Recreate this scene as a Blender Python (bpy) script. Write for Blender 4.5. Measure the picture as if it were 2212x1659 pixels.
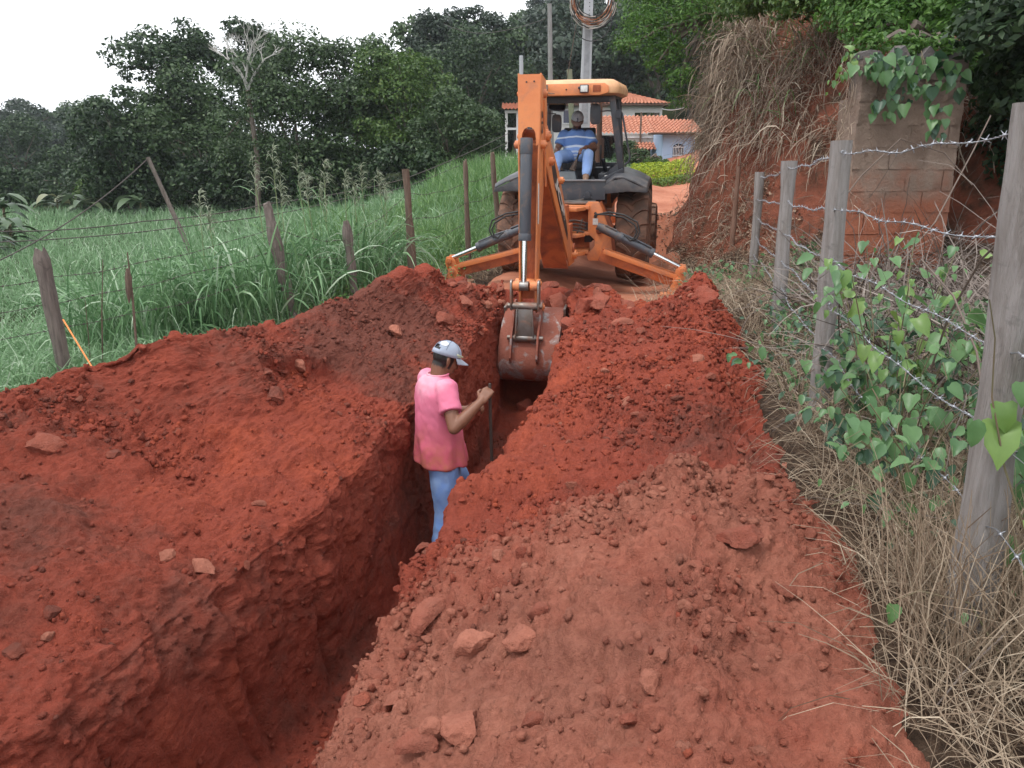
import bpy, bmesh, math, random
import numpy as np
from mathutils import Vector, Matrix, Quaternion
from mathutils.bvhtree import BVHTree
R = math.radians
for o in list(bpy.data.objects): bpy.data.objects.remove(o)
scene = bpy.context.scene
COL = scene.collection
# ------------------------------------------------------------------ camera
CAM_Z, PITCH, FPX = 1.65, R(15.0), 1702.2       # FPX: focal length in units of a 2212 px wide picture
cam = bpy.data.cameras.new('camera'); cam.sensor_width = 36.0; cam.lens = 36.0 * FPX / 2212.0
cam.clip_start = 0.05; cam.clip_end = 3000
camo = bpy.data.objects.new('camera', cam); COL.objects.link(camo)
camo.location = (0, 0, CAM_Z); camo.rotation_euler = (R(90) - PITCH, 0, 0)
scene.camera = camo
scene.render.resolution_x = 1024; scene.render.resolution_y = 768
# ------------------------------------------------------------------ sky: bright even overcast with thin grey patches
SUN_EL, SUN_AZ = R(66), R(-128)                  # azimuth from +Y towards +X
world = bpy.data.worlds.new('World'); scene.world = world; world.use_nodes = True
nt = world.node_tree; nt.nodes.clear()
out = nt.nodes.new('ShaderNodeOutputWorld'); bg = nt.nodes.new('ShaderNodeBackground')
sky = nt.nodes.new('ShaderNodeTexSky'); sky.sky_type = 'NISHITA'; sky.sun_disc = False
sky.sun_elevation = SUN_EL; sky.sun_rotation = SUN_AZ
bg.inputs['Strength'].default_value = 0.1
tc = nt.nodes.new('ShaderNodeTexCoord'); mp = nt.nodes.new('ShaderNodeMapping'); mp.inputs['Scale'].default_value = (1, 1, 2.6)
nz = nt.nodes.new('ShaderNodeTexNoise'); nz.inputs['Scale'].default_value = 2.6; nz.inputs['Detail'].default_value = 4; nz.inputs['Roughness'].default_value = 0.45
rp = nt.nodes.new('ShaderNodeValToRGB')
rp.color_ramp.elements[0].position = 0.30; rp.color_ramp.elements[0].color = (5.0, 5.6, 6.2, 1)
rp.color_ramp.elements[1].position = 0.47; rp.color_ramp.elements[1].color = (10.6, 10.7, 11.0, 1)
mx = nt.nodes.new('ShaderNodeMix'); mx.data_type = 'RGBA'; mx.inputs['Factor'].default_value = 0.95
nt.links.new(tc.outputs['Generated'], mp.inputs['Vector']); nt.links.new(mp.outputs['Vector'], nz.inputs['Vector'])
nt.links.new(nz.outputs['Fac'], rp.inputs['Fac'])
nt.links.new(sky.outputs['Color'], mx.inputs['A']); nt.links.new(rp.outputs['Color'], mx.inputs['B'])
nt.links.new(mx.outputs['Result'], bg.inputs['Color']); nt.links.new(bg.outputs['Background'], out.inputs['Surface'])
# ------------------------------------------------------------------ the sun behind thin cloud
sl = bpy.data.lights.new('sun', 'SUN'); sl.energy = 1.2; sl.angle = R(14); sl.color = (1.0, 0.96, 0.9)
so = bpy.data.objects.new('sun', sl); COL.objects.link(so)
sd = Vector((math.sin(SUN_AZ) * math.cos(SUN_EL), math.cos(SUN_AZ) * math.cos(SUN_EL), math.sin(SUN_EL)))
so.rotation_euler = (-sd).to_track_quat('-Z', 'Y').to_euler(); so.location = sd * 50
# ------------------------------------------------------------------ exposure
vs = scene.view_settings; vs.view_transform = 'Standard'; vs.look = 'None'; vs.exposure = 0.95; vs.gamma = 1.0
vs.use_curve_mapping = False
scene.render.engine = 'CYCLES'
scene.cycles.max_bounces = 6; scene.cycles.diffuse_bounces = 4; scene.cycles.transparent_max_bounces = 8
# ================================================================== helpers
rng = np.random.default_rng(7); random.seed(7)
FWD = np.array([0, math.cos(PITCH), -math.sin(PITCH)]); UPV = np.array([0, math.sin(PITCH), math.cos(PITCH)])
def ray(u, v):
    return np.array([1.0, 0, 0]) * ((u - 1106) / FPX) - UPV * ((v - 829.5) / FPX) + FWD
def at(u, v, Y):                                   # survey helper: the place at distance Y seen at (u, v)
    d = ray(u, v); return Vector(np.array([0, 0, CAM_Z]) + d * (Y / d[1]))
# ---- noise in numpy
def _h(ix, iy, iz, seed):
    n = (ix.astype(np.int64) * 374761393 + iy.astype(np.int64) * 668265263 + iz.astype(np.int64) * 2147483647 + seed * 1274126177) & 0xffffffff
    n = ((n ^ (n >> 13)) * 1274126177) & 0xffffffff
    n = ((n ^ (n >> 16)) * 2246822519) & 0xffffffff
    return ((n ^ (n >> 15)) & 0xffffff) / float(0xffffff)
def vnoise(p, seed=0):                             # value noise, -1..1
    i = np.floor(p).astype(np.int64); f = p - i; f = f * f * f * (f * (f * 6 - 15) + 10)
    r = 0
    for dx in (0, 1):
        wx = f[:, 0] if dx else 1 - f[:, 0]
        for dy in (0, 1):
            wy = f[:, 1] if dy else 1 - f[:, 1]
            for dz in (0, 1):
                wz = f[:, 2] if dz else 1 - f[:, 2]
                r = r + wx * wy * wz * _h(i[:, 0] + dx, i[:, 1] + dy, i[:, 2] + dz, seed)
    return r * 2 - 1
def fbm(p, octv=4, gain=0.5, seed=0):
    a, s, t = 1.0, 0, 0
    for k in range(octv):
        s = s + a * vnoise(p * (2.03 ** k) + 17.3 * k, seed + k); t += a; a *= gain
    return s / t
def lumps(p, cell, prob, seed, rmin=.28, rmax=.72):  # half-buried lumps: dome height over a surface
    q = p / cell; i = np.floor(q).astype(np.int64); h = np.zeros(len(p))
    for dx in (-1, 0, 1):
        for dy in (-1, 0, 1):
            for dz in (-1, 0, 1):
                cx, cy, cz = i[:, 0] + dx, i[:, 1] + dy, i[:, 2] + dz
                on = _h(cx, cy, cz, seed) < prob
                r = rmin + (rmax - rmin) * _h(cx, cy, cz, seed + 1) ** 1.2
                a = _h(cx, cy, cz, seed + 5) * 6.283; st = .75 + .5 * _h(cx, cy, cz, seed + 6)
                ux = q[:, 0] - (cx + _h(cx, cy, cz, seed + 2)); uy = q[:, 1] - (cy + _h(cx, cy, cz, seed + 3)); uz = q[:, 2] - (cz + _h(cx, cy, cz, seed + 4))
                vx = (ux * np.cos(a) + uy * np.sin(a)) * st; vy = (-ux * np.sin(a) + uy * np.cos(a)) / st
                d2 = vx * vx + vy * vy + uz * uz
                h = np.maximum(h, np.where(on, np.sqrt(np.maximum(0, r * r - d2)), 0))
    return h * cell
# ---- mesh builder
def tagp(o, label=None, cat=None, group=None, kind=None):
    if label: o['label'] = label
    if cat: o['category'] = cat
    if group: o['group'] = group
    if kind: o['kind'] = kind
    return o
def link(name, me, mat=None, parent=None):
    o = bpy.data.objects.new(name, me); COL.objects.link(o)
    if mat is not None and me is not None:
        if len(me.materials) == 0: me.materials.append(mat)
    if parent is not None: o.parent = parent
    return o
def empty(name, loc=(0, 0, 0), rot=(0, 0, 0)):
    o = bpy.data.objects.new(name, None); COL.objects.link(o); o.location = loc; o.rotation_euler = rot; o.empty_display_size = .1
    return o
def mesh_np(name, V, F, smooth=True):              # quads or tris as numpy arrays
    V = np.asarray(V, dtype=np.float32); F = np.asarray(F, dtype=np.int32)
    me = bpy.data.meshes.new(name); k = F.shape[1]
    me.vertices.add(len(V)); me.vertices.foreach_set('co', V.ravel())
    me.loops.add(F.size); me.loops.foreach_set('vertex_index', F.ravel())
    me.polygons.add(len(F)); me.polygons.foreach_set('loop_start', np.arange(0, F.size, k, dtype=np.int32))
    me.update(calc_edges=True); me.validate()
    if smooth: me.polygons.foreach_set('use_smooth', np.ones(len(me.polygons), dtype=bool))
    return me
def attr(me, name, vals):
    a = me.attributes.new(name, 'FLOAT', 'POINT'); a.data.foreach_set('value', np.asarray(vals, dtype=np.float32))
def frame(d, up=None):
    d = Vector(d).normalized()
    u = Vector(up) if up is not None else (Vector((0, 0, 1)) if abs(d.z) < .95 else Vector((0, 1, 0)))
    x = u.cross(d)
    if x.length < 1e-5: x = Vector((1, 0, 0)).cross(d)
    x.normalize(); y = d.cross(x).normalized(); return x, y, d
class MB:
    def __init__(s): s.v = []; s.f = []
    def add(s, V, F):
        b = len(s.v); s.v += [tuple(p) for p in V]; s.f += [tuple(i + b for i in f) for f in F]; return s
    def box(s, c, size, rot=None):
        hx, hy, hz = size[0] / 2, size[1] / 2, size[2] / 2; c = Vector(c); V = []
        for z in (-hz, hz):
            for x, y in ((-hx, -hy), (hx, -hy), (hx, hy), (-hx, hy)):
                p = Vector((x, y, z)); V.append((rot @ p if rot is not None else p) + c)
        return s.add(V, [(3, 2, 1, 0), (4, 5, 6, 7), (0, 1, 5, 4), (1, 2, 6, 5), (2, 3, 7, 6), (3, 0, 4, 7)])
    def bar(s, a, b, w, h, up=None):               # box from a to b, w across, h along 'up'
        a, b = Vector(a), Vector(b); x, y, d = frame(b - a, up); V = []
        for p in (a, b):
            for i, j in ((-1, -1), (1, -1), (1, 1), (-1, 1)): V.append(p + x * (i * w / 2) + y * (j * h / 2))
        return s.add(V, [(3, 2, 1, 0), (4, 5, 6, 7), (0, 1, 5, 4), (1, 2, 6, 5), (2, 3, 7, 6), (3, 0, 4, 7)])
    def cyl(s, a, b, r0, r1=None, n=16, caps=True):
        r1 = r0 if r1 is None else r1; a, b = Vector(a), Vector(b); x, y, d = frame(b - a); V = []
        for p, r in ((a, r0), (b, r1)):
            for k in range(n):
                t = 2 * math.pi * k / n; V.append(p + x * (r * math.cos(t)) + y * (r * math.sin(t)))
        F = [(k, (k + 1) % n, n + (k + 1) % n, n + k) for k in range(n)]
        if caps: F += [tuple(range(n - 1, -1, -1)), tuple(range(n, 2 * n))]
        return s.add(V, F)
    def tube(s, pts, r, n=6, caps=True):
        pts = [Vector(p) for p in pts]; m = len(pts); V = []; rs = r if hasattr(r, '__len__') else [r] * m
        x = None
        for i, p in enumerate(pts):
            d = (pts[min(i + 1, m - 1)] - pts[max(i - 1, 0)]).normalized()
            if x is None: x, y, _ = frame(d)
            else:
                x = (x - d * x.dot(d));
                x = x.normalized() if x.length > 1e-6 else frame(d)[0]
                y = d.cross(x)
            for k in range(n):
                t = 2 * math.pi * k / n; V.append(p + x * (rs[i] * math.cos(t)) + y * (rs[i] * math.sin(t)))
        F = [(i * n + k, i * n + (k + 1) % n, (i + 1) * n + (k + 1) % n, (i + 1) * n + k) for i in range(m - 1) for k in range(n)]
        if caps: F += [tuple(range(n - 1, -1, -1)), tuple(range((m - 1) * n, m * n))]
        return s.add(V, F)
    def prism(s, poly, w, org=(0, 0, 0), ax=(1, 0, 0), ay=(0, 0, 1), an=None):   # outline poly in the plane (ax, ay), thickness w centred on org
        org, ax, ay = Vector(org), Vector(ax).normalized(), Vector(ay).normalized()
        an = ax.cross(ay).normalized() if an is None else Vector(an).normalized()
        m = len(poly); V = [org + ax * p[0] + ay * p[1] + an * (k * w / 2) for k in (-1, 1) for p in poly]
        F = [tuple(range(m - 1, -1, -1)), tuple(range(m, 2 * m))] + [(i, (i + 1) % m, m + (i + 1) % m, m + i) for i in range(m)]
        return s.add(V, F)
    def lathe(s, prof, org=(0, 0, 0), axis=(1, 0, 0), n=32, closed=False):        # prof: (along axis, radius)
        x, y, d = frame(axis); org = Vector(org); V = []; m = len(prof)
        for k in range(n):
            t = 2 * math.pi * k / n; e = x * math.cos(t) + y * math.sin(t)
            V += [org + d * a + e * r for a, r in prof]
        F = []
        for k in range(n):
            k2 = (k + 1) % n
            for j in range(m if closed else m - 1):
                j2 = (j + 1) % m; F.append((k * m + j, k2 * m + j, k2 * m + j2, k * m + j2))
        return s.add(V, F)
    def ell(s, c, r, rot=None, nu=14, nv=9):
        c = Vector(c); V = [c + (rot @ Vector((0, 0, -r[2])) if rot is not None else Vector((0, 0, -r[2])))]
        for j in range(1, nv):
            t = -math.pi / 2 + math.pi * j / nv
            for i in range(nu):
                a = 2 * math.pi * i / nu; p = Vector((r[0] * math.cos(t) * math.cos(a), r[1] * math.cos(t) * math.sin(a), r[2] * math.sin(t)))
                V.append(c + (rot @ p if rot is not None else p))
        p = Vector((0, 0, r[2])); V.append(c + (rot @ p if rot is not None else p)); L = len(V) - 1
        F = [(0, 1 + (i + 1) % nu, 1 + i) for i in range(nu)]
        for j in range(nv - 2):
            for i in range(nu):
                a = 1 + j * nu; F.append((a + i, a + (i + 1) % nu, a + nu + (i + 1) % nu, a + nu + i))
        a = 1 + (nv - 2) * nu; F += [(a + i, a + (i + 1) % nu, L) for i in range(nu)]
        return s.add(V, F)
    def cap(s, a, b, r0, r1=None, n=12):           # tapered capsule
        r1 = r0 if r1 is None else r1; a, b = Vector(a), Vector(b); x, y, d = frame(b - a); rings = []
        for k in (-.999, -.8, -.45): rings.append((a + d * (r0 * k), r0 * math.sqrt(1 - k * k)))
        rings.append((a, r0)); rings.append((b, r1))
        for k in (.45, .8, .999): rings.append((b + d * (r1 * k), r1 * math.sqrt(1 - k * k)))
        V = [p + x * (r * math.cos(6.28318 * k / n)) + y * (r * math.sin(6.28318 * k / n)) for p, r in rings for k in range(n)]
        m = len(rings); F = [(i * n + k, i * n + (k + 1) % n, (i + 1) * n + (k + 1) % n, (i + 1) * n + k) for i in range(m - 1) for k in range(n)]
        F += [tuple(range(n - 1, -1, -1)), tuple(range((m - 1) * n, m * n))]
        return s.add(V, F)
    def loft(s, rings, caps=True):                 # rings: lists of points, equal counts
        n = len(rings[0]); V = [p for r in rings for p in r]; m = len(rings)
        F = [(i * n + k, i * n + (k + 1) % n, (i + 1) * n + (k + 1) % n, (i + 1) * n + k) for i in range(m - 1) for k in range(n)]
        if caps: F += [tuple(range(n - 1, -1, -1)), tuple(range((m - 1) * n, m * n))]
        return s.add(V, F)
    def mesh(s, name, bevel=0, sharp=35, smooth=True):
        me = bpy.data.meshes.new(name); me.from_pydata([tuple(p) for p in s.v], [], s.f)
        bm = bmesh.new(); bm.from_mesh(me); bmesh.ops.recalc_face_normals(bm, faces=bm.faces)
        if bevel:
            ed = [e for e in bm.edges if len(e.link_faces) == 2 and e.calc_face_angle(0) > R(30)]
            bmesh.ops.bevel(bm, geom=ed, offset=bevel, segments=2, affect='EDGES', profile=.6, clamp_overlap=True)
        bm.to_mesh(me); bm.free()
        if smooth:
            me.polygons.foreach_set('use_smooth', np.ones(len(me.polygons), dtype=bool))
            if sharp: me.set_sharp_from_angle(angle=R(sharp))
        me.update(); return me
    def build(s, name, mat, parent=None, bevel=0, sharp=35, smooth=True):
        return link(name, s.mesh(name, bevel, sharp, smooth), mat, parent)
def smoothstep(a, b, x):
    t = np.clip((x - a) / (b - a), 0, 1); return t * t * (3 - 2 * t)
# ================================================================== materials
def nodes(name):
    m = bpy.data.materials.new(name); m.use_nodes = True; n = m.node_tree
    return m, n, n.nodes['Principled BSDF']
def mixn(n, a, b, fac, blend='MIX'):
    x = n.nodes.new('ShaderNodeMix'); x.data_type = 'RGBA'; x.blend_type = blend
    for sock, v in (('A', a), ('B', b), ('Factor', fac)):
        if hasattr(v, 'default_value') or hasattr(v, 'is_linked'): n.links.new(v, x.inputs[sock])
        elif sock == 'Factor': x.inputs['Factor'].default_value = v
        else: x.inputs[sock].default_value = (*v, 1) if len(v) == 3 else v
    return x.outputs['Result']
def noisen(n, scale, detail=4, rough=.55, coord='Object', stretch=None, dist=0):
    t = n.nodes.new('ShaderNodeTexCoord'); z = n.nodes.new('ShaderNodeTexNoise')
    z.inputs['Scale'].default_value = scale; z.inputs['Detail'].default_value = detail; z.inputs['Roughness'].default_value = rough; z.inputs['Distortion'].default_value = dist
    if stretch is not None:
        mpp = n.nodes.new('ShaderNodeMapping'); mpp.inputs['Scale'].default_value = stretch
        n.links.new(t.outputs[coord], mpp.inputs['Vector']); n.links.new(mpp.outputs['Vector'], z.inputs['Vector'])
    else: n.links.new(t.outputs[coord], z.inputs['Vector'])
    return z.outputs['Fac']
def rampn(n, fac, a, b):
    r = n.nodes.new('ShaderNodeMapRange'); r.inputs['From Min'].default_value = a; r.inputs['From Max'].default_value = b
    n.links.new(fac, r.inputs['Value']); return r.outputs['Result']
def bumpn(n, p, h, strength, dist=.01):
    b = n.nodes.new('ShaderNodeBump'); b.inputs['Strength'].default_value = strength; b.inputs['Distance'].default_value = dist
    n.links.new(h, b.inputs['Height']); n.links.new(b.outputs['Normal'], p.inputs['Normal'])
def attrn(n, name):
    a = n.nodes.new('ShaderNodeAttribute'); a.attribute_name = name; return a.outputs['Fac']
def mathn(n, op, a, b):
    m = n.nodes.new('ShaderNodeMath'); m.operation = op
    for k, v in ((0, a), (1, b)):
        if isinstance(v, (int, float)): m.inputs[k].default_value = v
        else: n.links.new(v, m.inputs[k])
    return m.outputs[0]
def M(name, c, rough=.6, metal=0, c2=None, scale=8, dirt=None, dirt_amt=(.5, .7), dirt_scale=4, bump=0, bscale=60, stretch=None, spec=None):
    m, n, p = nodes(name)
    c2 = c2 or tuple(x * .75 for x in c)
    col = mixn(n, c, c2, rampn(n, noisen(n, scale, 4, .6, stretch=stretch), .35, .65))
    p.inputs['Roughness'].default_value = rough; p.inputs['Metallic'].default_value = metal
    if spec is not None: p.inputs['Specular IOR Level'].default_value = spec
    if dirt:
        f = rampn(n, noisen(n, dirt_scale, 7, .65, dist=.6), *dirt_amt); col = mixn(n, col, dirt, f)
        n.links.new(rampn(n, mathn(n, 'ADD', mathn(n, 'MULTIPLY', f, .4), rough), 0, 1), p.inputs['Roughness'])
        if metal: n.links.new(mathn(n, 'MULTIPLY', mathn(n, 'SUBTRACT', 1.0, f), metal), p.inputs['Metallic'])
    n.links.new(col, p.inputs['Base Color'])
    if bump: bumpn(n, p, noisen(n, bscale, 5, .6, stretch=stretch), bump, .02)
    return m
def leafmat(name, c1, c2, c3=None, trans=.25, rough=.5):  # per-leaf tint from the 'rnd' attribute
    m, n, p = nodes(name); a = attrn(n, 'rnd')
    col = mixn(n, c1, c2, a)
    if c3: col = mixn(n, col, c3, rampn(n, a, .86, .97))
    n.links.new(col, p.inputs['Base Color']); p.inputs['Roughness'].default_value = rough; p.inputs['Specular IOR Level'].default_value = .35
    if trans:
        t = n.nodes.new('ShaderNodeBsdfTranslucent'); n.links.new(col, t.inputs['Color'])
        mx = n.nodes.new('ShaderNodeMixShader'); mx.inputs['Fac'].default_value = trans
        o = n.nodes['Material Output']; n.links.new(p.outputs[0], mx.inputs[1]); n.links.new(t.outputs[0], mx.inputs[2]); n.links.new(mx.outputs[0], o.inputs['Surface'])
    return m
# ================================================================== ground heights (metres, surveyed spots joined smoothly)
SPOTS = np.array([
 (0,-8,0),(0,-3,0),(0,0,0),(.3,5,0),(.9,10,.04),(1.1,12,.10),(1.7,15,.27),(3.0,20,.60),(5.2,30,1.1),(6,40,1.7),(6.5,50,2.3),(7,65,3.2),
 (1.5,2,.24),(1.85,4.5,.28),(2.4,7,.28),(2.7,9.5,.32),(2.75,11,.33),(2.75,13,.38),(2.95,16,.55),(4.9,20,.8),(7.2,28,1.2),(1.2,-2,.15),
 (2.6,2,.45),(3.0,4.5,.6),(3.3,7,.42),(4.5,7,.50),(3.6,5.6,.42),(3.4,7.7,.55),(4.3,7.8,.62),(6,4,1.2),(4,2,.8),(3,-2,.5),
 (5.6,9.3,3.0),(4.5,10.8,2.8),(4.05,12.5,3.1),(3.95,14.2,3.45),(4.3,16,3.5),(6,12,4),(5.6,16,3.8),(8,14,4.5),(7,9,3.6),(10,10,4.5),(9,6,3.3),(7.5,20,3.1),(9.5,26,2.6),(10,3,2.3),(15,15,6),(25,20,9),(15,5,4.5),(12,30,3),(14,45,4),(25,40,7),
 (3.25,10.6,.75),(3.1,12.6,.75),(3.15,14.4,.6),(3.55,16.2,.75),(4.2,9.6,1.3),(3.9,17.4,.7),(4.5,18.4,.8),(5.4,18.0,2.4),(5.0,21.5,.85),(6.2,25,1.1),
 (-3.7,6.3,-.05),(-2.3,8.3,.08),(-1.25,9.8,.12),(-.66,12,.2),(-.25,13.5,.33),(.5,16,.65),(1.6,20,1.2),(2.6,25,1.7),(-4.5,4,-.1),(-6,0,-.1),(-5,-4,0),
 (-5.5,6,-.5),(-8,4,-.6),(-4,9,-.32),(-6,12,-.5),(-3,12,-.1),(-2,15,.35),(-5,15,-.35),(-1.5,19,.95),(-4.5,20,.0),(-8,20,-.5),(-1,24,1.5),(-3,25,.8),(-5.2,25,.1),(-7.5,25,-.4),
 (-15,25,-.6),(-15,12,-.6),(-30,25,-.6),(-30,45,-.6),(-12,40,-.5),(-5,40,.3),(0,40,1.7),(-40,60,0),(-10,60,.5),(0,60,2.5),(-30,5,-.6),(-60,30,-.5),(-60,-10,-.4),(0,-30,-.5),(40,0,8),(40,60,9)], dtype=float)
def _ker(d2): return np.sqrt(d2 + .6)
_A = _ker(((SPOTS[:, None, :2] - SPOTS[None, :, :2]) ** 2).sum(-1)); _P = np.c_[np.ones(len(SPOTS)), SPOTS[:, :2]]
_S = np.block([[_A + np.eye(len(SPOTS)) * .02, _P], [_P.T, np.zeros((3, 3))]]); _W = np.linalg.solve(_S, np.r_[SPOTS[:, 2], 0, 0, 0])
def GH0(x, y):
    x = np.asarray(x, float); y = np.asarray(y, float); sh = x.shape; x = x.ravel(); y = y.ravel()
    xc = np.clip(x, -70, 45); yc = np.clip(y, -30, 68); r = np.zeros(len(x))
    for k in range(len(SPOTS)): r += _W[k] * _ker((xc - SPOTS[k, 0]) ** 2 + (yc - SPOTS[k, 1]) ** 2)
    r += _W[-3] + _W[-2] * xc + _W[-1] * yc
    hr = 34 * smoothstep(62, 170, y + .25 * x) * smoothstep(-35, 40, x)
    hl = 13 * np.exp(-(((x + 190) / 70) ** 2 + ((y - 200) / 60) ** 2)) + 26 * smoothstep(260, 420, y) * smoothstep(80, -200, x)
    r += hr + hl
    return r.reshape(sh)
def gh(x, y): return float(GH0(np.array([x]), np.array([y]))[0])
# ---- trench and spoil: stations along y
def st(y, ys, vs):
    m = np.interp(y, ys, vs)
    return m
YS = np.array([-1, 1, 2, 3, 4, 5, 6, 7, 8, 9, 9.8])
WB = np.array([-2.5, -1.93, -1.65, -1.36, -1.07, -.78, -.55, -.37, -.22, -.08, .0])
step = lambda y: .0085 + .0021 * max(y, 0) if y > 1.4 else .04
ylist = [-1.0]
while ylist[-1] < 10.35: ylist.append(ylist[-1] + step(ylist[-1]))
yy = np.array(ylist); NR = len(yy)
def sm1(a, k):
    ker = np.hanning(k + 2)[1:-1]; ker /= ker.sum(); return np.convolve(np.pad(a, k // 2, mode='edge'), ker, 'same')[k // 2:-(k // 2)]
def col(ys, vs, k=31): return sm1(np.interp(yy, ys, vs), k)
wb = col(YS, WB); clos = smoothstep(9.15, 9.5, yy)
fz = col([-1, 2, 4, 6, 7.5, 8.4, 9], [-1.36, -1.34, -1.29, -1.22, -1.16, -1.05, -.95]) * (1 - clos) + clos * .22 - .6 * smoothstep(9.8, 10.3, yy)
fw = np.full(NR, .73)
lipn = .055 * fbm(np.c_[yy * 1.3, yy * 0, yy * 0], 3, seed=8) + .03 * fbm(np.c_[yy * 6, yy * 0, yy * 0], 3, seed=18)
lipx = wb - .075 + lipn - .12 * (1 - smoothstep(2.0, 4.6, yy)); lipz = col([-1, 2, 3, 4.2, 5, 5.6, 7, 9], [-.32, -.3, -.26, -.22, -.10, -.02, .05, .12])
lcx = col([-1, 3, 4, 4.5, 4.8, 5.1, 5.5, 6, 6.5, 7.1, 7.6, 8.1, 8.6, 9.1, 9.6], [-3.5, -3.5, -3.3, -3.05, -2.75, -2.3, -1.98, -1.78, -1.67, -1.53, -1.12, -.88, -.75, -.62, -.5], 21)
lcz = col([-1, 3, 4, 4.5, 4.7, 5.0, 5.3, 5.9, 6.4, 7.1, 7.4, 7.7, 8.1, 8.6, 9.1, 9.4, 9.8, 10.3], [.3, .38, .40, .40, .47, .63, .61, .55, .53, .54, .64, .76, .62, .47, .38, .34, .2, -.2], 11)
lex = lcx - np.interp(yy, [0, 5, 6, 8, 9.5], [1.3, 1.0, .8, .75, .6])
rlx = np.maximum(col([-1, 1.5, 2.2, 2.8, 3.4, 4, 4.5, 5, 6, 6.9, 8, 9, 10], [-1.4, -.8, -.70, -.62, -.54, -.38, -.10, .04, .28, .42, .57, .68, .8], 15), wb + fw + .03)
rlz = col([-1, 2.2, 2.8, 3.4, 4, 5, 6, 6.9, 8, 9, 9.5, 10.3], [-.3, -.32, -.30, -.18, -.14, -.08, -.01, .05, .14, .25, .3, -.3], 15)
rcx = col([-1, 1, 2, 2.6, 3.1, 3.5, 4, 4.6, 5.3, 6, 6.7, 7.2, 7.7, 8.2, 9.2, 10], [.1, .3, .5, .65, .7, .78, .95, 1.15, 1.35, 1.5, 1.65, 1.74, 1.7, 1.15, 1.05, 1.0], 17)
rcz = col([-1, 1, 2, 2.6, 3.1, 3.45, 3.9, 4.6, 5.3, 6, 6.7, 7.2, 7.6, 8, 8.6, 9.2, 9.6, 10, 10.3], [.12, .26, .40, .54, .55, .22, .15, .31, .42, .48, .56, .61, .42, .26, .36, .40, .26, .0, -.3], 11)
rex = np.maximum(col([-1, 1.8, 2.6, 4.3, 6.6, 7.2, 7.8, 8.2, 9, 9.6, 10.3], [.95, 1.22, 1.42, 1.71, 2.12, 2.2, 2.05, 1.75, 1.6, 1.5, 1.4], 13), rcx + .25)
lez = GH0(lex, yy) - .18; rez = GH0(rex, yy) - .12
segs = [(22, 1.0), (205, 1.0), (105, 1.0), (46, 1.0), (56, 1.0), (155, 1.0), (90, 1.0)]
keysx = [lex, lcx, lipx, wb, wb + fw, rlx, rcx, rex]; keysz = [lez, lcz, lipz, fz, fz + .02, rlz, rcz, rez]
# where the trench is closed the walls flatten onto the rubble
for a in (2, 3, 4, 5):
    keysz[a] = keysz[a] * (1 - clos) + clos * (np.interp(yy, [9.1, 9.5, 9.9, 10.35], [.25, .30, .16, -.3]))
X = []; Z = []; COLS = []
for k, (n, _) in enumerate(segs):
    t = np.arange(n) / n
    if k == 1: tz = t ** .95                      # bank down to the lip
    elif k == 5: tz = t ** 1.0
    else: tz = t
    X.append(keysx[k][:, None] * (1 - t) + keysx[k + 1][:, None] * t); Z.append(keysz[k][:, None] * (1 - tz) + keysz[k + 1][:, None] * tz); COLS += [k] * n
X.append(keysx[-1][:, None]); Z.append(keysz[-1][:, None]); COLS.append(6)
X = np.concatenate(X, 1); Z = np.concatenate(Z, 1); COLS = np.array(COLS); NC = X.shape[1]
def smc(A, k):
    ker = np.hanning(k + 2)[1:-1]; ker /= ker.sum(); P = np.pad(A, ((0, 0), (k // 2, k // 2)), mode='edge')
    return sum(ker[i] * P[:, i:i + NC] for i in range(k))
Xs, Zs = smc(X, 75), smc(Z, 75); wr = smoothstep(5.0, 3.2, yy)[:, None] * smc((COLS <= 2)[None].repeat(NR, 0).astype(float), 45)
X = smc(X, 27) * (1 - wr) + Xs * wr; Z = smc(Z, 27) * (1 - wr) + Zs * wr
Y = np.repeat(yy[:, None], NC, 1)
P0 = np.stack([X, Y, Z], -1)
def gridnormals(P):
    du = np.gradient(P, axis=1); dv = np.gradient(P, axis=0); N = np.cross(du, dv); N /= np.linalg.norm(N, axis=-1, keepdims=True) + 1e-9; return N
N0 = gridnormals(P0)
ps = P0.reshape(-1, 3); ns = N0.reshape(-1, 3); cc = np.tile(COLS, NR)
wall = ((cc == 2) | (cc == 4)).astype(float).reshape(NR, NC); wall = smc(wall, 21).ravel()
flo = smc((cc == 3).astype(float).reshape(NR, NC), 15).ravel()
loose = 1 - wall
lefth = (cc <= 1); righth = (cc >= 5)
py = ps[:, 1]
rubble = smoothstep(7.2, 8.6, py) * (cc >= 4) + smoothstep(8.0, 9.0, py) * (cc < 4)
rubble = np.clip(rubble, 0, 1) * loose
warp = np.stack([fbm(ps * 5, 3, seed=3), fbm(ps * 5, 3, seed=9), fbm(ps * 5, 3, seed=14)], -1)
warp2 = np.stack([vnoise(ps * 26, 31), vnoise(ps * 26, 32), vnoise(ps * 26, 33)], -1)
pw = ps + warp * .05 + warp2 * .012
d = .10 * fbm(ps * 1.6, 3, seed=1) * (loose * .9 + .25) + .06 * fbm(ps * 4.5, 4, .55, seed=5) * (loose * .8 + .35)
d += .016 * fbm(ps * 17, 4, .6, seed=6) * (.45 + .55 * loose)
cl = smoothstep(-.15, .45, fbm(ps * 1.3, 3, seed=21))          # clods come in patches
L1 = lumps(pw, .24, .5, 40) * (.12 + .88 * rubble); L2 = lumps(pw, .11, .5, 50); L3 = lumps(pw, .052, .75, 60); L4 = lumps(pw, .026, .9, 70)
d += loose * (.75 * L1 + .6 * L2 * (.15 + .85 * cl) + 1.0 * L3 * (.3 + .7 * cl) + 1.1 * L4) * (1 - .45 * flo)
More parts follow.
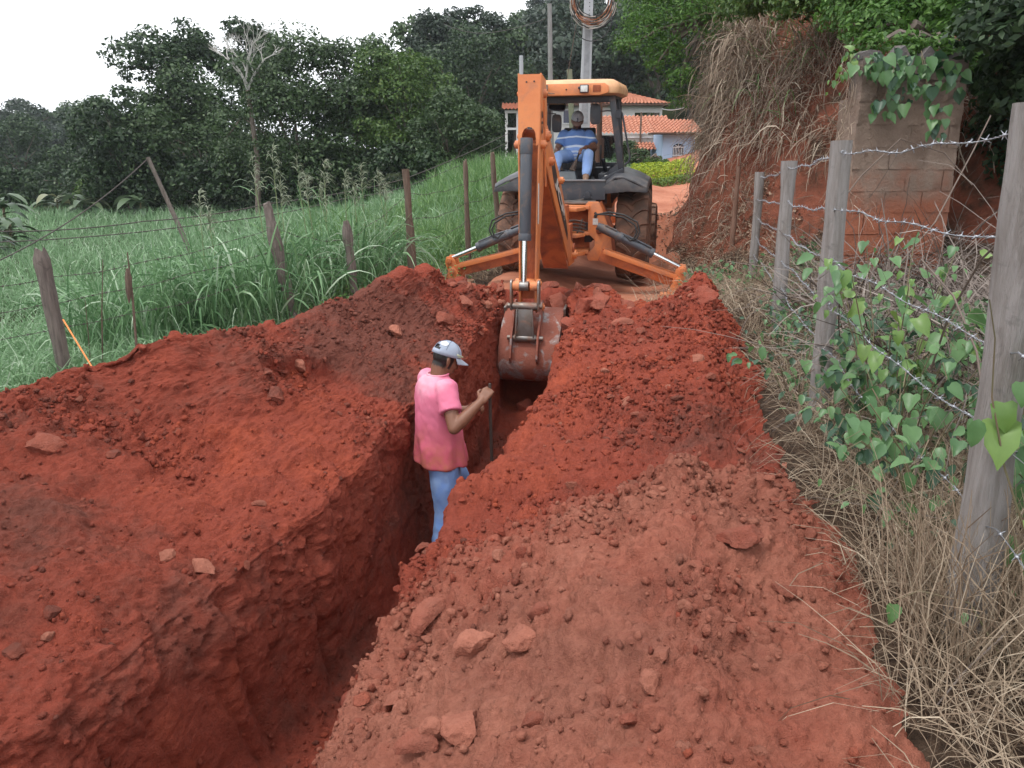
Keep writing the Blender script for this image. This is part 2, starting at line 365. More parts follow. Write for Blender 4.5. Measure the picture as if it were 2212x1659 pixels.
# bucket-cut walls: flaky plates and slanting tooth scrapes
q = np.stack([ps[:, 1] * 1.0 + ps[:, 2] * .55, ps[:, 2] - .55 * ps[:, 1], ps[:, 0]], -1)
scr = fbm(q * np.array([9, 1.1, 3]), 3, .5, seed=80)
fl = fbm(np.stack([ps[:, 1], ps[:, 2] * 1.7, ps[:, 0]], -1) * 6.5, 4, .55, seed=90); terr = np.round(fl * 4.5) / 4.5
lipband = np.exp(-((ps[:, 2] - np.repeat(lipz, NC)) / .22) ** 2)
grv = np.zeros(len(ps))
for yk, wk, dk, sk in ((2.55, .018, .02, .12), (2.75, .014, .014, .12), (3.15, .02, .022, .10), (3.45, .03, .035, -.05), (3.62, .015, .015, .0), (4.15, .035, .045, -.12), (4.9, .02, .02, .1), (5.9, .02, .02, .15), (6.3, .02, .02, .15), (6.6, .02, .02, .12), (7.2, .02, .02, .15)): grv += -dk * np.exp(-((py + sk * ps[:, 2] + .05 * np.sin(ps[:, 2] * 4 + yk) - yk) / wk) ** 2)
d += wall * (.012 * scr + .034 * (terr * .65 + fl * .35) * (.10 + .9 * lipband) + .2 * L3 * .7) + (cc == 2) * smc(wall.reshape(NR, NC), 9).ravel() * grv
# crumbled ledge where the left bank breaks to the wall
band = smoothstep(.25, .0, np.abs(ps[:, 0] - np.repeat(lipx, NC)) / .45) * (cc <= 2)
fl2 = fbm(ps * 5.2, 4, .55, seed=95); d += band * .075 * (np.round(fl2 * 4) / 4)
# scarps where spoil has slid on the left heap
fl3 = fbm(np.stack([ps[:, 0] + ps[:, 1] * .4, ps[:, 1] - .3 * ps[:, 0], ps[:, 2]], -1) * 1.5, 4, .5, seed=97)
sx_, sy_ = ps[:, 0] + 1.42, ps[:, 1] - 5.45; sl = sx_ * .75 - sy_ * .35 + .10 * fbm(ps * 3, 3, seed=98)
scar = (cc == 1) * np.exp(-(sx_ ** 2 + sy_ ** 2) / .42 ** 2); d += -.13 * scar * smoothstep(-.10, -.04, sl) + .03 * scar
fl3 = fl3 + 0 * sl; d += (cc == 1) * .035 * (np.round(fl3 * 5) / 5)
rid = 1 - np.abs(fbm(np.stack([ps[:, 1] * 2.6 + ps[:, 0] * .5, ps[:, 0] * .8, ps[:, 2]], -1), 3, seed=99)); d += (cc == 1) * .05 * (rid - .75)
edge = np.minimum(np.arange(NC), NC - 1 - np.arange(NC)) / 30.0; edge = np.tile(np.clip(edge, 0, 1), NR)
ff = np.repeat(np.clip(np.minimum((yy + 1) / .3, (10.35 - yy) / .3), 0, 1), NC)
d *= np.minimum(edge * .85 + .15, 1) * ff
P1 = ps + ns * d[:, None]
# knobs named in the photograph: the lump that hides the worker's legs, the crest by the fence
for (kx, ky, kh, kr) in ((-.33, 4.0, .13, .13), (-.20, 4.1, .05, .12), (1.72, 7.15, .16, .16), (.45, 5.95, .05, .15), (.55, 6.6, .08, .16), (.66, 3.05, .06, .2), (-.60, 3.35, .08, .1)):
    r2 = ((P1[:, 0] - kx) ** 2 + (P1[:, 1] - ky) ** 2) / kr ** 2
    P1[:, 2] += np.where((cc >= 4), kh * np.exp(-r2 * 1.3), 0) * loose
P1 = P1.reshape(NR, NC, 3)
# tone 0 dry brown-red crust, .5 red, 1 fresh orange-red; pale = dusty pink sand
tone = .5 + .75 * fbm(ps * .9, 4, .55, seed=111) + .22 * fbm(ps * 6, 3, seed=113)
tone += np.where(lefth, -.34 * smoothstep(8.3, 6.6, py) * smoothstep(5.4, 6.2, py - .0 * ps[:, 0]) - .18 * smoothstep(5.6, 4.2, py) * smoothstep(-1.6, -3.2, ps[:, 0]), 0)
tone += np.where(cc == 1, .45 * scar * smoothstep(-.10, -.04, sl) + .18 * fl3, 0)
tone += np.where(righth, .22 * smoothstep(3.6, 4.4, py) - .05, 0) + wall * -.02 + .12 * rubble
pale = np.where(righth, .75 * smoothstep(3.6, 3.0, py + .25 * fbm(ps * 2, 3, seed=120)), .12) + .25 * fbm(ps * 2.2, 3, seed=121)
def strip(c0, c1, name):
    sub = P1[:, c0:c1 + 1]; n = c1 - c0 + 1; V = sub.reshape(-1, 3)
    i = np.arange(NR - 1)[:, None] * n + np.arange(n - 1)[None]; F = np.stack([i, i + 1, i + 1 + n, i + n], -1).reshape(-1, 4)
    me = mesh_np(name, V, F)
    attr(me, 'tone', tone.reshape(NR, NC)[:, c0:c1 + 1].ravel()); attr(me, 'pale', pale.reshape(NR, NC)[:, c0:c1 + 1].ravel()); return me
# ---- soil material
def soil_material(name, k=1.0):
    m, n, p = nodes(name)
    tn = attrn(n, 'tone'); pl = attrn(n, 'pale')
    t2 = mathn(n, 'ADD', tn, mathn(n, 'MULTIPLY', mathn(n, 'SUBTRACT', noisen(n, 9 * k, 6, .65), .5), .9))
    c = mixn(n, (.185, .066, .048), (.310, .070, .044), rampn(n, t2, .1, .55)); c = mixn(n, c, (.43, .093, .048), rampn(n, t2, .65, 1.15))
    p2 = mathn(n, 'ADD', pl, mathn(n, 'MULTIPLY', mathn(n, 'SUBTRACT', noisen(n, 5 * k, 6, .7), .5), .8))
    c = mixn(n, c, (.46, .185, .125), rampn(n, p2, .30, 1.05))
    sp = rampn(n, noisen(n, 140 * k, 3, .6), .60, .74); c = mixn(n, c, (.46, .19, .12), mathn(n, 'MULTIPLY', sp, .35))
    dk = rampn(n, noisen(n, 38 * k, 5, .7), .62, .40); c = mixn(n, c, (.11, .026, .018), mathn(n, 'MULTIPLY', mathn(n, 'SUBTRACT', 1.0, dk), .28))
    n.links.new(c, p.inputs['Base Color']); p.inputs['Roughness'].default_value = .95; p.inputs['Specular IOR Level'].default_value = .12
    h = mathn(n, 'ADD', noisen(n, 55 * k, 7, .72), mathn(n, 'MULTIPLY', noisen(n, 190 * k, 3, .6), .35))
    bumpn(n, p, h, 1.0, .028 if k == 1 else .022)
    return m
SOIL = soil_material('red_soil'); SOILC = soil_material('red_soil_clod', .06)
b1 = 22 + 205; b2 = b1 + 105 + 46 + 56
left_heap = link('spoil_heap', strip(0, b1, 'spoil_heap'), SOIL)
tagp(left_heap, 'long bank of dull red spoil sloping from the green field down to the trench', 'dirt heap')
trench = link('trench', strip(b1, b2, 'trench'), SOIL); trench['kind'] = 'structure'
right_heap = link('spoil_heap', strip(b2, NC - 1, 'spoil_heap'), SOIL)
tagp(right_heap, 'ridge of loose lumpy red spoil piled along the barbed wire fence', 'dirt heap')
# surface lookup for things that lie on the earth
_i = np.arange(0, NR - 3, 3)[:, None] * NC + np.arange(0, NC - 3, 3)[None]
_F = np.stack([_i, _i + 3, _i + 3 + 3 * NC, _i + 3 * NC], -1).reshape(-1, 4)
EARTH = BVHTree.FromPolygons([Vector(p) for p in P1.reshape(-1, 3)], [tuple(int(k) for k in f) for f in _F])
def on_earth(u, v):                               # where a line of sight meets the dug earth
    d_ = Vector(ray(u, v)).normalized(); h = EARTH.ray_cast(Vector((0, 0, CAM_Z)), d_, 40); return h[0], h[1]
def earth_z(x, y):
    h = EARTH.ray_cast(Vector((x, y, 5)), Vector((0, 0, -1)), 12)
    return h[0].z if h[0] is not None else gh(x, y)
# ---- the land around: one sheet out to the horizon
def lines(c0, c1, s, lim, g=1.12):
    a = list(np.arange(c0, c1, s)); st_ = s
    while a[-1] < lim: st_ *= g; a.append(a[-1] + st_)
    st_ = s
    while a[0] > -lim: st_ *= g; a.insert(0, a[0] - st_)
    return np.array(a)
def road_cx(y): return np.interp(y, [-5, 0, 5, 10, 14, 17, 20, 25, 30, 36, 40], [-.6, -.1, .5, 1.0, 1.45, 2.0, 2.9, 4.3, 5.6, 7.3, 9])
gx = lines(-4.5, 6.5, .095, 900); gy = lines(0, 18, .12, 1200)
GX, GY = np.meshgrid(gx, gy); GZ = GH0(GX, GY)
pp = np.stack([GX, GY, GX * 0], -1).reshape(-1, 3)
near = np.exp(-((GY - 10) / 40) ** 2)
GZ = GZ + (.05 * fbm(pp * .7, 3, seed=201) + .03 * fbm(pp * 3, 3, seed=202)).reshape(GX.shape) * near
slope = np.hypot(*np.gradient(GZ, gy, gx)); bankm = smoothstep(.55, 1.3, slope) * (GX > 1.5) * (GY < 40)
pb = np.stack([GX, GY, GZ], -1).reshape(-1, 3)
GXb = GX + (bankm.ravel() * (.22 * fbm(pb * 2.2, 4, .55, seed=205) + .10 * np.round(fbm(pb * np.array([3, 3, 5]), 4, seed=206) * 3) / 3 + .07 * fbm(pb * np.array([7, 7, 2.5]), 3, seed=207))).reshape(GX.shape)
inx = (GX > np.interp(GY, yy, lex) + .3) & (GX < np.interp(GY, yy, rex) - .25) & (GY > -.6) & (GY < 9.95)
rd = smoothstep(1.7, 1.1, np.abs(GX - road_cx(GY))) * (GY > 9.5) * (GY < 44); GZ = GZ - .10 * rd
GZ = np.where(inx, np.minimum(GZ, -1.7), GZ)
n_ = GX.shape[1]; i_ = np.arange(GX.shape[0] - 1)[:, None] * n_ + np.arange(n_ - 1)[None]
gme = mesh_np('ground', np.stack([GXb, GY, GZ], -1).reshape(-1, 3), np.stack([i_, i_ + 1, i_ + 1 + n_, i_ + n_], -1).reshape(-1, 4))
fence_x = lambda y: -3.7 + .48 * (y - 6.3)
bare = smoothstep(-.6, .3, GX - np.minimum(fence_x(GY), road_cx(GY) - 1.6) + .5 * fbm(pp * .8, 3, seed=210).reshape(GX.shape)) * (GX < 16) * (GY < 36) * (GY > -8)
bare = np.clip(bare, 0, 1); attr(gme, 'bare', bare.ravel())
attr(gme, 'bank', np.clip(bankm + .25 * fbm(pb * 1.5, 3, seed=211).reshape(GX.shape) * bankm, 0, 1).ravel())
m, n, p = nodes('ground_cover')
nn = noisen(n, 7, 6, .65)
c_grass = mixn(n, (.022, .040, .014), (.045, .050, .022), nn); c_litter = mixn(n, (.05, .033, .024), (.125, .082, .056), rampn(n, noisen(n, 22, 6, .7), .4, .6))
c_earth = mixn(n, (.17, .062, .040), (.28, .095, .058), rampn(n, noisen(n, 6, 6, .65), .35, .65))
bk = attrn(n, 'bank'); mixl = rampn(n, mathn(n, 'ADD', bk, mathn(n, 'MULTIPLY', mathn(n, 'SUBTRACT', noisen(n, 2.2, 5, .6), .5), 1.9)), .62, .95)
c_ = mixn(n, c_grass, mixn(n, c_litter, c_earth, mixl), attrn(n, 'bare'))
n.links.new(c_, p.inputs['Base Color']); p.inputs['Roughness'].default_value = .95; p.inputs['Specular IOR Level'].default_value = .1
bumpn(n, p, noisen(n, 22, 8, .72), 1.0, .06)
ground = link('ground', gme, m); ground['kind'] = 'structure'
# ---- the dirt road
ry = np.arange(9.7, 44, .12); rx = np.linspace(-1, 1, 36); RX, RY = np.meshgrid(rx, ry)
wob = .22 * fbm(np.stack([ry * .9, ry * 0, ry * 0], -1), 3, seed=220)[:, None]
RXX = road_cx(RY) + RX * 1.6 + wob * np.sign(RX) * np.abs(RX); rp_ = np.stack([RXX, RY, RXX * 0], -1).reshape(-1, 3)
RZZ = GH0(RXX, RY) + .015 + ((.05 * fbm(rp_ * .7, 3, seed=201)) * np.exp(-((rp_[:, 1] - 10) / 40) ** 2) + .012 * fbm(rp_ * 5, 3, seed=221)).reshape(RXX.shape) + .05 * (1 - RX ** 4) - .03
RZZ -= .10 * smoothstep(.75, 1.0, np.abs(RX))
n_ = RXX.shape[1]; i_ = np.arange(RXX.shape[0] - 1)[:, None] * n_ + np.arange(n_ - 1)[None]
rme = mesh_np('road', np.stack([RXX, RY, RZZ], -1).reshape(-1, 3), np.stack([i_, i_ + 1, i_ + 1 + n_, i_ + n_], -1).reshape(-1, 4))
m, n, p = nodes('packed_red_earth')
c_ = mixn(n, (.30, .105, .06), (.46, .20, .125), rampn(n, noisen(n, 1.4, 6, .62), .35, .68)); c_ = mixn(n, c_, (.20, .065, .04), rampn(n, noisen(n, 12, 6, .7), .58, .75))
n.links.new(c_, p.inputs['Base Color']); p.inputs['Roughness'].default_value = .9; p.inputs['Specular IOR Level'].default_value = .15
bumpn(n, p, noisen(n, 40, 7, .7), .5, .015)
road = link('road', rme, m); road['kind'] = 'structure'
# ================================================================== clods and crumbs of earth
def clod_mesh(seed, sub=3, flat=1.0):
    bm = bmesh.new(); bmesh.ops.create_icosphere(bm, subdivisions=sub, radius=1.0)
    V = np.array([v.co[:] for v in bm.verts]); F = np.array([[v.index for v in f.verts] for f in bm.faces]); bm.free()
    r = np.random.default_rng(seed)
    for k in range(r.integers(8, 14)):             # broken facets
        nrm = r.normal(size=3); nrm /= np.linalg.norm(nrm); h = r.uniform(.48, .85); dd = V @ nrm
        V = V - np.outer(np.maximum(0, dd - h), nrm) * .96
    V = V * np.array([r.uniform(.85, 1.25), r.uniform(.75, 1.0), r.uniform(.55, .85) * flat])
    V = V * (1 + .13 * fbm(V * 2.3 + seed, 3, seed=seed)[:, None] + (.09 * fbm(V * 5 + seed, 3, seed=seed + 3)[:, None] + .055 * fbm(V * 13 + seed, 3, .6, seed=seed + 7)[:, None] if sub > 2 else 0))
    return V, F
TPL = []
for k in range(10):
    V, F = clod_mesh(300 + k, 4 if k < 6 else 3, 1.0 if k % 3 else .6)
    me = mesh_np('earth_clod', V, F); n0 = len(V)
    attr(me, 'tone', np.full(n0, (.32, .3, .36, .3, .42, .22, .34, .2, .36, .3)[k]) + .15 * fbm(V * 2, 2, seed=k)); attr(me, 'pale', np.full(n0, (.60, .95, .50, .85, .40, .35, .55, .3, .7, .5)[k]))
    me.materials.append(SOILC); me.set_sharp_from_angle(angle=R(38)); TPL.append(me)
def put_clod(p, nrm, size, k, grp, label, sink=.35, name='earth_clod'):
    o = bpy.data.objects.new(name, TPL[k]); COL.objects.link(o)
    q = Vector((0, 0, 1)).rotation_difference((Vector(nrm) * .6 + Vector((0, 0, .4))).normalized()) @ Quaternion((0, 0, 1), random.uniform(0, 6.28))
    o.rotation_mode = 'QUATERNION'; o.rotation_quaternion = q; o.scale = (size, size, size)
    o.location = Vector(p) + Vector(nrm).normalized() * size * (.7 - sink) * .6
    tagp(o, label, 'clod', grp); return o
# the large ones one can point at: (u, v, width in picture units, shape, label)
BIG = [(1036, 1402, 92, 1, 'block of pale red earth with a flat broken top, largest on the ridge'),
 (1132, 1378, 88, 3, 'flat slab of pinkish earth leaning beside the largest block on the ridge'),
 (930, 1330, 80, 0, 'rounded dull red clod just above the trench lip on the ridge'),
 (1002, 1575, 105, 3, 'long tilted slab of red earth low on the near ridge'),
 (905, 1610, 80, 0, 'chunk of red earth among crumbs at the near trench lip'),
 (942, 1585, 70, 1, 'thin upright slab of pale clay sticking out of the near ridge'),
 (1405, 1482, 62, 1, 'angular pinkish clod alone on the slope of the near ridge'),
 (1600, 1165, 80, 2, 'smooth rounded clod half buried near the crest of the near ridge'),
 (1690, 1275, 50, 0, 'brown clod on the fence side of the near ridge'),
 (1130, 1197, 34, 4, 'bright orange red square clod behind the near ridge crest'),
 (1078, 1205, 34, 1, 'pale grey pink stone beside the bright orange clod'),
 (1640, 1625, 44, 3, 'pale crusted stone low on the ridge by the dry grass'),
 (1240, 612, 46, 4, 'round orange red clod perched on the rubble before the backhoe'),
 (1185, 622, 40, 2, 'pointed red clod beside the round one on the rubble before the backhoe'),
 (1205, 655, 50, 2, 'broad red block in the rubble beside the bucket linkage'),
 (1262, 665, 58, 4, 'angular red block in the rubble at the head of the trench'),
 (1300, 655, 50, 2, 'red block at the road edge of the rubble'),
 (1232, 705, 46, 4, 'dark red block sliding towards the bucket side plate'),
 (1160, 700, 40, 1, 'pale slab of clay behind the bucket'),
 (1345, 700, 40, 0, 'red clod where the rubble meets the fence side ridge'),
 (1520, 655, 66, 4, 'large rough red clod on the crest of the ridge by the fence'),
 (1135, 885, 46, 4, 'upright red lump on the trench lip beyond the worker'),
 (100, 962, 62, 2, 'flat red clod on the left bank below the leaning fence post'),
 (245, 982, 32, 5, 'small dark clod standing on the left bank'),
 (645, 790, 30, 1, 'pale rounded clod at the top of the slide scar on the left bank'),
 (855, 720, 34, 1, 'pale pink clod on the spoil below the tall grass'),
 (960, 690, 40, 2, 'red block on the spoil near the stabiliser arm'),
 (1000, 655, 44, 0, 'broad red block under the left stabiliser arm'),
 (1060, 660, 40, 4, 'red block on the spoil left of the bucket linkage'),
 (590, 855, 42, 5, 'dull clod lodged below the slide scar on the left bank'),
 (560, 1090, 26, 0, 'small red clod on the shoulder above the trench wall'),
 (430, 1230, 62, 3, 'flat flake of clay peeling from the edge of the trench wall'),
 (360, 1200, 40, 3, 'thin flake of clay beside the large one on the trench edge'),
 (105, 1380, 30, 1, 'pale square stone on the lower left bank'),
 (25, 1410, 42, 5, 'dark clod at the foot of the left bank')]
for i, (u, v, w, k, lab) in enumerate(BIG):
    p, nr = on_earth(u, v)
    if p is None: continue
    dep = (p - Vector((0, 0, CAM_Z))).dot(Vector(FWD)); put_clod(p, nr, w / FPX * dep * .55, k, None, lab)
# mid-sized clods, told apart only by where they lie
G_R, L_R = 'clods strewn over the ridge by the fence', 'fist sized red earth clod among others strewn on the fence side ridge'
G_L, L_L = 'clods strewn over the left bank', 'fist sized dull red clod among others strewn on the field side bank'
G_E, L_E = 'clods in the rubble at the trench head', 'broken red clod heaped among others in the rubble before the backhoe'
Pf = P1.reshape(-1, 3); Nf = gridnormals(P1).reshape(-1, 3)
def pick(mask, n, w=None):
    idx = np.nonzero(mask)[0]; pr = (w[idx] if w is not None else np.ones(len(idx))); pr = pr / pr.sum(); return rng.choice(idx, n, replace=False, p=pr)
vis = (py > 1.5) & (np.minimum(np.tile(np.arange(NC), NR), np.tile(NC - 1 - np.arange(NC), NR)) > 25)
area = np.repeat(np.gradient(yy), NC)
for mask, n, g, lab, s0, s1, ks in ((righth & vis & (py < 7.6), 110, G_R, L_R, .018, .055, (0, 1, 2, 3, 6, 8)), (lefth & vis & (py < 8) & (ps[:, 0] > -3.3), 90, G_L, L_L, .014, .04, (0, 5, 2, 7, 6, 9)), ((rubble > .5) & vis & (py < 9.9), 95, G_E, L_E, .03, .10, (0, 2, 4, 5, 8, 1))):
    for i in pick(mask, n, area * (.15 + cl)):
        s = s0 + (s1 - s0) * random.random() ** 2.2; put_clod(Pf[i], Nf[i], s, random.choice(ks), g, lab)
# crumbs: uncountable
CT = [clod_mesh(500 + k, 1, .9) for k in range(6)]; CT_ = CT; CT2 = [clod_mesh(520 + k, 2, .85) for k in range(6)]
def crumbs(idx, sizes, tonev, palev, name, mat, CT=CT):
    VV, FF, T_, PL = [], [], [], []; b = 0
    for i, s, t_, pl_ in zip(idx, sizes, tonev, palev):
        V, F = CT[i % 6]; a = (i * 2.399) % 6.283; c_, s_ = math.cos(a), math.sin(a)
        W = np.stack([V[:, 0] * c_ - V[:, 1] * s_, V[:, 0] * s_ + V[:, 1] * c_, V[:, 2]], -1) * s
        if (i // 7) % 2: W = W[:, [2, 0, 1]]
        VV.append(W + Pf[i] + Nf[i] * s * (.25 if CT is CT_ else .08)); FF.append(F + b); b += len(V); T_.append(np.full(len(V), t_)); PL.append(np.full(len(V), pl_))
    me = mesh_np(name, np.concatenate(VV), np.concatenate(FF), smooth=False); attr(me, 'tone', np.concatenate(T_)); attr(me, 'pale', np.concatenate(PL))
    return link(name, me, mat)
w_ = area * (.12 + cl ** 1.5) * (.3 + smoothstep(9, 3, py)) * np.where(wall > .4, .06, 1) * np.where(flo > .4, .5, 1)
ci = pick(vis & (py < 10), 9000, w_)
sz = .0045 + .020 * rng.random(len(ci)) ** 3.0 + .0012 * py[ci]
crumb = crumbs(ci, sz, tone[ci] + rng.normal(0, .18, len(ci)), pale[ci] + rng.normal(.02, .16, len(ci)), 'soil_crumbs', SOIL); crumb['kind'] = 'stuff'
tagp(crumb, 'small red crumbs of earth scattered over the spoil', 'soil')

w2 = area * (.05 + cl ** 2) * np.where(wall > .4, .03, 1) * np.where(flo > .4, .4, 1) * (.28 + 1.0 * (righth & (py > 3.6)) + .8 * rubble)
ci = pick(vis & (py < 10), 1900, w2); sz = .013 + .030 * rng.random(len(ci)) ** 2.4 + .0012 * py[ci]
crumb2 = crumbs(ci, sz, tone[ci] + rng.normal(-.02, .16, len(ci)), pale[ci] + rng.normal(.02, .12, len(ci)), 'soil_lumps', SOIL, CT2); crumb2['kind'] = 'stuff'; crumb2.data.polygons.foreach_set('use_smooth', np.ones(len(crumb2.data.polygons), dtype=bool)); crumb2.data.set_sharp_from_angle(angle=R(24))
tagp(crumb2, 'small broken lumps of red earth bedded in the loose spoil', 'soil')
# ================================================================== the backhoe loader
DUST = (.30, .115, .07)
ORANGE = M('orange_paint', (.66, .225, .075), .45, c2=(.60, .185, .062), scale=3, dirt=(.42, .175, .10), dirt_amt=(.47, .72), dirt_scale=5, bump=.12, bscale=40)
ORANGE_D = M('orange_paint_dusty', (.46, .115, .03), .55, c2=(.38, .09, .028), scale=4, dirt=(.20, .058, .032), dirt_amt=(.42, .66), dirt_scale=4, bump=.15, bscale=40)
BLACKP = M('charcoal_paint', (.030, .033, .042), .42, c2=(.042, .045, .055), scale=5, dirt=(.16, .10, .075), dirt_amt=(.54, .80), dirt_scale=5)
FENDER = M('charcoal_fender_plastic', (.045, .047, .055), .45, c2=(.06, .062, .07), scale=4, dirt=(.17, .14, .12), dirt_amt=(.45, .8), dirt_scale=4)
RUBBER = M('dusty_rubber', (.085, .052, .040), .85, c2=(.145, .085, .060), scale=6, dirt=(.23, .12, .08), dirt_amt=(.42, .62), dirt_scale=5, bump=.2, bscale=50)
RUBBLK = M('black_rubber', (.02, .02, .021), .55)
CREAM = M('cream_roof', (.64, .38, .20), .5, c2=(.60, .30, .14), scale=3, dirt=(.40, .24, .15), dirt_amt=(.5, .8), dirt_scale=4)
CHROME = M('chrome_rod', (.75, .76, .78), .12, metal=1.0, c2=(.7, .71, .73))
BARREL = M('worn_cylinder_paint', (.055, .062, .075), .4, c2=(.075, .083, .10), scale=4, dirt=(.17, .115, .085), dirt_amt=(.5, .75), dirt_scale=7)
STEEL = M('worn_steel', (.26, .25, .24), .45, metal=.7, c2=(.20, .16, .13), scale=6, dirt=(.24, .10, .06), dirt_amt=(.5, .7), dirt_scale=6, bump=.1)
BUCKETM = M('bucket_steel', (.27, .28, .29), .45, metal=.55, c2=(.33, .31, .29), scale=4, dirt=(.24, .075, .048), dirt_amt=(.36, .48), dirt_scale=4, bump=.5, bscale=35)
GREYP = M('grey_plastic', (.10, .115, .125), .6, dirt=(.2, .15, .12), dirt_amt=(.55, .85))
RIM = M('rim_paint', (.5, .42, .34), .6, dirt=DUST, dirt_amt=(.4, .6))
LENS = M('lamp_glass', (.75, .75, .72), .15, c2=(.6, .6, .58), scale=30)
MIRROR = M('mirror_glass', (.8, .8, .8), .05, metal=1.0, c2=(.8, .8, .8))
LABELW = M('label_print', (.62, .58, .54), .6, c2=(.45, .42, .40), scale=60)
DECALW = M('decal_white', (.62, .58, .54), .5, dirt=(.42, .2, .12), dirt_amt=(.55, .75), dirt_scale=9)
DECALK = M('decal_black', (.03, .028, .028), .5, dirt=(.3, .11, .06), dirt_amt=(.55, .8), dirt_scale=9)
def glass_mat(name, tint=(.92, .95, .95), refl=.10):
    m, n, p = nodes(name); tr = n.nodes.new('ShaderNodeBsdfTransparent'); tr.inputs['Color'].default_value = (*tint, 1)
    gl = n.nodes.new('ShaderNodeBsdfGlossy'); gl.inputs['Roughness'].default_value = .03
    lw = n.nodes.new('ShaderNodeFresnel'); lw.inputs['IOR'].default_value = 1.45
    mx = n.nodes.new('ShaderNodeMixShader'); n.links.new(mathn(n, 'ADD', lw.outputs[0], refl * .3), mx.inputs['Fac']); n.links.new(tr.outputs[0], mx.inputs[1]); n.links.new(gl.outputs[0], mx.inputs[2])
    n.links.new(mx.outputs[0], n.nodes['Material Output'].inputs['Surface']); n.nodes.remove(p); return m
GLASS = glass_mat('cab_glass')
BYAW, BPIT = R(12), R(3.5)
bh = empty('backhoe_loader', (.98, 12.15, .10))
_f = Vector((math.sin(BYAW) * math.cos(BPIT), math.cos(BYAW) * math.cos(BPIT), math.sin(BPIT))); _r = Vector((math.cos(BYAW), -math.sin(BYAW), 0)); _u = _r.cross(_f)
BMAT = Matrix(((_r.x, _f.x, _u.x), (_r.y, _f.y, _u.y), (_r.z, _f.z, _u.z)))
bh.rotation_euler = BMAT.to_euler()
tagp(bh, 'dusty orange backhoe loader with charcoal cab digging the trench', 'backhoe')
def B(mb, name, mat, parent=bh, bevel=0.0, sharp=35): return mb.build(name, mat, parent, bevel, sharp)
# ---- tyres
def tyre(cx, cy, rad, wid, rimr, nl, name):
    w = wid / 2; prof = [(-w * .62, rimr), (-w * .98, rimr + .05), (-w * 1.02, rad * .80), (-w * .93, rad * .93), (-w * .5, rad * .965), (0, rad * .972), (w * .5, rad * .965), (w * .93, rad * .93), (w * 1.02, rad * .80), (w * .98, rimr + .05), (w * .62, rimr)]
    mb = MB().lathe(prof, (cx, cy, rad), (1, 0, 0), 48)
    t = B(mb, 'tyre', RUBBER)
    lg = MB()
    for k in range(nl):
        for s in (-1, 1):
            a0 = 2 * math.pi * (k + (.5 if s > 0 else 0)) / nl
            rows = []
            for (xx, da, rr) in ((-.02, .0, .992), (.30, .085, .995), (.62, .135, .985), (.92, .155, .950), (1.02, .16, .86)):
                ring = []
                for (dd, hh) in ((-.048, -.03), (-.042, .012), (.042, .012), (.048, -.03)):
                    a = a0 - da * 1.5 + dd * (1.0 if xx < .8 else 1.25); r_ = rad * rr + hh
                    ring.append(Vector((cx + s * xx * w, cy - r_ * math.sin(a), rad + r_ * math.cos(a))))
                rows.append(ring)
            lg.loft(rows)
    B(lg, 'tread_lugs', RUBBER, t, sharp=30)
    rm = MB().lathe([(w * .5, rimr + .012), (w * .72, rimr + .02), (w * .72, rimr - .03), (w * .25, rimr - .05), (w * .2, .12), (w * .34, .11), (w * .34, 0.001)], (cx, cy, rad), (1, 0, 0), 32)
    rm.lathe([(-w * .5, rimr + .012), (-w * .72, rimr + .02), (-w * .72, rimr - .03), (-w * .25, rimr - .05), (-w * .2, .12), (-w * .34, .11), (-w * .34, 0.001)], (cx, cy, rad), (1, 0, 0), 32)
    for k in range(8):
        a = k * math.pi / 4
        for s in (-1, 1): rm.cyl((cx + s * w * .2, cy + .16 * math.cos(a), rad + .16 * math.sin(a)), (cx + s * w * .3, cy + .16 * math.cos(a), rad + .16 * math.sin(a)), .016, n=6)
    B(rm, 'rim', RIM, t); return t
for s in (-1, 1): tyre(s * .86, 0, .68, .46, .36, 20, 'rear_tyre')
for s in (-1, 1): tyre(s * .95, 2.15, .46, .34, .22, 16, 'front_tyre')
# ---- chassis, axles, bonnet and loader (mostly behind)
mb = MB().cyl((-.7, 0, .68), (.7, 0, .68), .11, n=14).ell((0, 0, .68), (.2, .22, .22)).cyl((-.8, 2.15, .46), (.8, 2.15, .46), .07, n=12)
B(mb, 'axle', ORANGE_D)
mb = MB().box((-.30, .8, .82), (.10, 3.7, .26)).box((.30, .8, .82), (.10, 3.7, .26)).box((0, -.55, .98), (.9, .3, .5)).box((0, 1.6, .8), (.5, .6, .4))
B(mb, 'chassis', BLACKP, bevel=.01)
mb = MB(); mb.loft([[(x * w_, yv, z0 + zz * h_) for x, zz in ((-1, 0), (1, 0), (1, .8), (.8, 1), (-.8, 1), (-1, .8))] for yv, w_, z0, h_ in ((.95, .45, .95, .62), (1.9, .43, .95, .55), (2.75, .40, .9, .48), (2.85, .36, .9, .40))])
B(mb, 'bonnet', ORANGE, bevel=.015)
for s in (-1, 1):
    mb = MB().prism([(.9, 1.15), (1.3, 1.2), (2.9, .95), (3.5, .45), (3.7, .25), (3.6, .2), (3.3, .38), (2.75, .78), (1.3, 1.0), (.9, .98)], .07, (s * .62, 0, 0), (0, 1, 0), (0, 0, 1)); B(mb, 'loader_arm', ORANGE, bevel=.006)
mb = MB().prism([(3.55, .55), (3.6, .12), (3.85, .04), (4.45, .03), (4.45, .06), (3.9, .10), (3.68, .2), (3.63, .55)], 1.8, (0, 0, 0), (0, 1, 0), (0, 0, 1)); B(mb, 'loader_bucket', ORANGE_D, bevel=.005)
mb = MB().cyl((.16, 1.5, 1.5), (.16, 1.5, 2.55), .045, n=14).cyl((.16, 1.5, 1.6), (.16, 1.5, 2.0), .085, n=16); B(mb, 'exhaust_pipe', M('rusty_exhaust', (.16, .10, .075), .8))
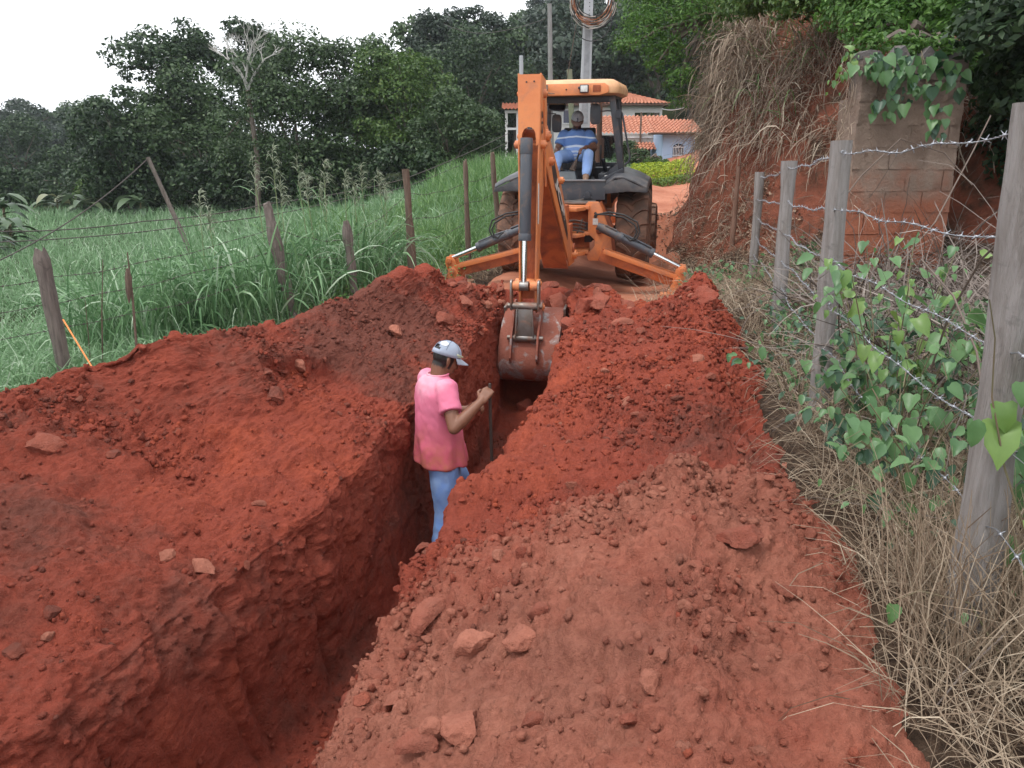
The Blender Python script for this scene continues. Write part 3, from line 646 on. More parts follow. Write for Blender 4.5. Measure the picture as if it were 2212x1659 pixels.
# ---- rear frame (king post carrier)
for s in (-1, 1):
    q = lambda pts: [(s * a, b) for a, b in pts]
    mb = MB().prism(q([(.27, 1.20), (.31, 1.25), (.45, 1.25), (.50, 1.16), (.53, 1.06), (.61, .86), (.665, .50), (.64, .46), (.33, .46), (.31, .50), (.31, .56), (.36, .60), (.41, .66), (.41, .74), (.36, .79), (.315, .82), (.315, 1.16)]), .05, (0, -1.17, 0), (1, 0, 0), (0, 0, 1))
    pl = B(mb, 'frame_plate', ORANGE, bevel=.006)
    mb = MB().cyl((s * .47, -1.205, .87), (s * .47, -1.14, .87), .045, n=16).cyl((s * .47, -1.22, .87), (s * .47, -1.2, .87), .026, n=12).cyl((s * .55, -1.24, .55), (s * .55, -1.14, .55), .05, n=16).cyl((s * .55, -1.26, .55), (s * .55, -1.235, .55), .03, n=8)
    B(mb, 'pivot_pin', ORANGE_D, pl, bevel=.003)
    mb = MB().cyl((s * .415, -1.205, 1.10), (s * .415, -1.15, 1.10), .018, n=12).cyl((s * .415, -1.205, 1.06), (s * .415, -1.15, 1.06), .024, n=12); B(mb, 'bolt_hole', DECALK, pl)
    mb = MB().prism(q([(.45, 1.23), (.52, 1.08), (.61, .86), (.66, .50), (.62, .50), (.56, .86), (.48, 1.08), (.42, 1.2)]), .55, (0, -.9, 0), (1, 0, 0), (0, 0, 1)); B(mb, 'frame_side', ORANGE_D, bevel=.004)
mb = MB().box((.415, -1.199, .99), (.07, .006, .085)); B(mb, 'warning_label', LABELW)
for z, y0, th in ((1.175, -1.22, .045), (.83, -1.24, .04), (.585, -1.24, .05)):
    mb = MB().box((0, y0 + .12, z), (.66, .24, th)).prism([(-.30, -1.34), (.30, -1.34), (.20, -1.52), (-.20, -1.52)], th, (0, 0, z), (1, 0, 0), (0, 1, 0)); B(mb, 'frame_crossplate', ORANGE, bevel=.005)
mb = MB().box((0, -.93, .85), (.62, .05, .72)); B(mb, 'frame_backplate', ORANGE_D)
mb = MB()
for k in range(4): mb.tube([(.03, -1.26, 1.00 - .045 * k), (.15, -1.30, 1.015 - .045 * k), (.24, -1.28, 1.0 - .045 * k), (.28, -1.18, .97 - .045 * k)], .013, 7)
mb.tube([(.25, -1.27, 1.03), (.22, -1.28, .93), (.18, -1.28, .84)], .014, 7)
B(mb, 'hydraulic_hose', M('dusty_hose', (.13, .10, .085), .7))
mb = MB().cyl((0, -1.52, .52), (0, -1.52, 1.24), .10, n=20).box((0, -1.62, .86), (.30, .22, .30)).cyl((-.2, -1.66, .70), (.2, -1.66, .70), .065, n=18); B(mb, 'king_post', ORANGE_D, bevel=.006)
# ---- stabilisers
for s in (-1, 1):
    dz = .0 if s > 0 else .06
    mb = MB(); mb.bar((s * .50, -1.27, .56), (s * 1.50, -1.30, .235 + dz), .13, .15, (0, 0, 1)); leg = B(mb, 'stabiliser_leg', ORANGE_D, bevel=.008)
    mb = MB()
    for yy_ in (-1.375, -1.225): mb.bar((s * .55, yy_, .62), (s * 1.5, yy_ - .01, .305 + dz), .018, .06, (0, 0, 1))
    B(mb, 'leg_flange', ORANGE, leg, bevel=.003)
    mb = MB().prism([(s * (1.47), .23 + dz), (s * 1.52, .40 + dz), (s * 1.57, .45 + dz), (s * 1.64, .44 + dz), (s * 1.66, .36 + dz), (s * 1.63, .26 + dz), (s * 1.55, .20 + dz)], .035, (0, -1.38, 0), (1, 0, 0), (0, 0, 1)).prism([(s * (1.47), .23 + dz), (s * 1.52, .40 + dz), (s * 1.57, .45 + dz), (s * 1.64, .44 + dz), (s * 1.66, .36 + dz), (s * 1.63, .26 + dz), (s * 1.55, .20 + dz)], .035, (0, -1.22, 0), (1, 0, 0), (0, 0, 1))
    mb.cyl((s * 1.60, -1.43, .39 + dz), (s * 1.60, -1.17, .39 + dz), .04, n=16).cyl((s * 1.55, -1.44, .25 + dz), (s * 1.55, -1.16, .25 + dz), .042, n=16)
    B(mb, 'leg_knuckle', ORANGE, leg, bevel=.004)
    mb = MB()
    for yy_ in (-1.41, -1.19): mb.prism([(s * 1.40, .085 + dz), (s * 1.50, .26 + dz), (s * 1.54, .31 + dz), (s * 1.59, .29 + dz), (s * 1.68, .085 + dz)], .03, (0, yy_, 0), (1, 0, 0), (0, 0, 1))
    mb.box((s * 1.55, -1.30, .065 + dz), (.46, .36, .04)); B(mb, 'stabiliser_foot', ORANGE, leg, bevel=.004)
    a, b = Vector((s * .50, -1.33, .93)), Vector((s * 1.60, -1.30, .40 + dz)); dd = (b - a)
    mb = MB().cyl(a, a + dd * .63, .058, n=20).cyl(a + dd * .60, a + dd * .645, .066, n=20).cyl(a - dd.normalized() * .05, a + dd * .05, .05, n=14).cyl(a + dd * .22, a + dd * .27, .068, n=20); rb = B(mb, 'ram_barrel', BARREL, leg, bevel=.003)
    mb = MB().cyl(a + dd * .6, b, .030, n=18); B(mb, 'ram_rod', CHROME, leg)
    mb = MB().tube([a + dd * .28 + Vector((0, -.03, .065)), a + dd * .4 + Vector((0, -.03, .075)), a + dd * .62 + Vector((0, -.03, .075))], .012, 7).tube([a + dd * .06 + Vector((0, -.03, .065)), a + dd * .2 + Vector((0, -.03, .07))], .012, 7); B(mb, 'ram_pipe', BARREL, leg)
    for k in (0, 1):
        o_ = .035 * k; mb = MB().tube([Vector((s * .42, -1.22, 1.09 - .01 * k)), Vector((s * .60, -1.26, 1.09 + o_)), Vector((s * .80, -1.30, 1.06 + o_)), Vector((s * (.95 + o_), -1.34, .97 + o_)), Vector((s * (.985 + o_), -1.36, .88)), Vector((s * (.95 + o_), -1.37, .80)), Vector((s * .90, -1.37, .775 - .01 * k)), a + dd * .28 + Vector((0, -.03, .065))], .012, 8); B(mb, 'hydraulic_hose', RUBBLK, leg)
# ---- boom
def bw(l): return np.interp(l, [-3.3, -3.0, -2.5, -1.6], [.25, .26, .31, .37])
def bc(l): return np.interp(l, [-3.3, -1.6], [-.06, .0])
BP = [(-1.55, .50), (-1.88, .50), (-2.5, 1.135), (-3.08, 1.76), (-3.30, 2.00), (-3.30, 2.16), (-3.20, 2.25), (-3.08, 2.24), (-2.95, 2.10), (-2.55, 1.74), (-2.40, 1.56), (-1.80, .83), (-1.55, .72)]
def side(poly, s, t=.02, off=0):                  # a cut plate on one flank of the boom
    mb = MB(); m_ = len(poly); V = []
    for k in (0, 1):
        for l, z in poly: V.append((bc(l) + s * (bw(l) / 2 + off - k * t), l, z))
    mb.add(V, [tuple(range(m_)), tuple(range(2 * m_ - 1, m_ - 1, -1))] + [(i, (i + 1) % m_, m_ + (i + 1) % m_, m_ + i) for i in range(m_)]); return mb
boom = B(side(BP, 1), 'boom', ORANGE, bevel=.004)
B(side(BP, -1), 'boom_plate', ORANGE, boom, bevel=.004)
def skin(pts, inset, t=.015):
    mb = MB(); 
    for (l0, z0), (l1, z1) in zip(pts[:-1], pts[1:]):
        V = []
        d_ = Vector((0, l1 - l0, z1 - z0)).normalized(); nr = Vector((0, -d_.z, d_.y))
        for (l, z) in ((l0, z0), (l1, z1)):
            for s in (-1, 1):
                for k in (0, 1): p = Vector((bc(l) + s * (bw(l) / 2 - .02 + .002), l, z)) + nr * (inset + k * t); V.append(p)
        mb.add(V, [(0, 2, 6, 4), (1, 5, 7, 3), (0, 1, 3, 2), (4, 6, 7, 5), (0, 4, 5, 1), (2, 3, 7, 6)])
    return mb
B(skin([(-1.88, .50), (-2.5, 1.135), (-3.08, 1.76)], .025), 'underside_plate', ORANGE_D, boom)
B(skin([(-3.0, 2.15), (-2.55, 1.74), (-2.40, 1.56), (-1.80, .83)], -.04), 'top_plate', ORANGE_D, boom)
mb = MB()
for l, z, r_ in ((-3.16, 2.13, .055), (-2.98, 1.86, .045), (-2.50, 1.62, .04), (-1.66, .62, .06)): mb.cyl((bc(l) - bw(l) / 2 - .045, l, z), (bc(l) + bw(l) / 2 + .045, l, z), r_, n=20).cyl((bc(l) - bw(l) / 2 - .06, l, z), (bc(l) + bw(l) / 2 + .06, l, z), r_ * .45, n=10)
B(mb, 'pivot_pin', ORANGE, boom, bevel=.004)
# decal on the flank
DP = [(-2.93, 1.86), (-2.82, 1.90), (-2.14, 1.12), (-2.02, .94), (-2.03, .86), (-2.12, .94), (-2.86, 1.70)]
dec = B(side(DP, 1, .001, .0025), 'decal', DECALK, boom)
def text_mesh(txt, size, extr=.001, bold=0):
    cu = bpy.data.curves.new('t', 'FONT'); cu.body = txt; cu.size = size; cu.extrude = extr; cu.offset = bold; cu.align_x = 'CENTER'; cu.align_y = 'CENTER'
    o = bpy.data.objects.new('t', cu); COL.objects.link(o); dg = bpy.context.evaluated_depsgraph_get(); me = bpy.data.meshes.new_from_object(o.evaluated_get(dg)); bpy.data.objects.remove(o); return me
def place_text(txt, size, org, ax, ay, mat, parent, name, sx=1.0, bold=.0):
    me = text_mesh(txt, size, .0015, bold); ax, ay = Vector(ax).normalized(), Vector(ay).normalized(); an = ax.cross(ay); org = Vector(org)
    for v in me.vertices: v.co = org + ax * (v.co.x * sx) + ay * v.co.y + an * v.co.z
    me.name = name; me.materials.clear(); return link(name, me, mat, parent)
_l0, _l1 = (-2.83, 1.77), (-2.10, 1.00); _ax = Vector((bc(_l1[0]) + bw(_l1[0]) / 2 - bc(_l0[0]) - bw(_l0[0]) / 2, _l1[0] - _l0[0], _l1[1] - _l0[1]))
place_text('JCB', .155, (bc(-2.46) + bw(-2.46) / 2 + .006, -2.46, 1.385), _ax, (0, .71, .70), DECALW, dec, 'lettering', 2.75, .006)
# boom lift ram in the shadow of the boom
mb = MB().cyl((0, -1.62, 1.08), (-.03, -2.35, 1.62), .06, n=18); B(mb, 'boom_ram', BARREL, boom)
# ---- dipper
DX = -.055
DPL = [(-3.42, 2.755), (-3.15, 2.70), (-3.04, 2.40), (-3.03, 2.08), (-3.12, 1.82), (-3.34, 1.1), (-3.46, .45), (-3.48, .30), (-3.53, .26), (-3.59, .30), (-3.62, .45), (-3.60, .8), (-3.55, 1.4), (-3.50, 2.0), (-3.46, 2.3)]
def dplate(s):
    mb = MB(); V = []; m_ = len(DPL)
    for k in (0, 1):
        for l, z in DPL: w_ = np.interp(z, [.3, 1.2, 2.0, 2.75], [.095, .10, .115, .125]); V.append((DX + s * (w_ - k * .018), l, z))
    mb.add(V, [tuple(range(m_)), tuple(range(2 * m_ - 1, m_ - 1, -1))] + [(i, (i + 1) % m_, m_ + (i + 1) % m_, m_ + i) for i in range(m_)]); return mb
dip = B(dplate(1), 'dipper', ORANGE, boom, bevel=.004); dip.parent = bh
B(dplate(-1), 'dipper_plate', ORANGE, dip, bevel=.004)
# front plate with an arched cut-out over the ram
fp = [(-.118, 2.745), (.118, 2.745), (.112, 2.06), (.078, 2.04)] + [(.075 * math.cos(a), 2.13 + .10 * math.sin(a)) for a in np.linspace(0.0, math.pi, 9)] + [(-.078, 2.04), (-.112, 2.06)]
mb = MB(); m_ = len(fp); lf = lambda z: np.interp(z, [2.0, 2.3, 2.75], [-3.505, -3.465, -3.425])
mb.add([(DX + x, lf(z) + k * .016, z) for k in (0, 1) for x, z in fp], [tuple(range(m_)), tuple(range(2 * m_ - 1, m_ - 1, -1))] + [(i, (i + 1) % m_, m_ + (i + 1) % m_, m_ + i) for i in range(m_)])
B(mb, 'front_plate', ORANGE, dip)
mb = MB().cyl((DX - .03, lf(2.67) - .002, 2.67), (DX - .03, lf(2.67) - .006, 2.67), .009, n=10).cyl((DX + .05, lf(2.675) - .002, 2.675), (DX + .05, lf(2.675) - .006, 2.675), .009, n=10); B(mb, 'bolt_hole', DECALK, dip)
mb = MB()
for (la, za), (lb, zb) in zip([(-3.44, 2.1), (-3.49, 1.4), (-3.54, .8)], [(-3.49, 1.4), (-3.54, .8), (-3.56, .42)]): mb.bar((DX, la + .03, za), (DX, lb + .03, zb), .17, .014, (0, 1, 0))
mb.bar((DX, -3.08, 1.95), (DX, -3.36, 1.0), .18, .014, (0, 1, 0)).bar((DX, -3.16, 2.69), (DX, -3.05, 2.35), .21, .014, (0, 1, 0)); B(mb, 'web_plate', ORANGE_D, dip)
mb = MB()
for l, z, r_, e_ in ((-3.38, 2.05, .042, .05), (-3.13, 2.15, .055, .03), (-3.26, 2.56, .045, .035), (-3.54, .33, .045, .05), (-3.57, .60, .05, .02)): mb.cyl((DX - .118 - e_, l, z), (DX + .118 + e_, l, z), r_, n=20).cyl((DX - .13 - e_, l, z), (DX + .13 + e_, l, z), r_ * .5, n=10)
B(mb, 'pivot_pin', ORANGE, dip, bevel=.004)
mb = MB().prism([(-3.30, 2.50), (-3.285, 2.50), (-3.20, 2.10), (-3.16, 1.60), (-3.20, 1.60), (-3.26, 2.10)], .014, (DX + .128, 0, 0), (0, 1, 0), (0, 0, 1)); B(mb, 'stiffener', ORANGE, dip)
place_text('214', .10, (DX + .1255, -3.385, 2.27), (0, -.06, -1), (0, 1, -.06), DECALK, dip, 'lettering', 1.5, .003)
mb = MB().prism([(-3.548, 1.66), (-3.50, 1.66), (-3.53, 1.24), (-3.575, 1.24)], .004, (DX + .112, 0, 0), (0, 1, 0), (0, 0, 1)); B(mb, 'worn_label', LABELW, dip)
# bucket ram on the front of the dipper
a, b, c = Vector((DX - .012, -3.545, 2.10)), Vector((DX - .016, -3.66, 1.10)), Vector((DX - .018, -3.735, .60)); dd = (b - a).normalized()
mb = MB().cyl(a, b, .062, n=24).cyl(a + dd * -.02, a + dd * .14, .066, n=24).cyl(b - dd * .05, b + dd * .025, .069, n=24); B(mb, 'ram_barrel', BARREL, dip, bevel=.004)
mb = MB().cyl(b, c, .031, n=20); B(mb, 'ram_rod', CHROME, dip)
mb = MB().cyl(c + Vector((-.055, 0, 0)), c + Vector((.055, 0, 0)), .052, n=20); B(mb, 'rod_eye', STEEL, dip, bevel=.004)
mb = MB()
for k, x in enumerate((-.15, .15)):
    mb.prism([(-3.80 + .05 * math.cos(t), .62 + .05 * math.sin(t)) for t in np.linspace(0, math.pi, 7)] + [(-3.87, .38), (-3.86, .345), (-3.82, .33), (-3.79, .345), (-3.77, .38)], .022, (DX + x, .06, 0), (0, 1, 0), (0, 0, 1))
B(mb, 'idler_link', STEEL, dip, bevel=.006)
mb = MB()
for s in (-1, 1): mb.cyl((DX + s * .06, -3.735, .60), (DX + s * .135, -3.735, .60), .06, .045, n=18)
B(mb, 'link_boss', ORANGE, dip)
mb = MB().cyl((DX - .135, -3.76, .385), (DX + .135, -3.76, .385), .042, n=20).cyl((DX - .19, -3.76, .385), (DX + .19, -3.76, .385), .026, n=14); B(mb, 'link_roller', STEEL, dip, bevel=.004)
mb = MB(); mb.loft([[(DX + sx * w_, l, z + sz * .02) for sx, l in ((-1, l0), (1, l0), (1, l1), (-1, l1))] for (w_, l0, l1, z, sz) in ((.085, -3.79, -3.72, .37, 0), (.075, -3.80, -3.72, .2, 0), (.10, -3.80, -3.72, .04, 0))])
for s in (-1, 1): mb.bar((DX + s * .082, -3.80, .36), (DX + s * .10, -3.81, .05), .016, .03, (0, 1, 0))
B(mb, 'tipping_link', STEEL, dip, bevel=.004)
mb = MB().cyl((DX - .12, -3.77, .03), (DX + .12, -3.77, .03), .04, n=18).cyl((DX - .20, -3.77, .03), (DX + .20, -3.77, .03), .026, n=14); B(mb, 'link_pin', STEEL, dip, bevel=.003)
# ---- bucket
BW = .32
SH = [(-3.22, .26), (-3.40, .235), (-3.58, .15), (-3.72, .02), (-3.81, -.13), (-3.84, -.28), (-3.79, -.41), (-3.68, -.49), (-3.52, -.52), (-3.30, -.46), (-3.14, -.38)]
bx_ = DX + .035
def lathe_shell(pts, t):
    mb = MB(); outer = pts; inner = []
    for i, (l, z) in enumerate(pts):
        d_ = Vector((pts[min(i + 1, len(pts) - 1)][0] - pts[max(i - 1, 0)][0], pts[min(i + 1, len(pts) - 1)][1] - pts[max(i - 1, 0)][1])).normalized(); inner.append((l - d_.y * t * -1 * -1, z + d_.x * t * -1 * -1))
    poly = outer + inner[::-1]; m_ = len(outer)
    NX = 9; V = []; xs = np.linspace(-BW, BW, NX)
    for x in xs: V += [(bx_ + x, l, z) for l, z in poly]
    n_ = len(poly); F = []
    for i in range(NX - 1):
        for j in range(n_): F.append((i * n_ + j, i * n_ + (j + 1) % n_, (i + 1) * n_ + (j + 1) % n_, (i + 1) * n_ + j))
    for i in (0, NX - 1):
        for j in range(m_ - 1): F.append((i * n_ + j, i * n_ + j + 1, i * n_ + n_ - 2 - j, i * n_ + n_ - 1 - j))
    mb.add(V, F); return mb
def subdiv(pts, k=4):
    P = np.array(pts); t = np.arange(len(P)); tt = np.linspace(0, len(P) - 1, (len(P) - 1) * k + 1)
    out = []
    for q in tt:
        i = int(min(q, len(P) - 2)); f = q - i; p0, p1, p2, p3 = P[max(i - 1, 0)], P[i], P[i + 1], P[min(i + 2, len(P) - 1)]
        out.append(tuple(.5 * ((2 * p1) + (-p0 + p2) * f + (2 * p0 - 5 * p1 + 4 * p2 - p3) * f * f + (-p0 + 3 * p1 - 3 * p2 + p3) * f ** 3)))
    return out
bucket = B(lathe_shell(subdiv(SH), .018), 'bucket', BUCKETM, bh, sharp=50)
for s in (-1, 1):
    mb = MB().prism([(l, z) for l, z in SH], .02, (bx_ + s * (BW + .006), 0, 0), (0, 1, 0), (0, 0, 1)); B(mb, 'side_plate', BUCKETM, bucket, bevel=.003)
    mb = MB().prism([(-3.22, .30), (-3.40, .28), (-3.30, -.05), (-3.12, -.36), (-3.02, -.36), (-3.10, -.05)], .024, (bx_ + s * (BW + .022), 0, 0), (0, 1, 0), (0, 0, 1)); B(mb, 'side_cutter', STEEL, bucket, bevel=.003)
for s in (-1, 1):
    mb = MB().prism([(-3.47, .36), (-3.50, .40), (-3.57, .41), (-3.62, .36), (-3.70, .20), (-3.80, .09), (-3.84, .02), (-3.90, -.17), (-3.86, -.24), (-3.74, -.1), (-3.62, .08), (-3.45, .2)], .022, (DX + s * .148, 0, 0), (0, 1, 0), (0, 0, 1)); B(mb, 'bucket_ear', BUCKETM, bucket, bevel=.004)
for k in range(5):
    x = bx_ - BW + .04 + k * (2 * BW - .08) / 4; mb = MB(); mb.loft([[(x - .03, -3.20, -.43), (x + .03, -3.20, -.43), (x + .03, -3.20, -.37), (x - .03, -3.20, -.37)], [(x - .02, -2.98, -.335), (x + .02, -2.98, -.335), (x + .02, -2.98, -.325), (x - .02, -2.98, -.325)]]); B(mb, 'tooth', STEEL, bucket)
# earth sitting in the bucket
mb = MB(); mb.ell((bx_, -3.45, -.16), (.29, .26, .24), nu=20, nv=12); me = mb.mesh('load'); V = np.array([v.co[:] for v in me.vertices]); dv = .05 * fbm(V * 9, 3, seed=3)
for v, d_ in zip(me.vertices, dv): v.co = v.co + Vector(v.co - Vector((bx_, -3.45, -.16))).normalized() * float(d_)
attr(me, 'tone', np.full(len(me.vertices), .6)); attr(me, 'pale', np.zeros(len(me.vertices))); link('bucket_load', me, SOIL, bucket)
# ---- rear body, fenders
mb = MB().loft([[(-.52, l, z) for l, z in ((-.82, 1.24), (-.80, 1.50), (-.52, 1.50), (-.5, 1.16))], [(.50, l, z) for l, z in ((-.82, 1.24), (-.80, 1.50), (-.52, 1.50), (-.5, 1.16))]]); body = B(mb, 'rear_panel', BLACKP, bevel=.008)
mb = MB().box((-.01, -.812, 1.502), (1.02, .03, .022)); B(mb, 'panel_edge', M('scuffed_edge', (.25, .25, .26), .45, metal=.4), body, bevel=.004)
mb = MB().cyl((.26, -.86, 1.31), (.26, -.80, 1.31), .045, n=16).box((.26, -.83, 1.275), (.12, .05, .02)); B(mb, 'lamp_bracket', BLACKP, body, bevel=.004)
mb = MB().box((.08, -.95, 1.225), (.6, .28, .02)).bar((-.08, -1.05, 1.215), (.22, -.95, 1.265), .012, .012).bar((-.02, -1.02, 1.25), (.35, -1.0, 1.225), .012, .012); B(mb, 'step_plate', STEEL)
for s in (-1, 1):
    cs = [(.44, 1.40), (.47, 1.49), (.62, 1.605), (.74, 1.61), (.92, 1.55), (1.07, 1.47), (1.085, 1.40), (1.06, 1.40), (1.045, 1.455), (.91, 1.525), (.74, 1.585), (.63, 1.58), (.5, 1.46), (.47, 1.40)]
    rows = []
    for l, dz, sc in ((-.80, -.06, .985), (-.74, -.02, 1.0), (-.45, .0, 1.0), (.1, .02, 1.0), (.45, -.02, 1.0), (.68, -.16, 1.0), (.80, -.36, 1.0)): rows.append([(s * (.44 + (x - .44) * sc), l, z + dz) for x, z in cs])
    mb = MB().loft(rows); fd = B(mb, 'fender', FENDER, bevel=.006)
    mb = MB().prism([(s * x, z) for x, z in [(.46, 1.36), (.47, 1.46), (.62, 1.55), (.74, 1.57), (.90, 1.50), (1.06, 1.43), (1.06, 1.385), (.8, 1.40)]], .015, (0, -.80, -.045), (1, 0, 0), (0, 0, 1)); B(mb, 'fender_lip', FENDER, fd, bevel=.004)
# ---- cab
cab = B(MB().box((0, .2, 1.42), (1.14, 1.35, .05)), 'cab_floor', BLACKP)
for s in (-1, 1):
    mb = MB(); mb.bar((s * .70, -.62, 1.60), (s * .545, -.60, 2.60), .085, .07, (0, 1, 0)); B(mb, 'cab_pillar', BLACKP, cab, bevel=.01)
    mb = MB(); mb.bar((s * .60, .85, 1.45), (s * .53, .75, 2.60), .06, .07, (0, 1, 0)); B(mb, 'cab_pillar', BLACKP, cab, bevel=.01)
    mb = MB(); mb.bar((s * .66, .2, 1.50), (s * .55, .2, 2.60), .05, .05, (0, 1, 0)); B(mb, 'cab_pillar', BLACKP, cab, bevel=.008)
    mb = MB(); mb.bar((s * .545, -.60, 2.60), (s * .535, .75, 2.62), .08, .08); B(mb, 'roof_rail', BLACKP, cab, bevel=.008)
    mb = MB().add([(s * .64, .17, 1.55), (s * .655, -.55, 1.65), (s * .55, -.55, 2.56), (s * .54, .17, 2.56)], [(0, 1, 2, 3)]); B(mb, 'side_window', GLASS, cab)
    mb = MB(); mb.bar((s * .73, -.66, 1.63), (s * .45, -.74, 1.50), .03, .06, (0, 0, 1)).bar((s * .69, -.55, 1.66), (s * .50, -.45, 1.50), .02, .16, (0, 0, 1)); B(mb, 'window_sill', BLACKP, cab, bevel=.004)
mb = MB(); mb.bar((-.56, -.60, 2.565), (.56, -.60, 2.565), .06, .10, (0, 0, 1)); B(mb, 'window_header', BLACKP, cab, bevel=.01)
mb = MB(); mb.bar((-.60, .85, 1.62), (.60, .85, 1.62), .06, .08).bar((-.54, .76, 2.58), (.54, .76, 2.58), .06, .08); B(mb, 'windscreen_frame', BLACKP, cab, bevel=.008)
B(MB().add([(-.57, .83, 1.66), (.57, .83, 1.66), (.51, .75, 2.55), (-.51, .75, 2.55)], [(0, 1, 2, 3)]), 'windscreen', GLASS, cab)
mb = MB(); mb.box((0, .84, 1.52), (1.1, .03, .2)); B(mb, 'front_panel', BLACKP, cab)
rs = []
def rr(hx, y0, y1, r_, z, n=5):
    pts = []
    for cx_, cy_, a0 in ((hx - r_, y1 - r_, 0), (-hx + r_, y1 - r_, 90), (-hx + r_, y0 + r_, 180), (hx - r_, y0 + r_, 270)):
        for k in range(n): a = R(a0 + 90 * k / (n - 1)); pts.append((cx_ + r_ * math.cos(a), cy_ + r_ * math.sin(a), z))
    return pts
roof = B(MB().loft([rr(.58, -.70, .92, .10, 2.60), rr(.645, -.79, 1.0, .12, 2.63), rr(.65, -.80, 1.0, .12, 2.70), rr(.62, -.76, .97, .14, 2.775), rr(.55, -.68, .9, .16, 2.81), rr(.3, -.4, .6, .16, 2.825)]), 'roof', CREAM, sharp=50)
mb = MB(); vp = [(-.52, 2.605), (.40, 2.605), (.50, 2.63), (.52, 2.66), (.51, 2.72), (.46, 2.755), (-.52, 2.755)]
mb.prism([(x, z - 2.68) for x, z in vp], .02, (0, -.808, 2.68), (1, 0, 0), (0, .12, 1)); B(mb, 'roof_visor', ORANGE, roof, bevel=.006)
mb = MB().box((.36, -.826, 2.69), (.10, .012, .085)); B(mb, 'visor_panel', ORANGE_D, roof, bevel=.004)
mb = MB().box((.20, -.885, 2.685), (.115, .07, .10)).box((.14, -.84, 2.70), (.06, .04, .03)); wl = B(mb, 'work_lamp', BLACKP, roof, bevel=.01); B(MB().box((.20, -.923, 2.685), (.092, .008, .078)), 'lamp_lens', LENS, wl, bevel=.003)
mb = MB().box((-.33, -.885, 2.70), (.08, .06, .09)).tube([(-.31, -.86, 2.66), (-.27, -.87, 2.635), (-.2, -.87, 2.635)], .006, 6); B(mb, 'lamp_bracket', STEEL, roof, bevel=.006)
mb = MB().cyl((-.05, -.826, 2.68), (-.05, -.82, 2.68), .011, n=10); B(mb, 'bolt_hole', DECALK, roof)
def mirror(c, w, h, rot, name, face):
    pts = [(w / 2 * np.sign(math.cos(t)) * abs(math.cos(t)) ** .5, h / 2 * np.sign(math.sin(t)) * abs(math.sin(t)) ** .5) for t in np.linspace(0, 2 * math.pi, 24, endpoint=False)]
    ax = rot @ Vector((1, 0, 0)); ay = rot @ Vector((0, 0, 1)); an = rot @ Vector((0, -1, 0))
    mo = B(MB().prism(pts, .03, c, ax, ay, an), name, BLACKP, cab, bevel=.006)
    if face: B(MB().prism([(x * .9, y * .9) for x, y in pts], .006, Vector(c) + an * .016, ax, ay, an), 'mirror_glass', MIRROR, mo)
    return mo
I3 = Matrix.Identity(3)
mirror((-.235, -.42, 2.475), .24, .125, Matrix.Rotation(R(6), 3, 'Y') @ Matrix.Rotation(R(-18), 3, 'X'), 'interior_mirror', True)
mirror((.31, -.48, 2.365), .15, .27, I3, 'side_mirror', False); mirror((-.29, -.10, 2.25), .14, .25, I3, 'side_mirror', False)
mb = MB().tube([(.36, -.47, 2.40), (.48, -.50, 2.41), (.56, -.60, 2.40)], .009, 6).tube([(-.3, -.09, 2.38), (-.45, -.1, 2.40), (-.58, .1, 2.42)], .009, 6).tube([(-.24, -.41, 2.52), (-.24, -.5, 2.57)], .008, 6); B(mb, 'mirror_arm', BLACKP, cab)
mb = MB().tube([(.60, -.62, 2.40), (.66, -.66, 2.41), (.69, -.66, 2.37), (.78, -.66, 1.95), (.815, -.66, 1.80), (.80, -.66, 1.74), (.74, -.66, 1.70)], .014, 8).box((.645, -.66, 2.36), (.06, .05, .09)); B(mb, 'grab_rail', BLACKP, cab)
# seat, console, levers
mb = MB().box((-.02, .12, 1.66), (.52, .50, .12)); st_ = B(mb, 'seat', M('seat_vinyl', (.035, .035, .04), .6), cab, bevel=.03)
mb = MB(); mb.bar((-.02, .34, 1.66), (-.02, .44, 2.18), .48, .11, (0, 1, 0)); B(mb, 'backrest', M('seat_vinyl_back', (.035, .035, .04), .6), st_, bevel=.03)
mb = MB().box((-.02, .14, 1.52), (.4, .4, .2)); B(mb, 'seat_base', BLACKP, st_, bevel=.01)
mb = MB().loft([[(-.24, -.60, 1.46), (.08, -.60, 1.46), (.08, -.34, 1.46), (-.24, -.34, 1.46)], [(-.22, -.52, 1.60), (.035, -.52, 1.60), (.03, -.36, 1.62), (-.22, -.36, 1.62)]]); con = B(mb, 'control_console', GREYP, cab, bevel=.012)
def lever(b0, t0, r0=.05):
    b0, t0 = Vector(b0), Vector(t0); d_ = t0 - b0; pts = []; rad = []
    for k in range(15):
        f = k / 14; pts.append(b0 + d_ * (f * .62)); rad.append((r0 * (1 - f) + .014 * f) * (1.12 if k % 2 else .92))
    bt = B(MB().tube(pts, rad, 12), 'lever_bellows', M('bellows', (.17, .12, .09), .8, c2=(.10, .07, .055)), con)
    B(MB().tube([b0 + d_ * .6, b0 + d_ * .9, t0], [.012, .013, .019], 10), 'lever', RUBBLK, con)
lever((-.01, -.44, 1.61), (.085, -.40, 1.86)); lever((-.19, -.44, 1.61), (-.20, -.40, 1.82))
mb = MB()
for x in (-.125, -.075): mb.cyl((x, -.48, 1.60), (x, -.48, 1.70), .005, n=6).box((x, -.48, 1.705), (.035, .012, .014))
B(mb, 'small_lever', RUBBLK, con)
mb = MB().cyl((.42, .30, 1.45), (.37, .10, 1.74), .03, n=10).box((.33, .45, 1.52), (.22, .25, .18)).box((.45, -.1, 1.5), (.2, .5, .12)); B(mb, 'side_console', BLACKP, cab, bevel=.01)
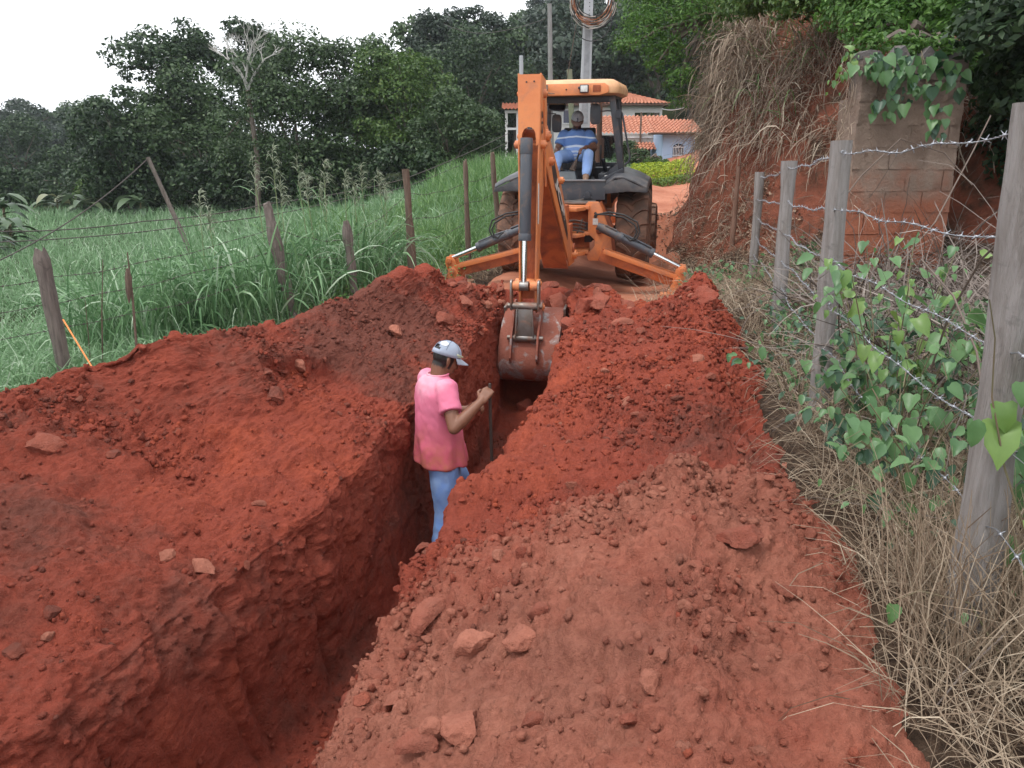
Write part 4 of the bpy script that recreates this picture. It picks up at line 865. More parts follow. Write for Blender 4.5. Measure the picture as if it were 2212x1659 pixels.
mb = MB().tube([(.37, -.2, 1.66), (.36, -.22, 1.90)], .014, 8).box((.365, -.22, 1.89), (.03, .03, .12)); B(mb, 'hand_brake', RUBBLK, cab)
mb = MB().lathe([(-.012, .17), (0, .182), (.012, .17), (0, .158)], (0.02, .62, 1.86), (0, -.5, .85), 28, closed=True).cyl((.02, .72, 1.5), (.02, .62, 1.86), .03, n=10).bar((-.14, .62, 1.86), (.18, .62, 1.86), .02, .02); B(mb, 'steering_wheel', RUBBLK, cab)
cup = MB().cyl((.50, -.66, 1.505), (.50, -.66, 1.56), .028, n=14); o = B(cup, 'food_tin', M('tin', (.7, .68, .64), .4)); o.parent = None; o.matrix_world = Matrix.Translation(bh.location) @ BMAT.to_4x4(); tagp(o, 'small pale tin left on the sill of the backhoe cab', 'tin')
# ================================================================== people
def remesh(mb, name, voxel, smooth=3, fold=None):
    me = mb.mesh(name, smooth=False); o = bpy.data.objects.new('tmp', me); COL.objects.link(o)
    r = o.modifiers.new('r', 'REMESH'); r.mode = 'VOXEL'; r.voxel_size = voxel; r.use_smooth_shade = True
    if smooth: s = o.modifiers.new('s', 'SMOOTH'); s.factor = .5; s.iterations = smooth
    dg = bpy.context.evaluated_depsgraph_get(); out_ = bpy.data.meshes.new_from_object(o.evaluated_get(dg)); bpy.data.objects.remove(o); out_.name = name
    if fold is not None:
        n_ = len(out_.vertices); V = np.empty(n_ * 3, np.float32); out_.vertices.foreach_get('co', V); V = V.reshape(-1, 3); Nn = np.empty(n_ * 3, np.float32); out_.vertices.foreach_get('normal', Nn)
        V = V + Nn.reshape(-1, 3) * fold(V.astype(float))[:, None]; out_.vertices.foreach_set('co', V.ravel().astype(np.float32)); out_.update()
    out_.polygons.foreach_set('use_smooth', np.ones(len(out_.polygons), dtype=bool)); return out_
def hand(mb, w, d, pn, side, curl):
    # w wrist, d along the palm, pn direction the palm faces, side +1 when the thumb lies towards d x pn
    d = Vector(d).normalized(); pn = Vector(pn); pn = (pn - d * pn.dot(d)).normalized(); t = d.cross(pn) * side
    w = Vector(w)
    for k in range(4):
        o_ = (k - 1.5) * .0195; mb.cap(w + d * .012 + t * (-o_) * .7, w + d * .085 + t * (-o_), .0155, .0135, 10)
    mb.cap(w - d * .02, w + d * .02, .026, .024, 12)
    L = (.040, .044, .041, .032)
    for k in range(4):
        p = w + d * .088 + t * (-(k - 1.5) * .0195); a = 0; rr_ = (.0092, .0092, .0088, .0080)[k]
        for j, (f, c_) in enumerate(((1.0, curl * .85), (.68, curl * 1.15), (.55, curl * .8))):
            a += c_; q = p + (d * math.cos(a) + pn * math.sin(a)) * L[k] * f; mb.cap(p, q, rr_, rr_ * .93, 8); p = q
    p = w + d * .025 + t * .03
    for f, (cd, ct, cp) in ((.042, (.55, .65, .45)), (.034, (.65, .15, .75)), (.026, (.55, -.15, .8))):
        q = p + (d * cd + t * ct + pn * cp).normalized() * f; mb.cap(p, q, .0115, .0098, 8); p = q
def person(name, J, H, mats, voxel, stance, shoes=True):
    """J: joints; H: (head centre, rotation); builds body > shirt, trousers, cap, shoes"""
    hc, hr = H; hp = lambda x, y, z: Vector(hc) + hr @ Vector((x, y, z))
    mb = MB()
    mb.ell(hp(-.008, 0, .028), (.096, .077, .094), hr, 20, 14); mb.ell(hp(.028, 0, -.045), (.064, .057, .068), hr, 16, 12); mb.ell(hp(.045, 0, -.088), (.030, .030, .024), hr)
    mb.ell(hp(.030, 0, -.01), (.068, .064, .075), hr, 16, 12)
    mb.cap(hp(.090, 0, .012), hp(.108, 0, -.026), .009, .014, 10); mb.ell(hp(.098, .012, -.032), (.010, .009, .008), hr); mb.ell(hp(.098, -.012, -.032), (.010, .009, .008), hr)
    mb.ell(hp(.079, 0, .030), (.018, .052, .011), hr); mb.ell(hp(.086, 0, -.060), (.011, .023, .006), hr); mb.ell(hp(.085, 0, -.069), (.011, .020, .006), hr)
    for s in (-1, 1):
        mb.ell(hp(.062, s * .040, -.025), (.022, .018, .020), hr); mb.ell(hp(.078, s * .031, .008), (.012, .014, .010), hr)
        er = hr @ Matrix.Rotation(R(-14), 3, 'Y') @ Matrix.Rotation(s * R(-22), 3, 'Z'); mb.ell(hp(-.012, s * .082, -.008), (.018, .008, .033), er); mb.ell(hp(-.006, s * .079, -.034), (.010, .008, .012), er)
    mb.cap(hp(-.025, 0, -.05), J['neck'], .058, .064, 14); mb.cap(J['neck'], Vector(J['chest']) + Vector((0, 0, .08)), .065, .10, 14)
    mb.cap(J['chest'], J['pelvis'], .115, .11, 14)
    for s in 'RL':
        mb.cap(J['chest'], J['sh' + s], .08, .062, 12); e, w_ = Vector(J['el' + s]), Vector(J['wr' + s]); sh = Vector(J['sh' + s])
        mb.cap(sh, sh.lerp(e, .45), .058, .054, 12); mb.cap(sh.lerp(e, .45), e, .054, .043, 12); fd = (w_ - e)
        mb.cap(e, e + fd * .30, .043, .046, 12); mb.cap(e + fd * .30, w_, .046, .029, 12)
        hd, hn, hs, cu = J['hand' + s]; hand(mb, w_, hd, hn, hs, cu)
        mb.cap(J['hip' + s], J['kn' + s], .082, .055, 12); mb.cap(J['kn' + s], J['an' + s], .055, .04, 12)
    me = remesh(mb, name, voxel, 2)
    n_ = len(me.vertices); V = np.empty(n_ * 3, np.float32); me.vertices.foreach_get('co', V); V = V.reshape(-1, 3); Rm = np.array(hr); Q = (V - np.array(hc)[None]) @ Rm
    fz_ = fbm(V * 90, 2, seed=5) * .012
    nearh = (np.abs(Q[:, 0]) < .14) & (np.abs(Q[:, 1]) < .10) & (Q[:, 2] > -.14)
    hair = nearh * np.clip(smoothstep(.028, .012, Q[:, 0] + .55 * np.maximum(0, -Q[:, 2] - .0) + fz_) * smoothstep(-.072, -.05, Q[:, 2] + fz_) * (1 - (np.abs(Q[:, 1]) > .079) * (np.abs(Q[:, 0] + .01) < .028)), 0, 1)
    side_b = nearh * smoothstep(.014, .005, np.abs(Q[:, 0] - .022)) * (Q[:, 2] > -.055) * (Q[:, 2] < .03) * (np.abs(Q[:, 1]) > .05)
    beard = nearh * mats.get('beard', 0) * smoothstep(-.045, -.06, Q[:, 2] + fz_) * (Q[:, 0] > .0) * (1 - .85 * (np.abs(Q[:, 2] + .064) < .010) * (Q[:, 0] > .08) * (np.abs(Q[:, 1]) < .02))
    brow = nearh * (np.abs(Q[:, 2] - .031) < .006) * (Q[:, 0] > .06) * (np.abs(Q[:, 1]) > .014) * (np.abs(Q[:, 1]) < .048)
    eyes = nearh * (np.abs(Q[:, 2] - .006) < .0045) * (Q[:, 0] > .06) * (np.abs(np.abs(Q[:, 1]) - .031) < .013)
    attr(me, 'hair', np.clip(np.maximum.reduce([hair, side_b, beard, brow, eyes]), 0, 1))
    body = link(name, me, mats['skin'])
    # ---- shirt
    mb = MB(); rings = []
    for (c, rx, ry, tw) in J['torso']:
        c = Vector(c); rot = tw; rings.append([c + rot @ Vector((rx * math.copysign(abs(math.cos(a)) ** .85, math.cos(a)), ry * math.copysign(abs(math.sin(a)) ** .85, math.sin(a)), 0)) for a in np.linspace(0, 2 * math.pi, 28, endpoint=False)])
    mb.loft(rings)
    for s in 'RL':
        sh, e = Vector(J['sh' + s]), Vector(J['el' + s]); hem = sh.lerp(e, J.get('sleeve', .62)); ax, ay, dd_ = frame(e - sh)
        rr_ = [[p + (ax * math.cos(a) + ay * math.sin(a)) * r_ for a in np.linspace(0, 2 * math.pi, 18, endpoint=False)] for p, r_ in ((sh - dd_ * .09 + Vector((0, 0, -.02)), .055), (sh - dd_ * .03, .078), (sh + dd_ * .04, .078), (sh.lerp(hem, .6), .076), (hem, .082))]
        mb.loft(rr_)
    sm = remesh(mb, 'shirt', .0105, 3, stance)
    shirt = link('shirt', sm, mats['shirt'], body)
    # ---- trousers
    mb = MB(); hl, hR = Vector(J['hipL']), Vector(J['hipR']); pv = Vector(J['pelvis'])
    mb.ell(pv, (.135, .175, .14)); 
    for s in 'RL':
        h_, k_, a_ = Vector(J['hip' + s]), Vector(J['kn' + s]), Vector(J['an' + s]); lo = J.get('loose', 0); mb.cap(h_, h_.lerp(k_, .5), .105 + lo, .098 + lo, 14); mb.cap(h_.lerp(k_, .5), k_, .098 + lo, .076 + lo, 14); mb.cap(k_, k_.lerp(a_, .35), .076 + lo, .078 + lo, 14); mb.cap(k_.lerp(a_, .35), a_ + (k_ - a_).normalized() * .03, .078 + lo, .070 + lo * 1.3, 14)
    tm = remesh(mb, 'trousers', .014, 3, lambda V: .007 * fbm(V * np.array([14, 14, 9]), 3, .5, seed=77) + .004 * np.sin(V[:, 2] * 60 + 6 * fbm(V * 5, 2, seed=78)) * fbm(V * 4, 2, seed=79))
    link('trousers', tm, mats['trousers'], body)
    if shoes:
        for s in 'RL':
            a_ = Vector(J['an' + s]); td = Vector(J['toe' + s]).normalized(); dn = Vector(J.get('sole' + s, (0, 0, -1))).normalized()
            mb = MB().cap(a_ + dn * .03 - td * .03, a_ + dn * .05 + td * .15, .046, .040, 14).cap(a_, a_ + dn * .04 + td * .05, .05, .045, 12); sme = remesh(mb, 'shoe', .012, 2); sh_ = link('shoe', sme, mats['shoe'], body)
    # ---- cap
    mb = MB(); NU, NV = 32, 9; V = []; F = []
    for j in range(NV + 1):
        t_ = j / NV * R(88)
        for i in range(NU): a = 2 * math.pi * i / NU; V.append(hp(-.006 + .109 * math.cos(t_) * math.cos(a), .089 * math.cos(t_) * math.sin(a), .030 + .105 * math.sin(t_) ** .9 + (.012 * math.cos(a) if j == 0 else .0)))
    for j in range(NV):
        for i in range(NU):
            a = math.pi * 2 * (i + .5) / NU
            if abs(a - math.pi) < .52 and j < 3 - (abs(a - math.pi) > .33) and not (j == 0): continue    # arched gap over the strap
            F.append((j * NU + i, j * NU + (i + 1) % NU, (j + 1) * NU + (i + 1) % NU, (j + 1) * NU + i))
    mb.add(V, F); cm = mb.mesh('cap', sharp=60); cap_ = link('cap', cm, mats['cap'], body)
    md = cap_.modifiers.new('th', 'SOLIDIFY'); md.thickness = .004
    mb = MB(); rows = []
    for t_ in np.linspace(0, 1, 6):
        row = []
        for a in np.linspace(-R(68), R(68), 13): x0, y0 = -.006 + .109 * math.cos(a), .089 * math.sin(a); ex = .078 * t_ * max(0, math.cos(a * 1.15)) ** .6; row.append(hp(x0 + ex, y0 * (1 + .0 * t_), .032 + .012 * math.cos(a) - .020 * t_ - .016 * (abs(a) / R(68)) ** 2 * t_))
        rows.append(row)
    V = [p for r_ in rows for p in r_]; F = [(i * 13 + k, i * 13 + k + 1, (i + 1) * 13 + k + 1, (i + 1) * 13 + k) for i in range(5) for k in range(12)]
    bm_ = MB().add(V, F).mesh('cap_brim', sharp=60); br = link('cap_brim', bm_, mats['brim'], cap_); md = br.modifiers.new('th', 'SOLIDIFY'); md.thickness = .005
    mb = MB()
    for a in (0, math.pi / 3, 2 * math.pi / 3): mb.tube([hp(-.006 + .1105 * math.cos(t_) * math.cos(a), .0905 * math.cos(t_) * math.sin(a), .030 + .1065 * math.sin(t_) ** .9) for t_ in np.linspace(.1, math.pi - .1, 15) if abs(math.cos(t_)) < .995], .0011, 4)
    link('cap_seam', mb.mesh('cap_seam'), mats['seam'], cap_)
    return body, shirt, cap_, hp
def skin_mat(name, c):
    m, n, p = nodes(name); col = mixn(n, c, tuple(x * .78 for x in c), noisen(n, 25, 4, .6)); f = attrn(n, 'hair')
    col = mixn(n, col, (.012, .010, .009), f); n.links.new(col, p.inputs['Base Color']); p.inputs['Roughness'].default_value = .5; p.inputs['Specular IOR Level'].default_value = .4
    p.inputs['Subsurface Weight'].default_value = 0.0
    bumpn(n, p, noisen(n, 160, 3, .6), .15, .003); return m
def denim(name, c, c2): return M(name, c, .85, c2=c2, scale=7, bump=.15, bscale=300)
# ---- worker in the trench
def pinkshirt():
    m, n, p = nodes('pink_cotton_lit_back'); t = n.nodes.new('ShaderNodeTexCoord'); s = n.nodes.new('ShaderNodeSeparateXYZ'); n.links.new(t.outputs['Object'], s.inputs[0])
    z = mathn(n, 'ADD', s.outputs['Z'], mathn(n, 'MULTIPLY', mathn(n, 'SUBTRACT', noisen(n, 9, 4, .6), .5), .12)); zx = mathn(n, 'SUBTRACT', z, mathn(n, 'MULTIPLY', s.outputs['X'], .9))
    col = mixn(n, (.50, .095, .145), (.58, .16, .25), rampn(n, z, .95, 1.3)); col = mixn(n, col, (.76, .48, .55), rampn(n, zx, 1.47, 1.66))  # bright highlight on the upper back painted in as paler pink
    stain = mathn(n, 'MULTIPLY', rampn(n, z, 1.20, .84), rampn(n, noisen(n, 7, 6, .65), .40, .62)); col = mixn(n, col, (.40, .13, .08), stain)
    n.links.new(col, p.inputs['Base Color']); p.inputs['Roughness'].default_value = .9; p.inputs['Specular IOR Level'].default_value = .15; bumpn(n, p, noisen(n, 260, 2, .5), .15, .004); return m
Iz = Matrix.Identity(3)
WJ = dict(pelvis=(0, 0, .93), chest=(.0, 0, 1.27), neck=(.005, 0, 1.475), shR=(-.01, -.18, 1.425), shL=(.0, .18, 1.425),
  elR=(-.03, -.33, 1.20), wrR=(.165, -.345, 1.365), handR=((.66, .1, .72), (.5, .6, -.35), 1, 1.05),
  elL=(.06, .25, 1.14), wrL=(.29, .15, 1.16), handL=((.9, -.3, .2), (-.2, -.8, -.3), -1, .9),
  hipR=(-.01, -.095, .90), hipL=(.02, .095, .90), knR=(.0, -.11, .50), knL=(.23, .12, .56), anR=(-.06, -.12, .09), anL=(.16, .13, .09), toeR=(1, -.15, 0), toeL=(1, .1, 0), sleeve=.58, loose=.013,
  torso=[((.01, 0, .855), .184, .224, Iz), ((.008, 0, .93), .176, .215, Iz), ((.0, 0, 1.05), .160, .200, Iz), ((-.01, 0, 1.18), .150, .195, Iz), ((-.012, 0, 1.30), .142, .205, Iz), ((-.012, 0, 1.39), .132, .205, Iz), ((-.014, 0, 1.45), .108, .165, Iz), ((-.012, 0, 1.485), .088, .112, Iz), ((-.002, 0, 1.505), .074, .080, Iz)])
WH = ((.06, 0, 1.60), Matrix.Rotation(R(26), 3, 'Y'))
wfold = lambda V: .011 * fbm(np.stack([V[:, 0] + V[:, 2] * .5, V[:, 1], V[:, 2] * .55], -1) * 13, 3, .5, seed=61) + .012 * smoothstep(1.35, .95, V[:, 2]) * np.sin((V[:, 0] * 1.2 + V[:, 1] * 1.0 - V[:, 2] * .28) * 34 + 2.5 * fbm(V * 4, 2, seed=62)) * .6
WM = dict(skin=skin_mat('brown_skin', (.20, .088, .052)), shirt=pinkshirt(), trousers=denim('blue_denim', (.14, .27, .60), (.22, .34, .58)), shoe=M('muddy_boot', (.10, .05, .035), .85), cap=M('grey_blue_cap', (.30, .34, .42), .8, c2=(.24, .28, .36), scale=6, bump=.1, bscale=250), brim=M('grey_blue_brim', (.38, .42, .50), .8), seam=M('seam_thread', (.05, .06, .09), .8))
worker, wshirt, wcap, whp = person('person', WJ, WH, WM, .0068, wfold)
WZ = -1.215
worker.location = (-.52, 5.36, WZ); worker.rotation_euler = (0, 0, R(28))
tagp(worker, 'worker in a pink t-shirt, jeans and grey cap standing in the trench', 'person')
# hem and collar rolls, patch and print on the cap
def ringtube(c, rx, ry, r_, rot=None): return MB().tube([Vector(c) + Vector((rx * math.cos(a), ry * math.sin(a), 0)) for a in np.linspace(0, 2 * math.pi, 37)], r_, 6, caps=False)
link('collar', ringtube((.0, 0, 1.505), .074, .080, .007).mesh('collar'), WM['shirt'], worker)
capmark = M('cap_print', (.55, .58, .40), .8)
def on_cap(ang, el, lift=.003): return whp(-.006 + (.109 + lift) * math.cos(el) * math.cos(ang), (.089 + lift) * math.cos(el) * math.sin(ang), .030 + (.105 + lift) * math.sin(el) ** .9)
_c = on_cap(R(-52), .26); _ax = (on_cap(R(-40), .22) - on_cap(R(-64), .22)); _ay = (on_cap(R(-52), .40) - on_cap(R(-52), .12))
place_text('LUMA LAGO', .016, _c, _ax, _ay, capmark, wcap, 'lettering', 1.0); 
mb = MB(); mb.bar(on_cap(R(-64), .17), on_cap(R(-53), .17), .002, .006).bar(on_cap(R(-53), .17), on_cap(R(-42), .17), .002, .006); link('cap_stripe', mb.mesh('cap_stripe'), capmark, wcap)
mb = MB(); V = [on_cap(R(-145) + R(24) * .9 * math.cos(t), .72 + .20 * math.sin(t), .0035) for t in np.linspace(0, 2 * math.pi, 16, endpoint=False)]; mb.add(V, [tuple(range(16))]); link('cap_patch', mb.mesh('cap_patch'), M('white_patch', (.85, .84, .84), .8), wcap)
# the measuring rod he holds
Wm = Matrix.Translation(worker.location) @ Matrix.Rotation(R(28), 4, 'Z'); hw = Wm @ (Vector(WJ['wrR']) + Vector((.66, .1, .72)).normalized() * .10 + Vector((.5, .6, -.35)).normalized() * .045)
mb = MB().tube([hw + Vector((-.003, 0, .05)), hw + Vector((.0, .0, -.2)), hw + Vector((.012, .01, -.7)), Vector((hw.x + .02, hw.y + .02, -1.24))], .011, 8)
tagp(mb.build('measuring_rod', M('dark_rod', (.045, .028, .022), .7)), 'thin dark rod held upright by the worker in the trench', 'rod')
# ---- operator in the cab (built in the machine's own axes: x = -ly, y = lx)
def striped():
    m, n, p = nodes('striped_polo_cotton'); t = n.nodes.new('ShaderNodeTexCoord'); s = n.nodes.new('ShaderNodeSeparateXYZ'); n.links.new(t.outputs['Object'], s.inputs[0])
    r = n.nodes.new('ShaderNodeValToRGB'); r.color_ramp.interpolation = 'CONSTANT'; e = r.color_ramp.elements
    z = mathn(n, 'ADD', s.outputs['Z'], mathn(n, 'MULTIPLY', mathn(n, 'ABSOLUTE', s.outputs['Y'], 0), .10)); z = mathn(n, 'ADD', z, mathn(n, 'MULTIPLY', mathn(n, 'SUBTRACT', noisen(n, 6, 2, .5), .5), .02))
    n.links.new(rampn(n, z, 1.70, 2.30), r.inputs['Fac']); W_, Bl, Lb = (.68, .76, .88, 1), (.15, .27, .58, 1), (.27, .42, .76, 1)
    e[0].position = 0; e[0].color = Lb; e[1].position = .10; e[1].color = W_
    for pos, c in ((.135, Lb), (.175, W_), (.21, Lb), (.25, W_), (.29, Lb), (.37, W_), (.42, Bl), (.60, W_), (.635, Bl)): q = e.new(pos); q.color = c
    n.links.new(r.outputs['Color'], p.inputs['Base Color']); p.inputs['Roughness'].default_value = .9; p.inputs['Specular IOR Level'].default_value = .15; return m
tw = Matrix.Rotation(R(14), 3, 'Y')
OJ = dict(pelvis=(-.06, -.02, 1.79), chest=(.0, -.01, 2.00), neck=(.055, .0, 2.165), shR=(.02, -.195, 2.085), shL=(.02, .175, 2.075),
  elR=(.10, -.285, 1.885), wrR=(.325, -.235, 1.865), handR=((.85, .25, -.15), (.2, -.1, -.95), -1, .75),
  elL=(.13, .265, 1.905), wrL=(.315, .165, 1.925), handL=((.72, -.55, -.2), (.2, .0, -.95), 1, .45),
  hipR=(.0, -.11, 1.79), hipL=(.0, .09, 1.79), knR=(.40, -.22, 1.80), knL=(.41, .215, 1.83), anR=(.50, -.27, 1.52), anL=(.545, .20, 1.56), toeR=(.9, -.2, -.2), toeL=(.80, .05, -.25), soleL=(.25, 0, -1), sleeve=.66,
  torso=[((-.07, -.02, 1.76), .150, .185, tw), ((-.05, -.02, 1.84), .165, .192, tw), ((-.02, -.015, 1.92), .158, .190, tw), ((.0, -.01, 2.00), .140, .192, tw), ((.02, -.01, 2.07), .120, .185, tw), ((.033, -.005, 2.125), .095, .140, tw), ((.045, .0, 2.155), .072, .09, tw), ((.05, .0, 2.17), .064, .07, tw)])
OH = ((.125, .012, 2.285), Matrix.Rotation(R(-4), 3, 'X') @ Matrix.Rotation(R(8), 3, 'Z') @ Matrix.Rotation(R(30), 3, 'Y'))
OM = dict(skin=skin_mat('dark_brown_skin', (.20, .09, .055)), beard=.8, shirt=striped(), trousers=denim('light_denim', (.22, .35, .66), (.30, .44, .72)), shoe=M('brown_boot', (.15, .085, .055), .85, c2=(.24, .15, .10), scale=30), cap=M('cap_panels', (.46, .47, .50), .8, c2=(.30, .31, .34)), brim=M('brown_brim', (.20, .12, .10), .8), seam=M('navy_seam', (.04, .05, .09), .8))
ofold = lambda V: .006 * fbm(np.stack([V[:, 0], V[:, 1] * .6, V[:, 2] * 1.6], -1) * 13, 3, .5, seed=66)
oper, oshirt, ocap, ohp = person('person', OJ, OH, OM, .0078, ofold)
oper.matrix_world = Matrix.Translation(bh.location) @ BMAT.to_4x4() @ Matrix(((0, 1, 0, 0), (-1, 0, 0, 0), (0, 0, 1, 0), (0, 0, 0, 1)))
tagp(oper, 'operator in a blue striped polo, jeans and cap seated in the cab', 'person')
_a = ohp(.112, 0, .075); place_text('3', .060, _a + (ohp(1, 0, .35) - ohp(0, 0, 0)).normalized() * .004, ohp(0, 1, 0) - ohp(0, 0, 0), ohp(-.45, 0, 1) - ohp(0, 0, 0), OM['seam'], ocap, 'cap_emblem', 1.0, .002)
link('collar', MB().tube([Vector((.052, 0, 2.168)) + tw @ Vector((.066 * math.cos(a), .074 * math.sin(a), 0)) for a in np.linspace(0, 2 * math.pi, 25)], .010, 6, caps=False).mesh('collar'), M('polo_collar', (.09, .17, .38), .9), oper)
# ================================================================== the right side: fence, wall, bank and thicket
def wood(name, c, c2): return M(name, c, .85, c2=c2, scale=5, stretch=(9, 9, .7), dirt=tuple(x * .45 for x in c), dirt_amt=(.58, .78), dirt_scale=14, bump=.7, bscale=26)
POSTW = wood('weathered_grey_wood', (.30, .28, .27), (.20, .18, .165)); POSTB = wood('weathered_brown_wood', (.17, .115, .085), (.10, .068, .05)); POSTL = wood('old_split_wood', (.19, .155, .135), (.10, .08, .07))
def post(base, top, r0, r1, mat, label, group=None, rough=.004, seed=1, flat=True, name='fence_post'):
    base, top = Vector(base), Vector(top); L = (top - base).length; N, K = 16, 26; mb = MB(); x, y, d = frame(top - base); V = []
    for i in range(K):
        f = i / (K - 1)
        for k in range(N): a = 2 * math.pi * k / N; V.append(x * math.cos(a) * (r0 + (r1 - r0) * f) + y * math.sin(a) * (r0 + (r1 - r0) * f) + d * (f * L))
    V = np.array(V); nn_ = fbm(np.c_[V[:, :2] * 18, V[:, 2] * 2.0] + seed * 7, 3, seed=seed) * rough * 2.2 + fbm(V * 3 + seed, 2, seed=seed) * rough * 2.5
    rad = V - np.outer(V @ np.array(d), np.array(d)); rl = np.linalg.norm(rad, axis=1, keepdims=True) + 1e-6; V = V + rad / rl * nn_[:, None]
    if not flat: V[-N:] += np.array(d)[None] * (fbm(V[-N:] * 30, 2, seed=seed)[:, None] * .045 + .02) ; V[-N:] -= rad[-N:] * .35
    F = [(i * N + k, i * N + (k + 1) % N, (i + 1) * N + (k + 1) % N, (i + 1) * N + k) for i in range(K - 1) for k in range(N)] + [tuple(range(N - 1, -1, -1)), tuple(range((K - 1) * N, K * N))]
    mb.add(V, F); o = mb.build(name, mat, sharp=45); o.location = base; tagp(o, label, 'post', group); return o
RP = [((1.10, .15, .05), (1.06, .15, 1.70), .075), ((1.44, 2.2, .10), (1.40, 2.2, 1.83), .067), ((1.83, 4.5, .1), (1.80, 4.5, 1.82), .060), ((2.41, 7.05, .1), (2.39, 7.05, 1.75), .060), ((2.90, 9.5, .2), (2.89, 9.5, 1.66), .056)]
RL_ = ['', 'thick weathered post wound with vine leaves, widest of the barbed wire fence', 'grey round post standing before the block wall', 'grey round post between the block wall post and the far short post', 'short grey post nearest the backhoe on the barbed wire fence']
for i, (b_, t_, r_) in enumerate(RP):
    if i: post(b_, t_, r_ * 1.03, r_ * .96, POSTW, RL_[i], 'posts of the barbed wire fence', .007 if i == 1 else .005, seed=i)
post((3.03, 11.0, .2), (3.05, 11.0, 1.74), .036, .033, wood('reddish_stake_wood', (.24, .14, .10), (.17, .09, .06)), 'thin reddish stake at the foot of the earth bank', seed=9)
WIRE = M('galvanised_wire', (.36, .37, .40), .45, metal=.8, c2=(.26, .27, .29), scale=20); WIRED = M('rusty_dark_wire', (.07, .055, .05), .7)
def wire(pts, mat, label, sag=.02, barbs=True, r=.0014, amp=.0024, pitch=.07, group=None, name='barbed_wire', seedw=0):
    rr_ = random.Random(seedw); P = []
    for a, b in zip(pts[:-1], pts[1:]):
        a, b = Vector(a), Vector(b); n_ = max(8, int((b - a).length / .03)); sg = sag * rr_.uniform(.4, 1.6); ph = rr_.uniform(0, 6)
        for k in range(n_):
            f = k / n_; P.append(a.lerp(b, f) + Vector((.010 * math.sin(f * 9 + ph), 0, -4 * sg * f * (1 - f) + .008 * math.sin(f * 17 + ph))))
    P.append(Vector(pts[-1])); mb = MB(); s_ = 0
    for w in (0, 1):
        Q = []; s_ = 0
        for i, p in enumerate(P):
            if i: s_ += (P[i] - P[i - 1]).length
            d = (P[min(i + 1, len(P) - 1)] - P[max(i - 1, 0)]).normalized(); x, y, _ = frame(d); a = 2 * math.pi * s_ / pitch + w * math.pi; Q.append(p + x * (amp * math.cos(a)) + y * (amp * math.sin(a)))
        mb.tube(Q, r, 4, caps=False)
    if barbs:
        s_ = 0; nxt = .06
        for i in range(1, len(P)):
            s_ += (P[i] - P[i - 1]).length
            if s_ > nxt:
                nxt += .115; d = (P[i] - P[i - 1]).normalized(); x, y, _ = frame(d)
                for q in range(2):
                    a = rr_.uniform(0, 6.28); e = x * math.cos(a) + y * math.sin(a); mb.tube([P[i] - e * .017 + d * .006, P[i] - e * .004, P[i] + e * .004, P[i] + e * .017 - d * .006], [.0008, .0019, .0019, .0008], 4)
                mb.tube([P[i] - d * .008, P[i] + d * .008], .0052, 5)
    return tagp(mb.build(name, mat, sharp=0), label, 'wire', group)
for k, (h, nm) in enumerate(((1.0, 'top strand of barbed wire stapled along the grey fence posts'), (.80, 'second strand down of the barbed wire on the grey posts'), (.61, 'middle strand of the barbed wire crossing before the block wall foot'), (.44, 'fourth strand of barbed wire running down into the vine leaves'), (.27, 'lowest strand of barbed wire half hidden by dry grass'))):
    pts = []
    for i, (b_, t_, r_) in enumerate(RP):
        bz = max(b_[2], gh(b_[0], b_[1])); z = bz + (t_[2] - .06 - bz) * h; f = (z - b_[2]) / (t_[2] - b_[2]); x = b_[0] + (t_[0] - b_[0]) * f
        pts.append((x - .35 * r_, b_[1] - r_ * 1.03, z))
    wire(pts, WIRE, nm, seedw=k + 1, group='strands of the barbed wire fence')
# ---- block wall
def wallmat():
    m, n, p = nodes('stained_block_render'); t = n.nodes.new('ShaderNodeTexCoord'); s = n.nodes.new('ShaderNodeSeparateXYZ'); n.links.new(t.outputs['Object'], s.inputs[0])
    col = mixn(n, (.19, .135, .105), (.29, .22, .175), rampn(n, noisen(n, 2.5, 6, .6), .35, .65)); zz = mathn(n, 'ADD', s.outputs['Z'], mathn(n, 'MULTIPLY', mathn(n, 'SUBTRACT', noisen(n, 3.2, 5, .6), .5), 1.3))
    col = mixn(n, (.30, .11, .065), col, rampn(n, zz, .55, 1.05)); col = mixn(n, col, (.085, .085, .09), mathn(n, 'MULTIPLY', rampn(n, zz, 1.55, 2.2), .85)); col = mixn(n, col, (.10, .06, .045), rampn(n, noisen(n, 11, 6, .65), .6, .75))
    n.links.new(col, p.inputs['Base Color']); p.inputs['Roughness'].default_value = .92; p.inputs['Specular IOR Level'].default_value = .15; bumpn(n, p, noisen(n, 22, 7, .68), .9, .02); return m
WALLM = wallmat(); w0 = at(1817, 575, 7.75); w1 = at(2034, 575, 7.95); wz0 = .66; wdir = (Vector((w1.x, w1.y, 0)) - Vector((w0.x, w0.y, 0))); wlen = wdir.length; wang = math.atan2(wdir.y, wdir.x)
wall = empty('block_wall', (w0.x, w0.y, wz0), (0, 0, wang)); tagp(wall, 'weathered concrete block wall end standing against the earth bank', 'wall')
MB().box((wlen / 2, .100, 1.0), (wlen - .012, .188, 2.02)).build('mortar_core', WALLM, wall)
rb_ = random.Random(4)
